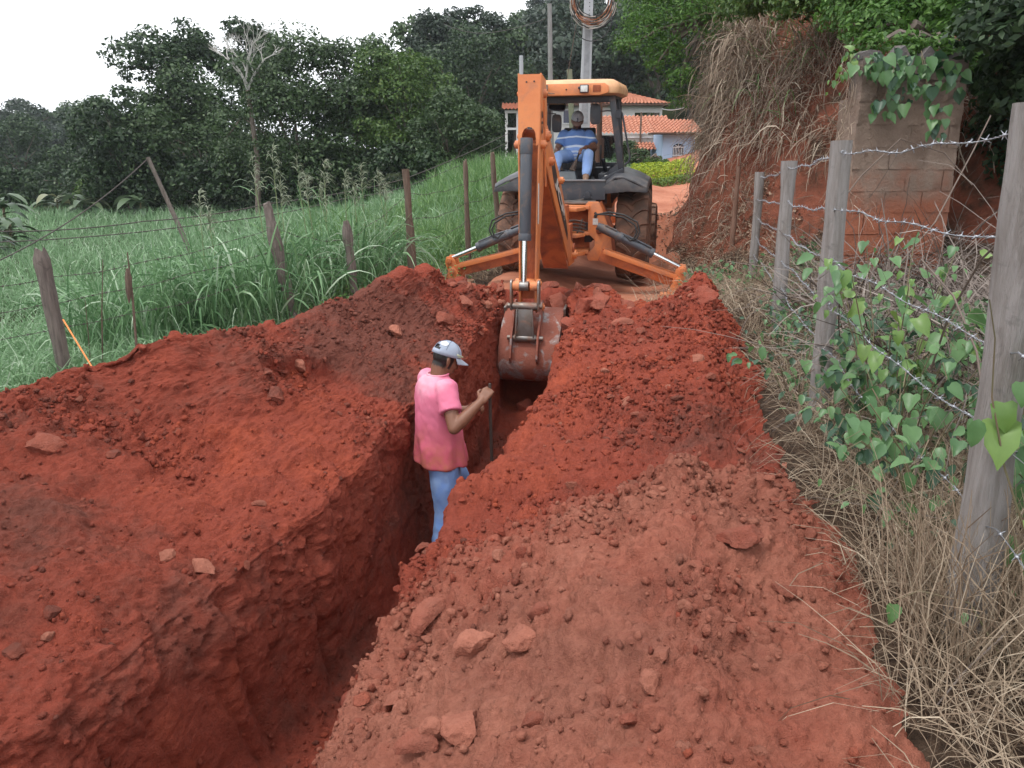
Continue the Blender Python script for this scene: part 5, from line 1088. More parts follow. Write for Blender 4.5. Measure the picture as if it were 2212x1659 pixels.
for c_ in range(10):
    x = -.02 if c_ % 2 else -.22
    while x < wlen - .02:
        a, b = max(x, 0), min(x + .40, wlen); x += .40
        if b - a < .06: continue
        mb = MB(); jz = rb_.uniform(-.003, .003); dp = rb_.uniform(-.006, .006)
        NXb, NZb = 7, 5; V = []; F = []
        for s_, yb in ((0, dp), (1, .195)):
            for j in range(NZb):
                for i in range(NXb): V.append((a + .007 + (b - a - .014) * i / (NXb - 1), yb, c_ * .203 + .007 + jz + .19 * j / (NZb - 1)))
        o_ = NXb * NZb
        for j in range(NZb - 1):
            for i in range(NXb - 1): q = j * NXb + i; F += [(q, q + 1, q + 1 + NXb, q + NXb), (o_ + q + NXb, o_ + q + 1 + NXb, o_ + q + 1, o_ + q)]
        for i in range(NXb - 1): F += [(i, o_ + i, o_ + i + 1, i + 1), ((NZb - 1) * NXb + i, (NZb - 1) * NXb + i + 1, o_ + (NZb - 1) * NXb + i + 1, o_ + (NZb - 1) * NXb + i)]
        for j in range(NZb - 1): F += [(j * NXb, j * NXb + NXb, o_ + j * NXb + NXb, o_ + j * NXb), (j * NXb + NXb - 1, o_ + j * NXb + NXb - 1, o_ + j * NXb + 2 * NXb - 1, j * NXb + 2 * NXb - 1)]
        V = np.array(V); V[:o_, 1] += .016 * fbm(V[:o_] * 9, 3, seed=c_) ; V[:o_, 0] += .004 * fbm(V[:o_] * 20, 2, seed=c_ + 40)
        # chipped corners
        if rb_.random() < .45: k_ = rb_.choice([0, NXb - 1, (NZb - 1) * NXb, o_ - 1]); V[k_] += np.array([.0, .05, 0])
        mb.add(V, F).build('block', WALLM, wall, sharp=50)
mb = MB(); NXc = 14
for side_ in (0,):
    rows = []
    for i in range(NXc):
        x = wlen * i / (NXc - 1); h_ = 2.06 + .05 * math.sin(i * 1.7) + .03 * math.sin(i * 4.1); rows.append([(x, .012 + .01 * math.sin(i * 2.3), 2.0), (x, .02 + .012 * math.sin(i * 3.1), h_), (x, .18, h_ + .02 * math.sin(i * 2.9)), (x, .19, 2.0)])
    mb.loft(rows)
mb.build('broken_top', M('dark_damp_concrete', (.07, .07, .075), .9, c2=(.12, .10, .09), scale=5, bump=.7, bscale=25), wall, sharp=60)
MB().box((wlen - .10, 1.0, .9), (.18, 1.6, 1.8)).build('return_wall', WALLM, wall)
# ---- ribbons for stalks, blades and strands
def ribbons(P0, D0, L, W, droop, seg=5, tip=.15, twist=None, wig=.0, seed=0, cross=False):
    """P0 (n,3) roots, D0 (n,3) start directions, L lengths, W widths, droop: pull along -z growing with length"""
    n_ = len(P0); r = np.random.default_rng(seed); D = D0 / np.linalg.norm(D0, axis=1, keepdims=True); pts = [P0]; d = D.copy()
    for k in range(seg):
        d = d + np.array([0, 0, -1.0])[None] * (droop * (k + 1) / seg)[:, None] + r.normal(0, 1, (n_, 3)) * wig; d /= np.linalg.norm(d, axis=1, keepdims=True); pts.append(pts[-1] + d * (L / seg)[:, None])
    pts = np.stack(pts, 1); S = np.cross(D, np.array([0, 0, 1.0])); S += r.normal(0, .35, (n_, 3)); S /= np.linalg.norm(S, axis=1, keepdims=True) + 1e-9
    t = np.linspace(0, 1, seg + 1); wp = np.minimum(1.0, .5 + t * 2.2) * (1 - (1 - tip) * t ** 1.7)
    off = S[:, None, :] * (W[:, None] * wp[None] * .5)[:, :, None]
    V = np.stack([pts - off, pts + off], 2).reshape(-1, 3); m_ = seg + 1
    b = (np.arange(n_) * m_ * 2)[:, None] + np.arange(seg)[None] * 2; F = np.stack([b, b + 1, b + 3, b + 2], -1).reshape(-1, 4)
    return V, F, np.repeat(r.random(n_), m_ * 2)
def ribbon_obj(name, sets, mat, label=None, cat=None, kind='stuff', parent=None):
    VV, FF, RR, b = [], [], [], 0
    for V, F, r_ in sets: VV.append(V); FF.append(F + b); RR.append(r_); b += len(V)
    me = mesh_np(name, np.concatenate(VV), np.concatenate(FF)); attr(me, 'rnd', np.concatenate(RR)); o = link(name, me, mat, parent); tagp(o, label, cat, None, kind); return o
STRAW = leafmat('dry_straw', (.19, .135, .092), (.38, .30, .215), (.50, .42, .32), .15, .8); TWIG = leafmat('grey_twigs', (.085, .065, .055), (.20, .165, .145), (.28, .24, .21), 0, .85); ROOTS = leafmat('hanging_dry_growth', (.17, .12, .09), (.38, .30, .225), (.56, .47, .37), .1, .85)
def scatter(xr, yr, n_, keep): 
    x = rng.uniform(*xr, n_ * 4); y = rng.uniform(*yr, n_ * 4); k = keep(x, y); x, y = x[k][:n_], y[k][:n_]; return x, y, GH0(x, y)
fx = lambda y: np.interp(y, [0, 2.2, 4.5, 7.05, 9.5, 11, 14], [1.1, 1.42, 1.82, 2.4, 2.9, 3.05, 3.1]); hx = lambda y: np.interp(y, yy, rex)
sets = []
def stalks(xr, yr, n_, keep, L, W, up=1.2, spread=.8, droop=(.1, .8), wig=.12, seed=0, zoff=0.0, seg=4):
    x, y, z = scatter(xr, yr, n_, keep); n_ = len(x); r = np.random.default_rng(seed); D = np.c_[r.normal(0, spread, n_), r.normal(0, spread, n_), np.full(n_, up) + r.normal(0, .3, n_)]
    return ribbons(np.c_[x, y, z + zoff * r.random(n_)], D, r.uniform(*L, n_), r.uniform(*W, n_), r.uniform(*droop, n_), seg, .3, wig=wig, seed=seed)
k1 = lambda x, y: (x > hx(y) - .10 + .12 * np.sin(y * 9)) & (x < fx(y) + 1.0)
sets.append(stalks((.9, 3.0), (.9, 4.0), 8200, k1, (.15, .55), (.002, .0055), 1.0, .7, seed=11)); sets.append(stalks((1.2, 4.2), (3.5, 9.5), 7500, lambda x, y: (x > hx(y) - .06 + .1 * np.sin(y * 7)) & (x < fx(y) + 1.2), (.15, .55), (.003, .008), .8, .8, seed=12))
sets.append(stalks((2.2, 3.6), (7.4, 13), 2600, lambda x, y: (x > np.maximum(fx(y) - .75, 1.9)) & (x < fx(y) + .5), (.1, .4), (.004, .01), .6, .8, seed=14))
sets.append(stalks((1.2, 1.75), (1.9, 2.6), 500, lambda x, y: np.hypot(x - 1.42, y - 2.2) < .26, (.35, .62), (.003, .007), 2.2, .45, (.0, .35), seed=13))
dry = ribbon_obj('dry_grass', sets, STRAW, 'tangle of dry straw coloured grass along the barbed wire fence', 'dry grass')
sets = [stalks((2.0, 4.6), (3.4, 8.2), 2600, lambda x, y: (x > fx(y) + .25) & (x < fx(y) + 2.2), (.5, 1.3), (.006, .014), .35, 1.0, (-.05, .35), .10, 21, .25, 7), stalks((1.2, 4.0), (1.2, 5.5), 320, lambda x, y: (x > fx(y) + .3) & (x < fx(y) + 1.6), (.6, 1.4), (.004, .008), .9, .7, (.0, .5), .12, 22, .1, 8)]
ribbon_obj('fallen_twigs', sets, TWIG, 'pile of fallen grey twigs below the block wall', 'twigs')
# dry growth hanging over the bank face
def bank_pts(n_, zmin, zmax, yr=(8.8, 17.5), xr=(2.9, 6.2)):
    x = rng.uniform(*xr, n_ * 30); y = rng.uniform(*yr, n_ * 30); z = GH0(x, y); gxs = (GH0(x + .05, y) - GH0(x - .05, y)) / .1; gys = (GH0(x, y + .05) - GH0(x, y - .05)) / .1
    sl_ = np.hypot(gxs, gys); ok = (z > zmin) & (z < zmax) & (rng.random(len(x)) < np.clip(.06 + sl_ * .14, 0, .6)) & ~((x > 3.2) & (x < 4.6) & (y > 7.6) & (y < 9.3))
    x, y, z, gxs, gys = [a[ok][:n_] for a in (x, y, z, gxs, gys)]; N_ = np.c_[-gxs, -gys, np.ones(len(x))]; N_ /= np.linalg.norm(N_, axis=1, keepdims=True); return np.c_[x, y, z], N_
sets = []
for n_, zr, L, W, sd_ in ((6500, (2.0, 4.2), (.25, .9), (.006, .02), 31), (1500, (2.9, 4.0), (.6, 1.4), (.007, .02), 32), (1900, (.55, 2.1), (.12, .45), (.005, .013), 33)):
    Pp, Nn = bank_pts(n_, *zr); r = np.random.default_rng(sd_); cl_ = fbm(Pp * 1.1, 3, seed=35); kp = cl_ > (-.22 if zr[0] > 1 else -.12); Pp, Nn = Pp[kp], Nn[kp]; m_ = len(Pp)
    sets.append(ribbons(Pp + Nn * .02, Nn * 1.1 + r.normal(0, .6, (m_, 3)) + np.array([0, 0, .3]), r.uniform(*L, m_), r.uniform(*W, m_), r.uniform(.1, 1.2, m_), 7, .4, wig=.28, seed=sd_))
ribbon_obj('hanging_dry_grass', sets, ROOTS, 'thick curtain of dead grass and roots hanging over the earth bank', 'dry grass')
# the draped mass at the end of the bank, hanging clear of the road
n_ = 2600; r = np.random.default_rng(41); t_ = r.random(n_); Pp = np.c_[3.45 + .55 * t_ + .35 * r.random(n_) + .12 * np.sin(t_ * 9), 13.2 + 3.6 * t_, 3.75 - .25 * t_ + .35 * r.random(n_) - 1.9 * r.random(n_) ** 1.5]
ribbon_obj('hanging_dry_grass', [ribbons(Pp, np.c_[-.2 + r.normal(0, .45, n_), -.3 + r.normal(0, .55, n_), .4 + r.normal(0, .5, n_)], r.uniform(.4, 1.3, n_), r.uniform(.008, .022, n_), r.uniform(.2, 1.3, n_), 7, .4, wig=.26, seed=42)], ROOTS, 'shaggy mass of dead grass draped over the end of the bank', 'dry grass')
n_ = 420; r = np.random.default_rng(47); Pp = np.array([at(1838 + 14 * r.standard_normal(), 130 + 330 * r.random(), 7.9 + .3 * r.random()) for _ in range(n_)])
ribbon_obj('hanging_dry_grass', [ribbons(Pp, np.c_[r.normal(.1, .5, n_), r.normal(-.5, .4, n_), r.normal(.3, .5, n_)], r.uniform(.15, .55, n_), r.uniform(.004, .010, n_), r.uniform(.2, 1.2, n_), 6, .4, wig=.25, seed=48)], ROOTS, 'dry stalks fringing the bank side edge of the block wall', 'dry grass')
# long green grass sprouting from the bank top
n_ = 260; r = np.random.default_rng(45); Pp = np.c_[3.7 + 1.3 * r.random(n_), 11.5 + 3.5 * r.random(n_), np.zeros(n_)]; Pp[:, 2] = GH0(Pp[:, 0], Pp[:, 1]) - .05
BLADE = leafmat('grass_blades', (.07, .14, .075), (.145, .24, .13), (.28, .37, .25), .3, .45); BLADE_Y = leafmat('grass_blades_bright', (.08, .17, .05), (.17, .30, .10), (.30, .42, .20), .3, .45)
ribbon_obj('long_grass_tuft', [ribbons(Pp, np.c_[r.normal(-.3, .6, n_), r.normal(-.3, .6, n_), np.full(n_, 1.6)], r.uniform(.6, 1.3, n_), r.uniform(.014, .028, n_), r.uniform(.25, .8, n_), 7, .1, wig=.04, seed=46)], BLADE_Y, 'long green grass sprouting from the top of the earth bank', 'grass')
# leaf litter on the bank foot
def cards(C, Nr, size, asp, seed):                # leaf-shaped four-point faces
    r = np.random.default_rng(seed); n_ = len(C); Nr = Nr / (np.linalg.norm(Nr, axis=1, keepdims=True) + 1e-9); a = r.normal(size=(n_, 3)); U = np.cross(Nr, a); U /= np.linalg.norm(U, axis=1, keepdims=True) + 1e-9; W = np.cross(Nr, U)
    s = size if hasattr(size, '__len__') else np.full(n_, size); s = s[:, None]; b = Nr * s * .10
    V = np.stack([C - U * s * .5, C + W * s * .5 * asp + b, C + U * s * .5, C - W * s * .5 * asp + b], 1).reshape(-1, 3); F = np.arange(n_ * 4).reshape(-1, 4); return V, F, np.repeat(r.random(n_), 4)
x, y, z = scatter((2.2, 4.0), (8, 17), 5000, lambda x, y: (x > np.interp(y, [8, 11, 14, 17], [2.3, 2.6, 2.65, 2.8])) & (x < np.interp(y, [8, 12, 17], [4.0, 3.5, 3.4])))
r = np.random.default_rng(51); ribbon_obj('leaf_litter', [cards(np.c_[x, y, z + .035], np.c_[r.normal(0, .5, len(x)), r.normal(0, .5, len(x)), np.ones(len(x))], r.uniform(.03, .07, len(x)), .5, 52)], leafmat('dead_leaves', (.13, .07, .045), (.34, .24, .17), None, 0, .85), 'dead leaves scattered over the foot of the bank', 'leaves')
# ---- vines and leafy plants
def leaf_shape(k):                                 # heart-shaped leaf, tip along +x, ribbed and slightly folded
    out_ = [(0, .0), (-.06, .20), (.06, .36), (.30, .40), (.58, .30), (.82, .13), (1.0, 0)] if k == 0 else [(0, 0), (.10, .17), (.32, .27), (.56, .26), (.80, .14), (1.0, 0)]
    mid = [(x, 0) for x, _ in out_]; V = []; F = []
    for i, (x, y) in enumerate(out_):
        zc = -.10 * max(0, x) ** 2; V += [(x if y == 0 else max(x, 0), 0, zc), (x, y, zc + .10 * y), (x, -y, zc + .10 * y)]
    for i in range(len(out_) - 1): a = i * 3; F += [(a, a + 3, a + 4, a + 1), (a, a + 2, a + 5, a + 3)]
    return V, F
def leafobj_mat(name, c, c2):
    m, n, p = nodes(name); oi = n.nodes.new('ShaderNodeObjectInfo'); col = mixn(n, c, c2, oi.outputs['Random']); col = mixn(n, col, tuple(x * .6 for x in c), mathn(n, 'MULTIPLY', noisen(n, 3, 3, .6), .5)); n.links.new(col, p.inputs['Base Color']); p.inputs['Roughness'].default_value = .4
    t = n.nodes.new('ShaderNodeBsdfTranslucent'); n.links.new(col, t.inputs['Color']); mx = n.nodes.new('ShaderNodeMixShader'); mx.inputs['Fac'].default_value = .28; n.links.new(p.outputs[0], mx.inputs[1]); n.links.new(t.outputs[0], mx.inputs[2]); n.links.new(mx.outputs[0], n.nodes['Material Output'].inputs['Surface']); return m
LEAFM = [leafobj_mat('vine_leaf', (.075, .175, .065), (.135, .265, .090)), leafobj_mat('vine_leaf_pale', (.13, .25, .06), (.22, .34, .08)), leafobj_mat('vine_leaf_deep', (.028, .080, .042), (.055, .125, .060))]
LEAFMESH = []
for k in (0, 1):
    for q in range(3): V, F = leaf_shape(k); cu_ = (.0, -.25, .18)[q]; V = [(x_, y_ * (1 + .12 * math.sin(9 * x_ + q * 2)), z_ + cu_ * x_ * x_ + (.25 + .12 * q) * abs(y_) * (1 if k else 1.4) + .03 * math.sin(11 * x_ + 7 * y_ + q)) for x_, y_, z_ in V]; me = MB().add(V, F).mesh('leaf', sharp=0); me.materials.append(LEAFM[q]); LEAFMESH.append(me)
STEMM = M('vine_stem', (.12, .13, .06), .7, c2=(.16, .11, .07)); rv = random.Random(12)
def plant(base, pts, nleaf, size, label, shapes=(0,), name='vine_plant', spread=.12, face=(-.2, -.6, .75), stem_r=.004, group=None):
    base = Vector(base); root = empty(name, base); tagp(root, label, 'plant', group); mb = MB()
    for path in pts:
        mb.tube([Vector(p) - base for p in path], [stem_r * (1 - .6 * i / (len(path) - 1)) for i in range(len(path))], 5)
    mb.build('stem', STEMM, root)
    for i in range(nleaf):
        path = rv.choice(pts); f = rv.uniform(.12, 1.0) * (len(path) - 1); k = min(int(f), len(path) - 2); p = Vector(path[k]).lerp(Vector(path[k + 1]), f - k)
        off = Vector((rv.gauss(0, 1), rv.gauss(0, 1), rv.gauss(0, .6))) * spread; o = bpy.data.objects.new('leaf', LEAFMESH[rv.choice(shapes)]); COL.objects.link(o); o.parent = root
        nrm = (Vector(face) + Vector((rv.gauss(0, .45), rv.gauss(0, .45), rv.gauss(0, .35)))).normalized(); tip = Vector((off.x, off.y, -.35 + rv.gauss(0, .25))); tip = (tip - nrm * tip.dot(nrm)).normalized(); sd_ = nrm.cross(tip)
        s = size * rv.choice((.45, .6, .75, .9, 1.0, 1.15, 1.35)); m3 = Matrix((tip, sd_, nrm)).transposed(); o.matrix_local = Matrix.Translation(p - base + off) @ m3.to_4x4() @ Matrix.Scale(s, 4)
    return root
def vp(x0, y0, n_, h, lean=(0, 0), spread=.25):
    out_ = []
    for i in range(n_):
        a = rv.uniform(0, 6.28); z0 = gh(x0, y0); e = Vector((x0 + lean[0] + spread * math.cos(a), y0 + lean[1] + spread * math.sin(a), z0 + h * rv.uniform(.6, 1.1))); p0 = Vector((x0 + .05 * math.cos(a), y0 + .05 * math.sin(a), z0 - .03)); md_ = p0.lerp(e, .5) + Vector((0, 0, .1)); out_.append([p0, md_, e, e + Vector((.06 * math.cos(a), .06 * math.sin(a), -.05))])
    return out_
PL = [((1.86, 3.75), 5, .95, 62, .085, (0, 3, 1), 'tall leafy vine with broad bright leaves climbing before the block wall'), ((1.72, 3.3), 4, .62, 55, .080, (0, 3, 2), 'bushy green plant under the fourth wire strand'), ((1.98, 4.05), 4, .55, 40, .085, (0, 3, 2), 'leafy plant at the foot of the grey post before the wall'),
 ((1.66, 2.8), 4, .50, 42, .075, (3, 5, 0), 'green plant at the dry grass edge beside the thick post'), ((1.80, 4.75), 3, .40, 32, .075, (3, 5), 'small plant at the base of the grey post on the spoil side'), ((2.15, 3.2), 5, .75, 52, .10, (0, 2, 3), 'deep green bushy plant behind the thick post'), ((1.95, 2.45), 5, .60, 46, .10, (2, 5, 0), 'dark leaved plant growing against the far side of the thick post'),
 ((2.5, 4.9), 4, .5, 40, .08, (3, 0, 5), 'plant spreading over the twig pile'), ((2.25, 6.1), 3, .35, 28, .07, (3, 5), 'low plant between the two middle grey posts'), ((1.52, 2.0), 2, .22, 12, .065, (3, 0), 'small seedling at the edge of the red spoil beside dry straw'), ((1.55, 2.6), 2, .25, 10, .065, (3, 2), 'pair of broad leaves poking from the straw by the spoil'), ((2.6, 8.3), 3, .3, 24, .06, (3,), 'low green weed near the far short post'), ((2.2, 5.2), 3, .4, 26, .07, (3, 5), 'weed between twig pile and fence'), ((1.72, 3.6), 3, .38, 30, .07, (3, 5), 'short plant on the spoil edge below the wires')]
for (x0, y0), ns_, h_, nl, sz_, shp, lab in PL: plant((x0, y0, gh(x0, y0)), vp(x0, y0, ns_ + 7, h_, spread=.32), int(nl * 2.4), sz_ * .85, lab, shp, spread=.06)
# vine wound round the thick post
z0 = gh(1.5, 2.15); path = [Vector((1.55, 2.12, z0)), Vector((1.50, 2.08, .6)), Vector((1.38, 2.07, .85)), Vector((1.33, 2.10, 1.05)), Vector((1.30, 2.08, 1.22)), Vector((1.25, 2.05, 1.33))]; path2 = [Vector((1.55, 2.12, z0)), Vector((1.56, 2.1, .8)), Vector((1.47, 2.06, 1.15)), Vector((1.44, 2.02, 1.25))]
plant((1.5, 2.15, z0), [path, path2], 26, .095, 'climbing vine with large bright leaves wound round the thick post', (0, 1, 3), spread=.045, face=(-.3, -.8, .4))
def hang(u0, v0, Y0, u1, v1, Y1): return [at(u0, v0, Y0), at((u0 + u1) / 2 + rv.uniform(-8, 8), (v0 + v1) / 2 - 10, (Y0 + Y1) / 2 - .03), at(u1, v1, Y1)]
plant(at(1960, 105, 7.7), [hang(1990, 110, 7.75, 2000, 200, 7.6), hang(1940, 110, 7.75, 1900, 240, 7.55), hang(2030, 115, 7.75, 2065, 200, 7.6), hang(1990, 120, 7.7, 2030, 300, 7.5), hang(1960, 120, 7.7, 1945, 225, 7.6), hang(1900, 120, 7.75, 1880, 160, 7.6)], 150, .10, 'vine with heart shaped leaves hanging over the block wall top', (0, 0, 2), spread=.06, face=(-.2, -.9, .35))
plant(at(1850, 130, 7.9), [hang(1880, 120, 7.9, 1790, 190, 7.8), hang(1860, 110, 7.9, 1830, 150, 7.7)], 34, .07, 'thin pale vine trailing from the wall across the bank', (1, 3), spread=.04, face=(-.2, -.9, .35))
mb = MB().tube([at(1818, 700, 5.0), at(1900, 620, 5.4), at(2020, 480, 6.0), at(2100, 330, 6.4), at(2140, 250, 6.6)], .006, 5).tube([at(1790, 470, 6.5), at(1860, 380, 6.9), at(1945, 300, 7.2), at(2040, 330, 7.2), at(2100, 400, 7.0)], .006, 5).tube([at(2212, 470, 3.0), at(2120, 560, 3.2), at(2050, 680, 3.4), at(2010, 800, 3.5)], .005, 5).tube([at(1990, 560, 3.4), at(2060, 640, 3.0), at(2110, 760, 2.6), at(2130, 900, 2.3)], .004, 5)
tagp(mb.build('bare_vine', M('bare_vine_bark', (.13, .095, .075), .85)), 'bare brown vine stems looping between the wall and the thick post', 'vine')
x, y, z = scatter((1.1, 4.2), (1.6, 9.5), 2200, lambda x, y: (x > hx(y) + .05) & (x < fx(y) + 1.3) & (fbm(np.c_[x, y, x * 0] * 1.3, 2, seed=60) > -.05)); r = np.random.default_rng(55)
ribbon_obj('undergrowth', [cards(np.c_[x, y, z + r.uniform(.04, .38, len(x))], np.c_[r.normal(-.1, .5, len(x)), r.normal(-.4, .5, len(x)), np.full(len(x), .8)], r.uniform(.035, .075, len(x)), .6, 56)], leafmat('undergrowth_leaf', (.035, .085, .035), (.09, .18, .06), None, .25), 'small green weeds among the dry grass', 'weeds')
# ================================================================== trees
BARK = M('tree_bark', (.10, .078, .062), .9, c2=(.16, .13, .11), bump=.5, bscale=12)
FOL = [leafmat('foliage_dark', (.014, .034, .014), (.040, .078, .026), (.072, .115, .048), .22), leafmat('foliage_mid', (.022, .048, .016), (.060, .105, .036), (.10, .15, .065), .24), leafmat('foliage_bright', (.036, .080, .016), (.090, .160, .032), (.15, .21, .06), .28), leafmat('foliage_blue', (.018, .034, .022), (.044, .068, .042), None, .18), leafmat('foliage_feathery', (.040, .105, .018), (.095, .20, .035), (.14, .25, .06), .35)]
def crown_np(clumps, n, size, seed, asp=.55, shell=.55):
    r = np.random.default_rng(seed); C = np.array([c for c, _ in clumps]); Rr = np.array([q for _, q in clumps]); w = (Rr[:, 0] * Rr[:, 2]); w = w / w.sum(); k = r.choice(len(C), n, p=w)
    u = r.normal(size=(n, 3)); u /= np.linalg.norm(u, axis=1, keepdims=True); u[:, 2] = np.where(u[:, 2] < -.6, -u[:, 2] * .6, u[:, 2]); rad = shell + (1 - shell) * r.random(n) ** .6
    P = C[k] + u * Rr[k] * rad[:, None] * (1 + .22 * fbm(u * 2.2 + k[:, None] * 3.1, 3, seed=seed))[:, None]
    g = fbm(P * (1.1 / max(.3, Rr.mean())), 3, seed=seed + 2); kp = g > -.38; P, u = P[kp], u[kp]
    N = u * .7 + r.normal(0, .55, P.shape) + np.array([0, 0, .45]); return cards(P, N, size * r.uniform(.55, 1.3, len(P)), asp, seed + 5)
def clumpset(rx, ry, rz, n, cr, seed, top=0):
    r = np.random.default_rng(seed); out_ = []
    for i in range(n):
        u = r.normal(size=3); u /= np.linalg.norm(u); u[2] = u[2] * .95 + .12; f = r.uniform(.62, 1.0); s_ = cr * r.uniform(.6, 1.25); out_.append((np.array([u[0] * rx, u[1] * ry, u[2] * rz]) * f, np.array([s_, s_, s_ * .75])))
    out_.append((np.zeros(3), np.array([rx * .62, ry * .62, rz * .62]))); return out_
def trunk_mb(base, top, r0, crown_c, rx, rz, seed, nb=6):
    r = random.Random(seed); base, top = Vector(base), Vector(top); mb = MB(); m1 = base.lerp(top, .5) + Vector((r.uniform(-.1, .1), r.uniform(-.1, .1), 0)) * (top - base).length * .3
    mb.tube([base, m1, top], [r0 * 1.2, r0 * .9, r0 * .6], 8)
    for i in range(nb):
        a = r.uniform(0, 6.28); e = Vector(crown_c) + Vector((math.cos(a) * rx * .7, math.sin(a) * rx * .7, rz * r.uniform(-.1, .7))); s0 = m1.lerp(top, r.uniform(.2, 1)); md_ = s0.lerp(e, .5) + Vector((0, 0, rz * .12)); mb.tube([s0, md_, e], [r0 * .45, r0 * .28, r0 * .08], 6)
    return mb
def tree(u, v, hw, hh, Y, fol, n, size, label, seed, group=None, ncl=34, crf=.40, name='tree', depthf=.8):
    c = at(u, v, Y); k = (c - Vector((0, 0, CAM_Z))).dot(Vector(FWD)) / FPX; rx, rz = hw * k * 1.02, hh * k * 1.02; gz = gh(c.x, c.y); root = empty(name, (c.x, c.y, gz)); tagp(root, label, 'tree', group)
    cc_ = Vector((0, 0, c.z - gz)); V, F, rr_ = crown_np(clumpset(rx, rx * depthf, rz, ncl, crf * min(rx, rz), seed), n, size, seed); me = mesh_np('crown', V + np.array(cc_)[None], F, smooth=False); attr(me, 'rnd', rr_); link('crown', me, FOL[fol], root)
    trunk_mb((0, 0, -.2), (0, 0, max(.8, cc_.z - rz * .25)), max(.10, rx * .05), cc_, rx, rz, seed).build('trunk', BARK, root); return root
G1 = 'trees beyond the field'
TR = [(385, 188, 108, 128, 49, 0, 17000, .26, 'tall dark tree, highest crown beyond the field'), (268, 335, 88, 125, 45, 0, 12000, .25, 'dark tree with drooping outer branches at the open end of the tree group'), (545, 140, 80, 75, 51, 0, 10000, .26, 'dark crown standing behind the bare white tree'), (440, 320, 150, 140, 46, 1, 17000, .24, 'dull green tree under the bare white tree'),
 (645, 287, 185, 163, 42, 1, 26000, .20, 'broad rounded tree with greyish leaves in front of the group'), (770, 215, 120, 115, 43, 1, 15000, .22, 'rounded tree crowned between the broad grey one and the bright one'), (885, 250, 110, 145, 41, 2, 17000, .19, 'bright green tree at the hillside end of the tree group'), (970, 315, 95, 90, 38, 1, 12000, .18, 'low spreading tree where the grass slope meets the group'),
 (940, 105, 60, 60, 66, 3, 8000, .30, 'flat topped tree rising behind the bright green tree'), (1035, 88, 75, 58, 70, 3, 9000, .30, 'flat topped tree beside the thin wooden pole'), (1020, 200, 115, 110, 58, 0, 15000, .26, 'dark tree in front of the wooded hill left of the house'), (1110, 215, 75, 100, 66, 3, 8000, .30, 'dark tree behind the veranda of the white house'),
 (45, 345, 95, 75, 72, 0, 9000, .30, 'dark rounded tree below the far wooded hill'), (160, 405, 100, 65, 58, 0, 9000, .26, 'low dark tree at the far corner of the field'), (238, 415, 62, 55, 46, 2, 6000, .20, 'low yellowish green tree at the foot of the tall dark tree')]
for i, (u, v, hw, hh, Y_, f_, n_, s_, lab) in enumerate(TR): tree(u, v, hw, hh, Y_, f_, n_, s_, lab, 900 + i * 13, G1)
# undergrowth under the trees: reads as one dark mass
sets = []
for i, (u, v, hw, hh, Y_) in enumerate([(330, 415, 120, 65, 45), (470, 410, 110, 65, 44), (600, 415, 120, 60, 43), (740, 400, 120, 70, 41), (860, 385, 100, 65, 39), (960, 375, 80, 50, 37), (120, 435, 130, 40, 52), (30, 425, 80, 50, 48), (400, 330, 140, 80, 52), (620, 320, 140, 90, 50), (820, 310, 140, 80, 49), (250, 400, 90, 60, 50)]):
    c = at(u, v, Y_); k = Y_ / FPX; V, F, r_ = crown_np(clumpset(hw * k, 1.2, hh * k, 16, hh * k * .5, 1200 + i), 4200, .26, 1300 + i); sets.append((V + np.array(c)[None], F, r_))
ribbon_obj('thicket', sets, FOL[0], 'dark undergrowth below the trees beyond the field', 'bushes')
# copies on the wooded slopes
PROTO = []
for i in range(4):
    root = empty('tree', (0, 0, 0)); rx, rz = (3.6, 3.0, 4.2, 3.2)[i], (3.2, 3.8, 3.0, 2.6)[i]; V, F, r_ = crown_np(clumpset(rx, rx, rz, 20, 1.4, 1500 + i), 6500, .42, 1500 + i); me = mesh_np('crown', V + np.array([0, 0, 5.2]), F, smooth=False); attr(me, 'rnd', r_); link('crown', me, FOL[(3, 0, 3, 1)[i]], root); trunk_mb((0, 0, -1), (0, 0, 4.5), .2, (0, 0, 5.2), rx, rz, i).build('trunk', BARK, root); PROTO.append(root)
def copy_tree(o, loc, rz_, s):
    c = o.copy(); COL.objects.link(c); c.location = loc; c.rotation_euler = (0, 0, rz_); c.scale = (s, s, s * random.uniform(.85, 1.15))
    for ch in o.children: d = ch.copy(); COL.objects.link(d); d.parent = c
    return c
slots = []
for i in range(150):
    y = 66 + 85 * (i / 150) ** .9; x = random.uniform(-.16, .62) * y + random.uniform(-3, 3); slots.append((x, y, 'tree among many on the wooded hill behind the houses', 'trees on the wooded hill behind the houses', random.uniform(.8, 1.35)))
for i in range(70):
    y = random.uniform(105, 210); x = -y * random.uniform(.45, .85); slots.append((x, y, 'far tree on the hazy wooded hill past the field', 'trees on the far hazy hill', random.uniform(.9, 1.6)))
used = set()
for i, (x, y, lab, g, s) in enumerate(slots):
    k = random.randrange(4); loc = (x, y, gh(x, y) - .4)
    if k not in used: used.add(k); o = PROTO[k]; o.location = loc; o.scale = (s, s, s)
    else: o = copy_tree(PROTO[k], loc, random.uniform(0, 6.28), s)
    tagp(o, lab, 'tree', g)
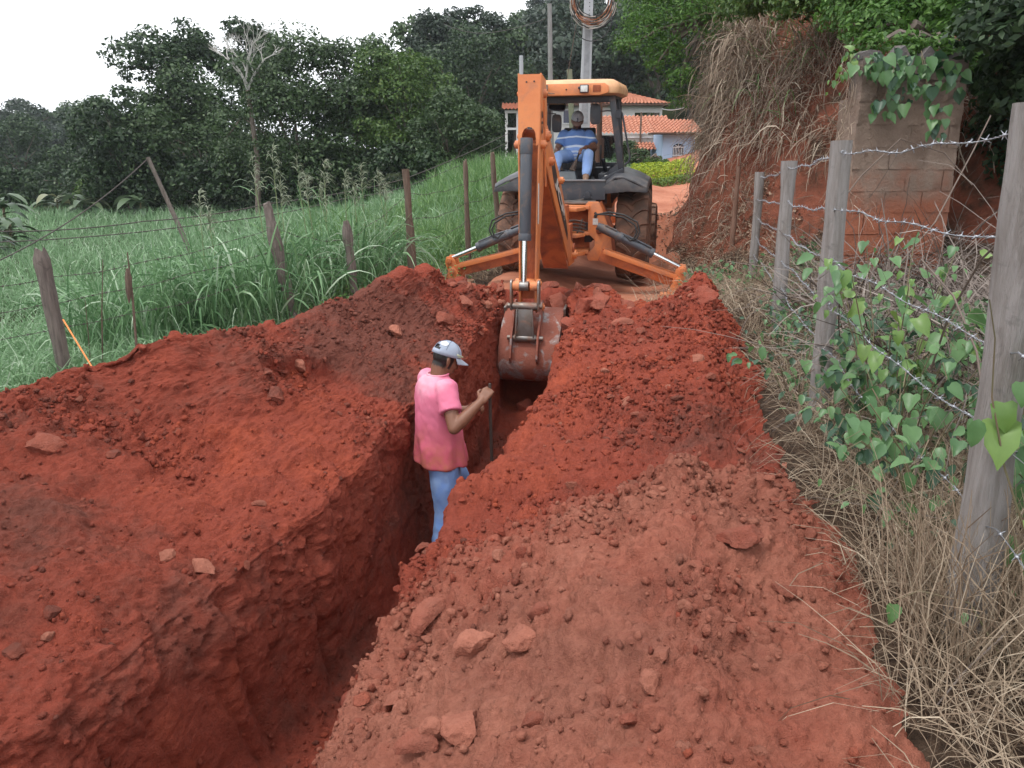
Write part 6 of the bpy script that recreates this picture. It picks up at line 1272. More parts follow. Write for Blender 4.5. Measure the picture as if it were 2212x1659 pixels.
# bare white tree
def branch(mb, p, d, L, r_, depth, rg):
    q = p + d * L; md_ = p.lerp(q, .5) + Vector((rg.uniform(-1, 1), rg.uniform(-1, 1), rg.uniform(-.3, .3))) * L * .08; mb.tube([p, md_, q], [r_, r_ * .85, r_ * .7], 5)
    if depth:
        for k in range(rg.choice((2, 3))): e = (d + Vector((rg.uniform(-1, 1), rg.uniform(-.6, .6), rg.uniform(-.25, .55))) * .75).normalized(); branch(mb, q if k else p.lerp(q, .75), e, L * rg.uniform(.6, .85), r_ * .62, depth - 1, rg)
bt = at(535, 195, 39.2); root = empty('bare_tree', (bt.x, bt.y, gh(bt.x, bt.y))); mb = MB(); b0 = bt - root.location; mb.tube([Vector((0, 0, -.2)), b0 * .5 + Vector((.2, 0, 0)), b0], [.14, .12, .10], 7)
mb.build('trunk', BARK, root); mb = MB(); rg = random.Random(8)
for dx, dz_ in ((-.35, 1), (.1, 1.1), (.5, .9)): branch(mb, b0, Vector((dx, rg.uniform(-.2, .2), dz_)).normalized(), 1.0, .07, 5, rg)
mb.build('branches', M('bleached_bark_twigs', (.52, .50, .47), .9), root); tagp(root, 'bare bleached tree without leaves among the dark crowns', 'tree')
# trees and feathery foliage on top of the bank
def canopy(name, clumps, n, size, fol, label, seed, base, asp=.3):
    root = empty(name, base); V, F, r_ = crown_np([(np.array(c), np.array(q)) for c, q in clumps], n, size, seed, asp, .35); me = mesh_np('crown', V - np.array(base)[None], F, smooth=False); attr(me, 'rnd', r_); link('crown', me, FOL[fol], root)
    mb = MB(); b0 = Vector(base); tp = Vector(np.mean([c for c, _ in clumps], 0)) - b0; mb.tube([Vector((0, 0, -.3)), tp * .5 + Vector((.1, .1, 0)), tp], [.11, .09, .05], 7)
    for c, q in clumps: mb.tube([tp * .6, tp * .3 + (Vector(c) - b0) * .6 + Vector((0, 0, .1)), Vector(c) - b0], [.045, .03, .01], 5)
    mb.build('trunk', BARK, root); tagp(root, label, 'tree'); return root
A_ = lambda u, v, Y_, r_, sz=.8: (tuple(at(u, v, Y_)), (r_, r_, r_ * sz))
canopy('overhanging_tree', [A_(1440, 20, 15, .75), A_(1390, 60, 14.5, .5), A_(1360, 100, 14.2, .38, .5), A_(1440, 120, 14.5, .45), A_(1470, 170, 14.2, .35), A_(1500, 60, 14.5, .7), A_(1420, -40, 15.5, .9), A_(1410, 150, 14.2, .22, .9), A_(1465, 215, 14.4, .22, 1.2), A_(1560, 0, 14, .6), A_(1500, -60, 15, .9)], 15000, .085, 4, 'feathery bright green tree overhanging the road from the bank', 71, (4.6, 15.2, gh(4.6, 15.2)), .28)
canopy('bank_tree', [A_(1650, 0, 12, .55, .5), A_(1750, 10, 11, .5, .5), A_(1690, -40, 11.5, .7), A_(1840, -30, 11, .7), A_(1590, 20, 12.5, .4, .6)], 7000, .10, 2, 'green tree on the bank top above the hanging dead grass', 72, (6.0, 11.5, gh(6.0, 11.5)), .4)
canopy('leafy_shrub', [A_(1890, 60, 9, .38), A_(1960, 40, 9.2, .42), A_(2040, 50, 9, .42), A_(1990, 0, 9.5, .6), A_(2110, 20, 8.6, .5), A_(1850, 20, 9.5, .45), A_(1920, -40, 9.5, .6), A_(1880, 100, 8.1, .18), A_(1960, 105, 8.1, .2), A_(2030, 110, 8.1, .2), A_(2090, 130, 8.2, .22)], 13500, .075, 4, 'dense bright shrub spilling over the top of the block wall', 73, (5.3, 9.3, gh(5.3, 9.3)), .45)
canopy('shade_tree', [A_(2190, 60, 7.4, .5), A_(2150, 140, 8.6, .42, 1.0), A_(2230, 180, 7.8, .5, 1.2), A_(2180, 260, 8.8, .40, 1.2), A_(2250, 330, 8.4, .5, 1.3), A_(2130, 230, 9.4, .3, 1.6), A_(2200, 420, 8.8, .35, 1.0)], 12000, .10, 0, 'dark shady tree behind the wall and the thick post', 74, (6.1, 8.6, gh(6.1, 8.6)), .5)
# ================================================================== houses
TILE = M('terracotta_tiles', (.46, .20, .125), .85, c2=(.38, .15, .09), scale=3, dirt=(.20, .09, .06), dirt_amt=(.55, .8), dirt_scale=2); WHITEW = M('white_render', (.62, .61, .60), .9, c2=(.52, .50, .48), scale=.8, dirt=(.36, .33, .30), dirt_amt=(.58, .85), dirt_scale=1.2); BLUEW = M('pale_blue_render', (.42, .55, .72), .9, c2=(.36, .50, .70), scale=.9); FASC = M('grey_fascia', (.36, .34, .32), .9, c2=(.28, .26, .24)); DARKIN = M('dark_interior', (.035, .03, .028), .9); WOODD = M('dark_eave_wood', (.10, .055, .04), .9); BRICKD = M('brown_render', (.12, .055, .04), .9); WFRAME = M('white_window_paint', (.75, .75, .76), .6); PANE = M('window_pane', (.03, .045, .09), .15)
def tiled(a, b, c, d, amp=.05, pitch=.24, rows=.38):   # a-b eave, d-c ridge; wavy pantiles in stepped rows
    a, b, c, d = map(Vector, (a, b, c, d)); W = max((b - a).length, (c - d).length); H = ((d - a).length + (c - b).length) / 2; nu = max(6, int(W / pitch * 4)); nrow = max(2, int(H / rows)); nrm = (b - a).cross(d - a).normalized(); V = []; F = []
    nrm = nrm if nrm.z > 0 else -nrm; lines_ = []
    for r_ in range(nrow):
        for e, z_ in ((0, .045), (1, .0)): lines_.append(((r_ + e) / nrow, z_))
    for f, z_ in lines_:
        p0, p1 = a.lerp(d, f), b.lerp(c, f)
        for i in range(nu + 1): g = i / nu; V.append(p0.lerp(p1, g) + nrm * (z_ + amp * math.sin(2 * math.pi * g * (W / pitch))))
    for j in range(len(lines_) - 1):
        for i in range(nu): F.append((j * (nu + 1) + i, j * (nu + 1) + i + 1, (j + 1) * (nu + 1) + i + 1, (j + 1) * (nu + 1) + i))
    return MB().add(V, F)
def house(name, label, base): o = empty(name, base); tagp(o, label, 'house'); return o
def hp_(root, mb, name, mat, parent=None, bevel=0, sharp=40):
    b0 = Vector(root.location); mb.v = [tuple(Vector(p) - b0) for p in mb.v]; return mb.build(name, mat, parent or root, bevel, sharp)
# two-storey white house
HY = 55.0; g0 = 2.4; P_ = lambda u, v, Y_=HY: at(u, v, Y_)
hw = house('white_house', 'white two storey house with terracotta roof behind the backhoe cab', (P_(1300, 300).x, HY, g0))
xl, xr_ = P_(1135, 230).x, P_(1431, 230).x; ze = P_(1431, 223).z; zt = P_(1300, 186).z; zo0, zo1 = P_(1400, 260).z, P_(1400, 243).z; xo0, xo1 = P_(1371, 250).x, P_(1425, 250).x
mb = MB().box(((xl + xo0) / 2, HY + 2.5, (g0 + ze) / 2), (xo0 - xl, 5, ze - g0)).box(((xo0 + xr_) / 2, HY + .12, (zo1 + ze) / 2), (xr_ - xo0, .24, ze - zo1)).box(((xo0 + xr_) / 2, HY + .12, (g0 + zo0) / 2), (xr_ - xo0, .24, zo0 - g0)).box(((xo1 + xr_) / 2, HY + .12, (zo0 + zo1) / 2), (xr_ - xo1, .24, zo1 - zo0)).box((xr_ - .1, HY + 4.8, (g0 + ze) / 2), (.2, .3, ze - g0)); hp_(hw, mb, 'wall', WHITEW)
hp_(hw, MB().box(((xo0 + xr_) / 2, HY + 2.5, g0 + (zo0 - g0) / 2 - .05), (xr_ - xo0, 4.6, .15)), 'balcony_floor', FASC)
mx_ = (xl + xr_) / 2; rf = hp_(hw, tiled((xl - .5, HY - .5, ze - .05), (xr_ + .4, HY - .5, ze - .05), (xr_ - 3.0, HY + 2.6, zt), (xl + 3.0, HY + 2.6, zt)), 'roof', TILE); hp_(hw, tiled((xr_ + .4, HY - .5, ze - .05), (xr_ + .4, HY + 5.6, ze - .05), (xr_ - 3.0, HY + 2.7, zt), (xr_ - 3.0, HY + 2.6, zt)), 'roof_hip', TILE, rf); hp_(hw, MB().box((mx_, HY + 2.5, ze - .12), (xr_ - xl + .8, 6, .1)), 'eave', WOODD, rf)
for u0, u1, v0, v1 in ((1215, 1232, 236, 268), (1180, 1196, 240, 270)):
    w_ = hp_(hw, MB().box(((P_(u0, 250).x + P_(u1, 250).x) / 2, HY - .03, (P_(u0, v0).z + P_(u0, v1).z) / 2), (P_(u1, 250).x - P_(u0, 250).x, .08, P_(u0, v0).z - P_(u0, v1).z)), 'window', WFRAME); hp_(hw, MB().box(((P_(u0, 250).x + P_(u1, 250).x) / 2, HY - .075, (P_(u0, v0).z + P_(u0, v1).z) / 2), ((P_(u1, 250).x - P_(u0, 250).x) * .75, .02, (P_(u0, v0).z - P_(u0, v1).z) * .85)), 'pane', PANE, w_)
# its open veranda frame
vz = house('veranda', 'open veranda frame with small tiled roof beside the white house', (P_(1105, 300).x, HY - 1, g0)); xa, xb = P_(1094, 250).x, P_(1135, 250).x; za, zb, zc = P_(1100, 306).z - 1.2, P_(1100, 244).z, P_(1100, 280).z
mb = MB()
for x in (xa, (xa + xb) / 2 + .1, xb): mb.box((x, HY - 1, (za + zb) / 2), (.16, .16, zb - za)).box((x, HY + 1.5, (za + zb) / 2), (.16, .16, zb - za))
mb.box(((xa + xb) / 2, HY - 1, zc), (xb - xa, .12, .14)).box(((xa + xb) / 2, HY - 1, zb), (xb - xa + .2, .2, .16)).box((xa, HY + .25, zc), (.12, 2.4, .14)); hp_(vz, mb, 'frame', WHITEW); hp_(vz, tiled((xa - .3, HY - 1.4, zb + .12), (xb + .2, HY - 1.4, zb + .12), (xb + .2, HY + 1.6, zb + .75), (xa - .3, HY + 1.6, zb + .75)), 'roof', TILE); hp_(vz, MB().box(((xa + xb) / 2, HY + .2, za - .6), (xb - xa + .3, 2.9, 1.6)), 'base', WHITEW)
# low tiled house
LY = 47.0; Q_ = lambda u, v, Y_=LY: at(u, v, Y_); lh = house('low_house', 'low house with a long terracotta roof and grey fascia wall', (Q_(1370, 330).x, LY, 1.9))
x0, x1 = Q_(1270, 280).x, Q_(1452, 280).x; zr, zv = Q_(1360, 257).z, Q_(1360, 290).z; rf = hp_(lh, tiled((x0, LY - .6, zv), (x1, LY - .6, zv), (x1 + .1, LY + 2.6, zr + .35), (x0, LY + 2.6, zr + .35)), 'roof', TILE)
zf = Q_(1390, 308).z; hp_(lh, MB().box(((x0 + x1) / 2, LY + 1, (zv + 1.9) / 2 - .1), (x1 - x0 - .3, 2.6, zv - 1.9)), 'wall', BRICKD); xf0 = Q_(1335, 300).x; hp_(lh, MB().box(((xf0 + x1) / 2, LY - 1.0, (zv + zf) / 2 - .02), (x1 - xf0, .2, zv - zf)), 'fascia', FASC); hp_(lh, MB().box(((xf0 + x1) / 2 - .5, LY - 1.12, (zv + zf) / 2 + .02), (1.6, .03, .05)), 'white_pipe', WFRAME)
hp_(lh, tiled((xf0 - .2, LY - 2.2, zf - .45), (x1 - .05, LY - 2.2, zf - .45), (x1 - .05, LY - 1.1, zf - .02), (xf0 - .2, LY - 1.1, zf - .02), .045, .2), 'porch_roof', TILE, rf); hp_(lh, MB().box(((x0 + xf0) / 2, LY - .2, (zv + 2) / 2), (xf0 - x0, .2, zv - 2.1)), 'gable_wall', WHITEW); hp_(lh, MB().box((Q_(1376, 300).x, LY - 1.2, Q_(1376, 290).z), (.09, .09, 2.2)), 'prop', POSTB)
# blue house
BY = 43.0; S_ = lambda u, v, Y_=BY: at(u, v, Y_); bhs = house('blue_house', 'small pale blue house with arched white grille window', (S_(1462, 350).x, BY, 1.8)); x0, x1 = S_(1431, 320).x, S_(1500, 320).x; zt, zb = S_(1460, 286).z, 1.6
wx0, wx1, wz0_, wz1 = S_(1453, 330).x, S_(1477, 330).x, S_(1465, 349).z, S_(1465, 318).z; wcx, wr = (wx0 + wx1) / 2, (wx1 - wx0) / 2
mb = MB().box(((x0 + wx0) / 2, BY + .1, (zt + zb) / 2), (wx0 - x0, .2, zt - zb)).box(((x1 + wx1) / 2, BY + .1, (zt + zb) / 2), (x1 - wx1, .2, zt - zb)).box((wcx, BY + .1, (wz0_ + zb) / 2), (2 * wr, .2, wz0_ - zb)); arch = [(wcx - wr, wz1), (wcx - wr, zt), (wcx + wr, zt), (wcx + wr, wz1)] + [(wcx + wr * math.cos(t), wz1 + wr * .62 * math.sin(t)) for t in np.linspace(.05, math.pi - .05, 12)]
mb.prism(arch, .2, (0, BY + .1, 0), (1, 0, 0), (0, 0, 1)); hp_(bhs, mb, 'wall', BLUEW, sharp=30); hp_(bhs, MB().box((x0 + .1, BY + 2.0, (zt + zb) / 2), (.2, 3.6, zt - zb)).box(((x0 + x1) / 2, BY + 3.9, (zt + zb) / 2), (x1 - x0, .2, zt - zb)), 'side_wall', BLUEW)
wn = hp_(bhs, MB().box((wcx, BY + .17, (wz0_ + wz1) / 2 + .12), (2 * wr, .02, wz1 - wz0_ + .5)), 'window', PANE); mb = MB()
for k in range(7): x = wx0 + (wx1 - wx0) * (k + .5) / 7; mb.box((x, BY - .02, (wz0_ + wz1) / 2), (.028, .03, wz1 - wz0_))
for k in range(3): a = math.pi * (k + 1) / 4; mb.bar((wcx, BY - .02, wz1), (wcx + wr * .95 * math.cos(a), BY - .02, wz1 + wr * .6 * math.sin(a)), .028, .03)
for z in (wz0_ + .03, (wz0_ + wz1) / 2 - .05, wz1): mb.box((wcx, BY - .035, z), (2 * wr, .03, .05))
hp_(bhs, mb, 'grille', WFRAME, wn); hp_(bhs, tiled((S_(1408, 288).x, BY - .8, zt - .06), (x1 + .3, BY - .8, zt - .06), (x1 + .3, BY + 2, zt + .75), (S_(1408, 288).x, BY + 2, zt + .75), .05, .2), 'roof', TILE); hp_(bhs, MB().box(((x0 + x1) / 2 - .3, BY - .3, zt - .07), (x1 - x0 + .9, 1.0, .07)), 'eave', WOODD)
# hedge and bush
def hedge(name, c0, c1, h, w, n, size, mat, label, cat, seed):
    c0, c1 = Vector(c0), Vector(c1); r = np.random.default_rng(seed); t = r.random(n); a = r.uniform(0, math.pi, n); rad = .7 + .3 * r.random(n); X_ = np.array(c0)[None] + np.outer(t, np.array(c1 - c0)); bump_ = 1 + .18 * fbm(X_ * 2.2, 3, seed=seed)
    N = np.c_[np.zeros(n), -np.cos(a), np.sin(a)]; P = X_ + np.c_[np.zeros(n), -np.cos(a) * w * rad * bump_, np.sin(a) * h * rad * bump_]; V, F, r_ = cards(P, N + r.normal(0, .5, P.shape), size * r.uniform(.6, 1.3, n), .6, seed)
    root = empty(name, c0); me = mesh_np('foliage', V - np.array(c0)[None], F, smooth=False); attr(me, 'rnd', r_); link('foliage', me, mat, root); mb = MB()
    for k in range(12): p = (c1 - c0) * (k + .5) / 12; mb.tube([p + Vector((0, 0, -.1)), p + Vector((.05, 0, h * .4)), p + Vector((.1, -.1, h * .7))], .02, 5)
    mb.build('stems', BARK, root); tagp(root, label, cat); return root
YEL = leafmat('golden_hedge_leaf', (.16, .25, .012), (.42, .50, .03), (.55, .58, .06), .3); YGR = leafmat('hedge_leaf_low', (.06, .12, .015), (.14, .22, .03), None, .2)
ha, hb = at(1362, 400, 31), at(1492, 398, 31.5); hedge('hedge', (ha.x, 31, gh(ha.x, 31) - .05), (hb.x, 31.5, gh(hb.x, 31.5) - .05), .85, .75, 6500, .075, YEL, 'clipped golden yellow hedge across the road end', 'hedge', 81); hedge('low_shrub', (ha.x + .2, 30.2, gh(ha.x, 30.2) - .05), (hb.x, 30.6, gh(hb.x, 30.6) - .05), .36, .3, 1800, .07, YGR, 'low green border at the foot of the golden hedge', 'shrub', 82)
for i, (u, v, hw_, hh_, Y_) in enumerate(((1385, 345, 38, 22, 37), (1350, 330, 26, 26, 38), (1415, 350, 24, 16, 36))): tree(u, v, hw_, hh_, Y_, (1, 1, 2)[i], 3000, .10, ('round bush before the low tiled house', 'bush beside the backhoe cab pillar under the low house', 'small bush beside the blue house corner')[i], 1700 + i, None, 12, .5, 'garden_bush')
# ================================================================== poles and cables
CONC = M('pale_concrete', (.40, .41, .43), .9, c2=(.34, .35, .37), scale=3, bump=.2)
up = at(1258, 345, 22.0); ub = Vector((up.x, 22.0, gh(up.x, 22))); utop = at(1274, -60, 22.0); root = empty('utility_pole', ub); mb = MB(); T_ = utop - ub
mb.loft([[(sx * w_ + T_.x * f, sy * d_, T_.z * f) for sx, sy in ((-1, -1), (1, -1), (1, 1), (-1, 1))] for f, w_, d_ in ((-.03, .17, .13), (1.0, .10, .08))]); mb.build('shaft', CONC, root, .01); mb = MB()
mb.loft([[(sx * w_ + T_.x * f, -d_ - .001, T_.z * f + .0) for sx in (-1, 1)] + [(sx * w_ + T_.x * f, -d_ + .03, T_.z * f) for sx in (1, -1)] for f, w_, d_ in ((.30, .085, .120), (.74, .065, .095))]); mb.build('recess', M('recess_concrete', (.30, .31, .33), .9), root); mb = MB()
for k in range(14): f = .76 + k * .017; mb.cyl((T_.x * f + .02, -.115 + .02 * f, T_.z * f), (T_.x * f + .02, -.09, T_.z * f), .012, n=8)
mb.build('bolt_hole', DARKIN, root); tagp(root, 'tall pale concrete utility pole with a cable coil behind the cab roof', 'utility pole')
cc0 = at(1281, 8, 21.6); coil = empty('cable_coil', cc0); rg = random.Random(3)
for nm, mat, nn_ in (('black_cable', RUBBLK, 9), ('orange_cable', M('orange_cable_sheath', (.34, .13, .06), .6), 8), ('grey_cable', M('grey_cable_sheath', (.42, .38, .34), .6), 6)):
    for k in range(nn_):
        r_ = rg.uniform(.40, .57); ox, oz = rg.uniform(-.05, .05), rg.uniform(-.05, .05) + (.57 - r_); mb = MB().tube([Vector((ox + r_ * math.cos(a), rg.uniform(-.05, .05), oz + r_ * 1.05 * math.sin(a))) for a in np.linspace(0, 2 * math.pi, 30)], .011, 5, caps=False); mb.build(nm, mat, coil)
MB().tube([Vector((.5 * math.cos(a) - .02, -.06, -.34 + .54 * math.sin(a))) for a in np.linspace(-3.3, .2, 22)], .012, 5).build('loose_loop', RUBBLK, coil); tagp(coil, 'coil of black and orange cable hung on the utility pole', 'cable')
def pole(u0, v0, u1, v1, Y_, r0, r1, mat, lab, name='pole', zb=None):
    a = at(u0, v0, Y_); b = at(u1, v1, Y_); z = gh(a.x, Y_) if zb is None else zb; d = (b - a); a2 = a + d * ((z - .2 - a.z) / d.z) if abs(d.z) > 1e-3 else a; return post(a2, b, r0, r1, mat, lab, seed=int(u0), rough=.002, name=name)
pole(1189, 170, 1187, 8, 30, .10, .075, wood('grey_pole_wood', (.26, .25, .25), (.20, .19, .18)), 'thin grey wooden pole rising behind the cab roof', 'wooden_pole'); pole(1126, 167, 1126, 120, 40, .10, .09, CONC, 'short white concrete pole behind the dipper top', 'concrete_pole'); pole(1231, 172, 1230, 150, 36, .12, .12, wood('mossy_pole_wood', (.20, .21, .13), (.16, .16, .11)), 'mossy stub pole between the thin pole and the concrete pole', 'wooden_pole')
lp = pole(402, 522, 319, 340, 17, .055, .04, POSTL, 'old pole leaning sideways in the green field', 'leaning_pole')
def cable(pts, r_, label, mat=WIRED, sag=.0, name='cable', group=None):
    Q = []
    for a, b in zip(pts[:-1], pts[1:]):
        for k in range(14): f = k / 14; Q.append(Vector(a).lerp(Vector(b), f) + Vector((0, 0, -4 * sag * f * (1 - f))))
    Q.append(Vector(pts[-1])); return tagp(MB().tube(Q, r_, 4).build(name, mat, sharp=0), label, 'cable', group)
cable([at(320, 342, 17), at(0, 562, 13)], .012, 'stay wire running from the leaning pole top down to the field', sag=.15); cable([at(322, 345, 17), at(420, 420, 22)], .006, 'thin slack wire behind the leaning pole', sag=.1)
cable([at(0, 500, 14), at(310, 478, 15), at(580, 440, 16), at(870, 388, 19), at(1100, 287, 26)], .010, 'upper long wire crossing before the trees to the veranda', sag=.05, group=None); cable([at(0, 523, 14), at(470, 480, 15), at(740, 430, 17), at(900, 395, 21), at(1100, 305, 27)], .009, 'lower long wire crossing before the trees to the veranda', sag=.05)
cable([at(960, 52, 45), at(1040, 72, 40), at(1180, 40, 30)], .012, 'cable crossing the sky towards the thin wooden pole', sag=.1); cable([at(1430, 235, 54), at(1480, 232, 40)], .02, 'pale service cable from the white house', M('pale_cable', (.5, .5, .5), .6), sag=.1); cable([at(1225, 170, 22), at(1250, 20, 22), at(1262, -60, 22)], .008, 'brown service cable hanging beside the utility pole', M('brown_cable', (.12, .07, .05), .7))
# ================================================================== left fence and green field
LF = [((88, 545), (150, 850), 6.35, .062, 'weathered grey post leaning at the low end of the field fence', POSTL), ((576, 442), (634, 680), 8.5, .055, 'old split post leaning in the tall grass clump', POSTL), ((748, 482), (768, 650), 9.1, .045, 'short split post beside the tall grass clump', POSTL), ((876, 365), (893, 600), 9.9, .050, 'straight brown post with sawn flat top above the spoil peak', POSTB), ((1005, 350), (1012, 540), 12.2, .045, 'brown post on the grass slope left of the rear wheel', POSTB), ((1064, 333), (1077, 500), 13.6, .05, 'crooked brown post next to the fender', POSTB)]
tops = []
for i, ((u0, v0), (u1, v1), Y_, r_, lab, mt) in enumerate(LF):
    b_, t_ = at(u1, v1, Y_), at(u0, v0, Y_); d = (t_ - b_); zb = min(gh(b_.x, Y_) - .15, b_.z); b2 = b_ + d * ((zb - b_.z) / d.z); post(b2, t_, r_ * 1.08, r_ * .92, mt, lab, 'posts of the field fence', .009 if mt is POSTL else .006, 20 + i, flat=(i == 3)); tops.append((b2, t_))
for k, h in enumerate((.80, .52, .26)):
    pts = [b.lerp(t, .35 + .6 * h) for b, t in tops]; pts = [pts[0] + Vector((-1.6, -1.2, -.05))] + pts; wire(pts, WIRED, ('top', 'middle', 'lowest')[k] + ' dark barbed wire strand on the field fence', .05, True, .0016, .002, .1, 'strands of the field fence', seedw=50 + k)
# slim dead stems by the first post
for u0, v0, u1, v1, Y_, r_, lab in ((222, 560, 210, 800, 6.6, .006, 'thin bare stem standing beside the first field post'), (275, 545, 289, 735, 6.3, .010, 'dark stick carrying a rotten hanging husk'), (183, 640, 190, 800, 6.5, .004, 'short thin stem between first post and tall bare stem')):
    mb = MB().tube([at(u1, v1, Y_) - Vector((0, 0, .4)), at((u0 + u1) / 2 + 4, (v0 + v1) / 2, Y_), at(u0, v0, Y_)], [r_ * 1.2, r_, r_ * .5], 6)
    if 'husk' in lab: mb.tube([at(275, 580, Y_ - .03), at(277, 600, Y_ - .03), at(278, 630, Y_ - .03), at(279, 655, Y_ - .03)], [.012, .028, .024, .004], 7)
    tagp(mb.build('dead_stem', POSTB), lab, 'stem')
mb = MB(); p0, p1 = at(136, 690, 6.3), at(203, 800, 6.0); mb.bar(p0, p1 + (p1 - p0) * .2, .012, .003); tagp(mb.build('orange_strap', M('orange_strap', (.75, .24, .06), .6)), 'orange strap tied from the first field post to the ground', 'strap')
# ---- grass: numbers of blades nobody could count
GRF = leafmat('field_grass', (.115, .22, .100), (.225, .36, .190), (.40, .50, .36), .3, .45); GRN = leafmat('near_field_grass', (.075, .165, .070), (.19, .33, .155), (.44, .55, .40), .3, .35)
def outer(x, y): return (x < np.where(y > 13, road_cx(y) - 1.75, 99)) & (x < np.minimum(fence_x(y) + .15 + .25 * np.sin(y * 3.1), np.interp(y, yy, lex) + np.where(y < 9.5, .35, 9)))
def gblades(xr, yr, n_, L, W, lean, droop, seed, keep=None, seg=5, up=1.6):
    x, y, z = scatter(xr, yr, n_, (lambda x, y: outer(x, y)) if keep is None else keep); n_ = len(x); r = np.random.default_rng(seed); hf = .75 + .5 * fbm(np.c_[x, y, x * 0] * .5, 3, seed=seed)
    D = np.c_[r.normal(0, lean, n_), r.normal(0, lean, n_), np.full(n_, up)]; return ribbons(np.c_[x, y, z - .05], D, r.uniform(*L, n_) * hf, r.uniform(*W, n_), r.uniform(*droop, n_), seg, .08, wig=.05, seed=seed)
vf = lambda x, y: outer(x, y) & (x > -.72 * y - 1.5)
sets = [gblades((-9, 3), (4.6, 9.5), 9000, (.35, .85), (.010, .024), .55, (.3, 1.0), 301, vf, 5), gblades((-14, 3), (8.5, 16), 12500, (.40, .90), (.014, .030), .5, (.25, .9), 302, vf, 4), gblades((-21, 5), (15, 28), 15500, (.45, .95), (.024, .048), .45, (.2, .8), 303, vf, 3), gblades((-38, 6), (27, 52), 15000, (.5, 1.0), (.045, .085), .45, (.2, .7), 304, lambda x, y: vf(x, y) & (y < 50 + .1 * x), 2)]
ribbon_obj('field_grass', sets, GRF, 'green fodder grass covering the field', 'grass')
# rank bright grass on the slope beside the machine
ks = lambda x, y: outer(x, y) & (x > -3.5 + .05 * y) & (x < fence_x(y) - .1 + .5 * smoothstep(12, 15, y))
ribbon_obj('slope_grass', [gblades((-3.2, 3.5), (9.5, 18), 7000, (.45, .95), (.012, .026), .4, (.15, .7), 306, ks, 5), gblades((-3, 6), (17, 30), 8000, (.6, 1.1), (.02, .04), .4, (.15, .6), 307, ks, 3)], BLADE_Y, 'bright grass on the slope beside the backhoe', 'grass')
# the tall clump of broad-bladed grass by the leaning post
def tuft(cx, cy, rad, n_, L, W, label, seed, mat, droop=(.15, 1.0)):
    r = np.random.default_rng(seed); a = r.uniform(0, 6.28, n_); q = rad * np.sqrt(r.random(n_)); x, y = cx + q * np.cos(a), cy + q * np.sin(a); z = GH0(x, y) + r.uniform(0, .45, n_); D = np.c_[np.cos(a) * .35 + r.normal(0, .5, n_), np.sin(a) * .35 + r.normal(0, .5, n_), np.full(n_, 2.2)]
    return ribbon_obj('grass_clump', [ribbons(np.c_[x, y, z], D, r.uniform(*L, n_), r.uniform(*W, n_), r.uniform(*droop, n_), 8, .06, wig=.03, seed=seed)], mat, label, 'grass')
tuft(-3.0, 9.0, .95, 1000, (.6, 1.15), (.018, .038), 'large clump of arching broad bladed grass behind the spoil', 311, GRN); tuft(-2.2, 10.3, .85, 900, (.7, 1.2), (.016, .034), 'clump of arching grass between the split posts', 312, GRN); tuft(-4.0, 8.3, .7, 520, (.6, 1.2), (.016, .032), 'low arching grass clump beside the dead stick', 313, GRN); tuft(-2.5, 11.6, .8, 700, (.7, 1.3), (.014, .030), 'grass clump behind the flat topped post', 314, BLADE_Y)
# flowering stems
def plume(u, v, Y_, lab):
    t = at(u, v, Y_); b = Vector((t.x + rv.uniform(-.1, .15), Y_, gh(t.x, Y_))); root = empty('tall_reed', b); tt = t - b; MB().tube([Vector((0, 0, -.05)), tt * .5 + Vector((.03, 0, 0)), tt * .86], [.010, .008, .005], 5).build('stalk', M('reed_stalk', (.20, .25, .12), .7), root)
    n_ = 46; r = np.random.default_rng(int(u)); f = r.random(n_); P = np.array(tt)[None] * (.80 + .2 * f)[:, None]; D = np.c_[r.normal(.35, .5, n_), r.normal(0, .5, n_), np.full(n_, 1.0)]; V, F, rr_ = ribbons(P, D, .10 + .10 * (1 - f), np.full(n_, .012), r.uniform(.3, 1.2, n_), 4, .3, wig=.08, seed=int(u)); me = mesh_np('plume', V, F); attr(me, 'rnd', rr_); link('plume', me, PLUME, root)
    n_ = 9; f = r.uniform(.25, .8, n_); V, F, rr_ = ribbons(np.array(tt)[None] * f[:, None], np.c_[r.normal(0, .8, n_), r.normal(0, .5, n_), np.full(n_, 1.0)], r.uniform(.3, .6, n_), r.uniform(.012, .022, n_), r.uniform(.3, 1.0, n_), 6, .06, seed=int(u) + 1); me = mesh_np('blades', V, F); attr(me, 'rnd', rr_); tagp(link('blades', me, GRN, root), kind='stuff'); tagp(root, lab, 'reed', 'flowering grass stems before the trees')
PLUME = leafmat('seed_plume', (.17, .20, .13), (.30, .33, .24), None, .2, .7)
for u, v, Y_ in ((430, 415, 9.5), (448, 450, 9.3), (545, 345, 9.6), (588, 320, 9.8), (605, 395, 9.4), (660, 380, 9.6), (700, 345, 10.2), (690, 400, 10), (745, 370, 10.5), (765, 400, 10.4), (780, 355, 11), (815, 375, 11), (830, 395, 11.3), (640, 345, 10.3)): plume(u, v, Y_, 'tall grass stem with feathery seed head among others before the trees')
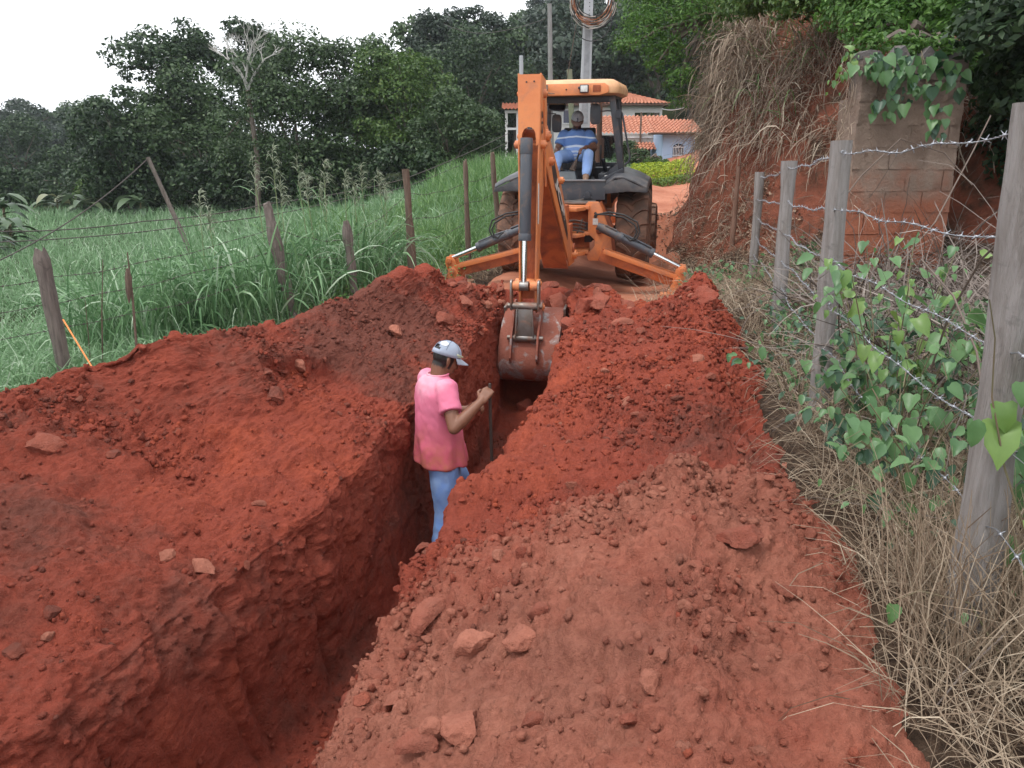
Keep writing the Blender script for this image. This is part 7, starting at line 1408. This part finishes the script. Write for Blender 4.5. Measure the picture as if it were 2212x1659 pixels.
# small weeds on the fence line
x, y, z = scatter((-2.6, .2), (8.6, 13.5), 1500, lambda x, y: (x < fence_x(y) + .75) & (x > fence_x(y) - .5) & (x < np.interp(y, yy, lex) + np.where(y < 9.4, .4, 9))); r = np.random.default_rng(57)
ribbon_obj('fence_weeds', [cards(np.c_[x, y, z + r.uniform(.04, .28, len(x))], np.c_[r.normal(0, .5, len(x)), r.normal(-.4, .5, len(x)), np.full(len(x), .8)], r.uniform(.03, .07, len(x)), .6, 58)], leafmat('weed_leaf', (.05, .12, .03), (.13, .25, .05), None, .25), 'small bright weeds along the field fence', 'weeds')
ribbon_obj('dry_verge', [stalks((-2.8, 1.0), (8.4, 13.5), 1500, lambda x, y: (x < fence_x(y) + .9) & (x > fence_x(y) - .1) & (x < np.interp(y, yy, lex) + np.where(y < 9.4, .5, 9)), (.12, .38), (.004, .009), .9, .7, seed=59)], STRAW, 'dry grass on the verge under the left stabiliser arm', 'dry grass')
# broad-leaved plants at the field edge
def broad(u, v, Y_, n_, L, lab, seed):
    c = at(u, v, Y_); b = Vector((c.x, Y_, gh(c.x, Y_))); root = empty('broadleaf_plant', b); r = random.Random(seed); tagp(root, lab, 'plant'); MB().tube([Vector((0, 0, -.1)), Vector((.05, 0, (c.z - b.z) * .8))], [.06, .04], 7).build('stem', STEMM, root)
    for k in range(n_):
        a = r.uniform(0, 6.28); l = L * r.uniform(.6, 1.1); z = (c.z - b.z) * r.uniform(.25, 1.0); V = []; F = []
        for i in range(7):
            f = i / 6; w_ = l * .16 * math.sin(math.pi * min(1, f * .92 + .08)) ** .7; px = f * l; pz = z + l * (.55 * f - .75 * f * f); 
            for s in (-1, 0, 1): V.append((px * math.cos(a) - s * w_ * math.sin(a), px * math.sin(a) + s * w_ * math.cos(a), pz + abs(s) * w_ * .25))
        for i in range(6):
            for j in (0, 1): F.append((i * 3 + j, i * 3 + j + 1, i * 3 + 4 + j, i * 3 + 3 + j))
        me = MB().add(V, F).mesh('leaf', sharp=0); attr(me, 'rnd', np.full(len(V), r.random())); link('leaf', me, BROAD, root)
BROAD = leafmat('broad_leaf', (.05, .09, .05), (.12, .17, .09), (.22, .23, .13), .25, .4)
for i, (u, v, Y_, n_, L_) in enumerate(((0, 425, 26, 26, 1.0), (15, 470, 24, 24, .9), (-25, 510, 22, 24, .9), (180, 430, 44, 14, 1.8), (300, 428, 42, 12, 1.6), (120, 425, 46, 14, 1.8))): broad(u, v, Y_, n_, L_, ('tallest broad leaved plant at the field edge', 'broad leaved plant with pale drooping leaves at the field edge', 'broad leaved plant lowest at the field edge', 'banana like plant under the dark trees', 'banana like plant with a bright stem by the tall dark tree', 'banana like plant at the far field corner')[i], 1900 + i)
# ================================================================== humid air
hz_ = MB().box((0, 100, 62), (3400, 3400, 136)).build('haze', None, smooth=False)
hm, n, p = nodes('humid_air'); n.nodes.remove(p); pv_ = n.nodes.new('ShaderNodeVolumePrincipled'); pv_.inputs['Color'].default_value = (.86, .93, 1.0, 1); pv_.inputs['Density'].default_value = .00035; pv_.inputs['Anisotropy'].default_value = .2
n.links.new(pv_.outputs[0], n.nodes['Material Output'].inputs['Volume']); hz_.data.materials.append(hm); hz_['kind'] = 'stuff'; tagp(hz_, 'thin humid haze filling the valley air', 'haze')
scene.cycles.volume_bounces = 2
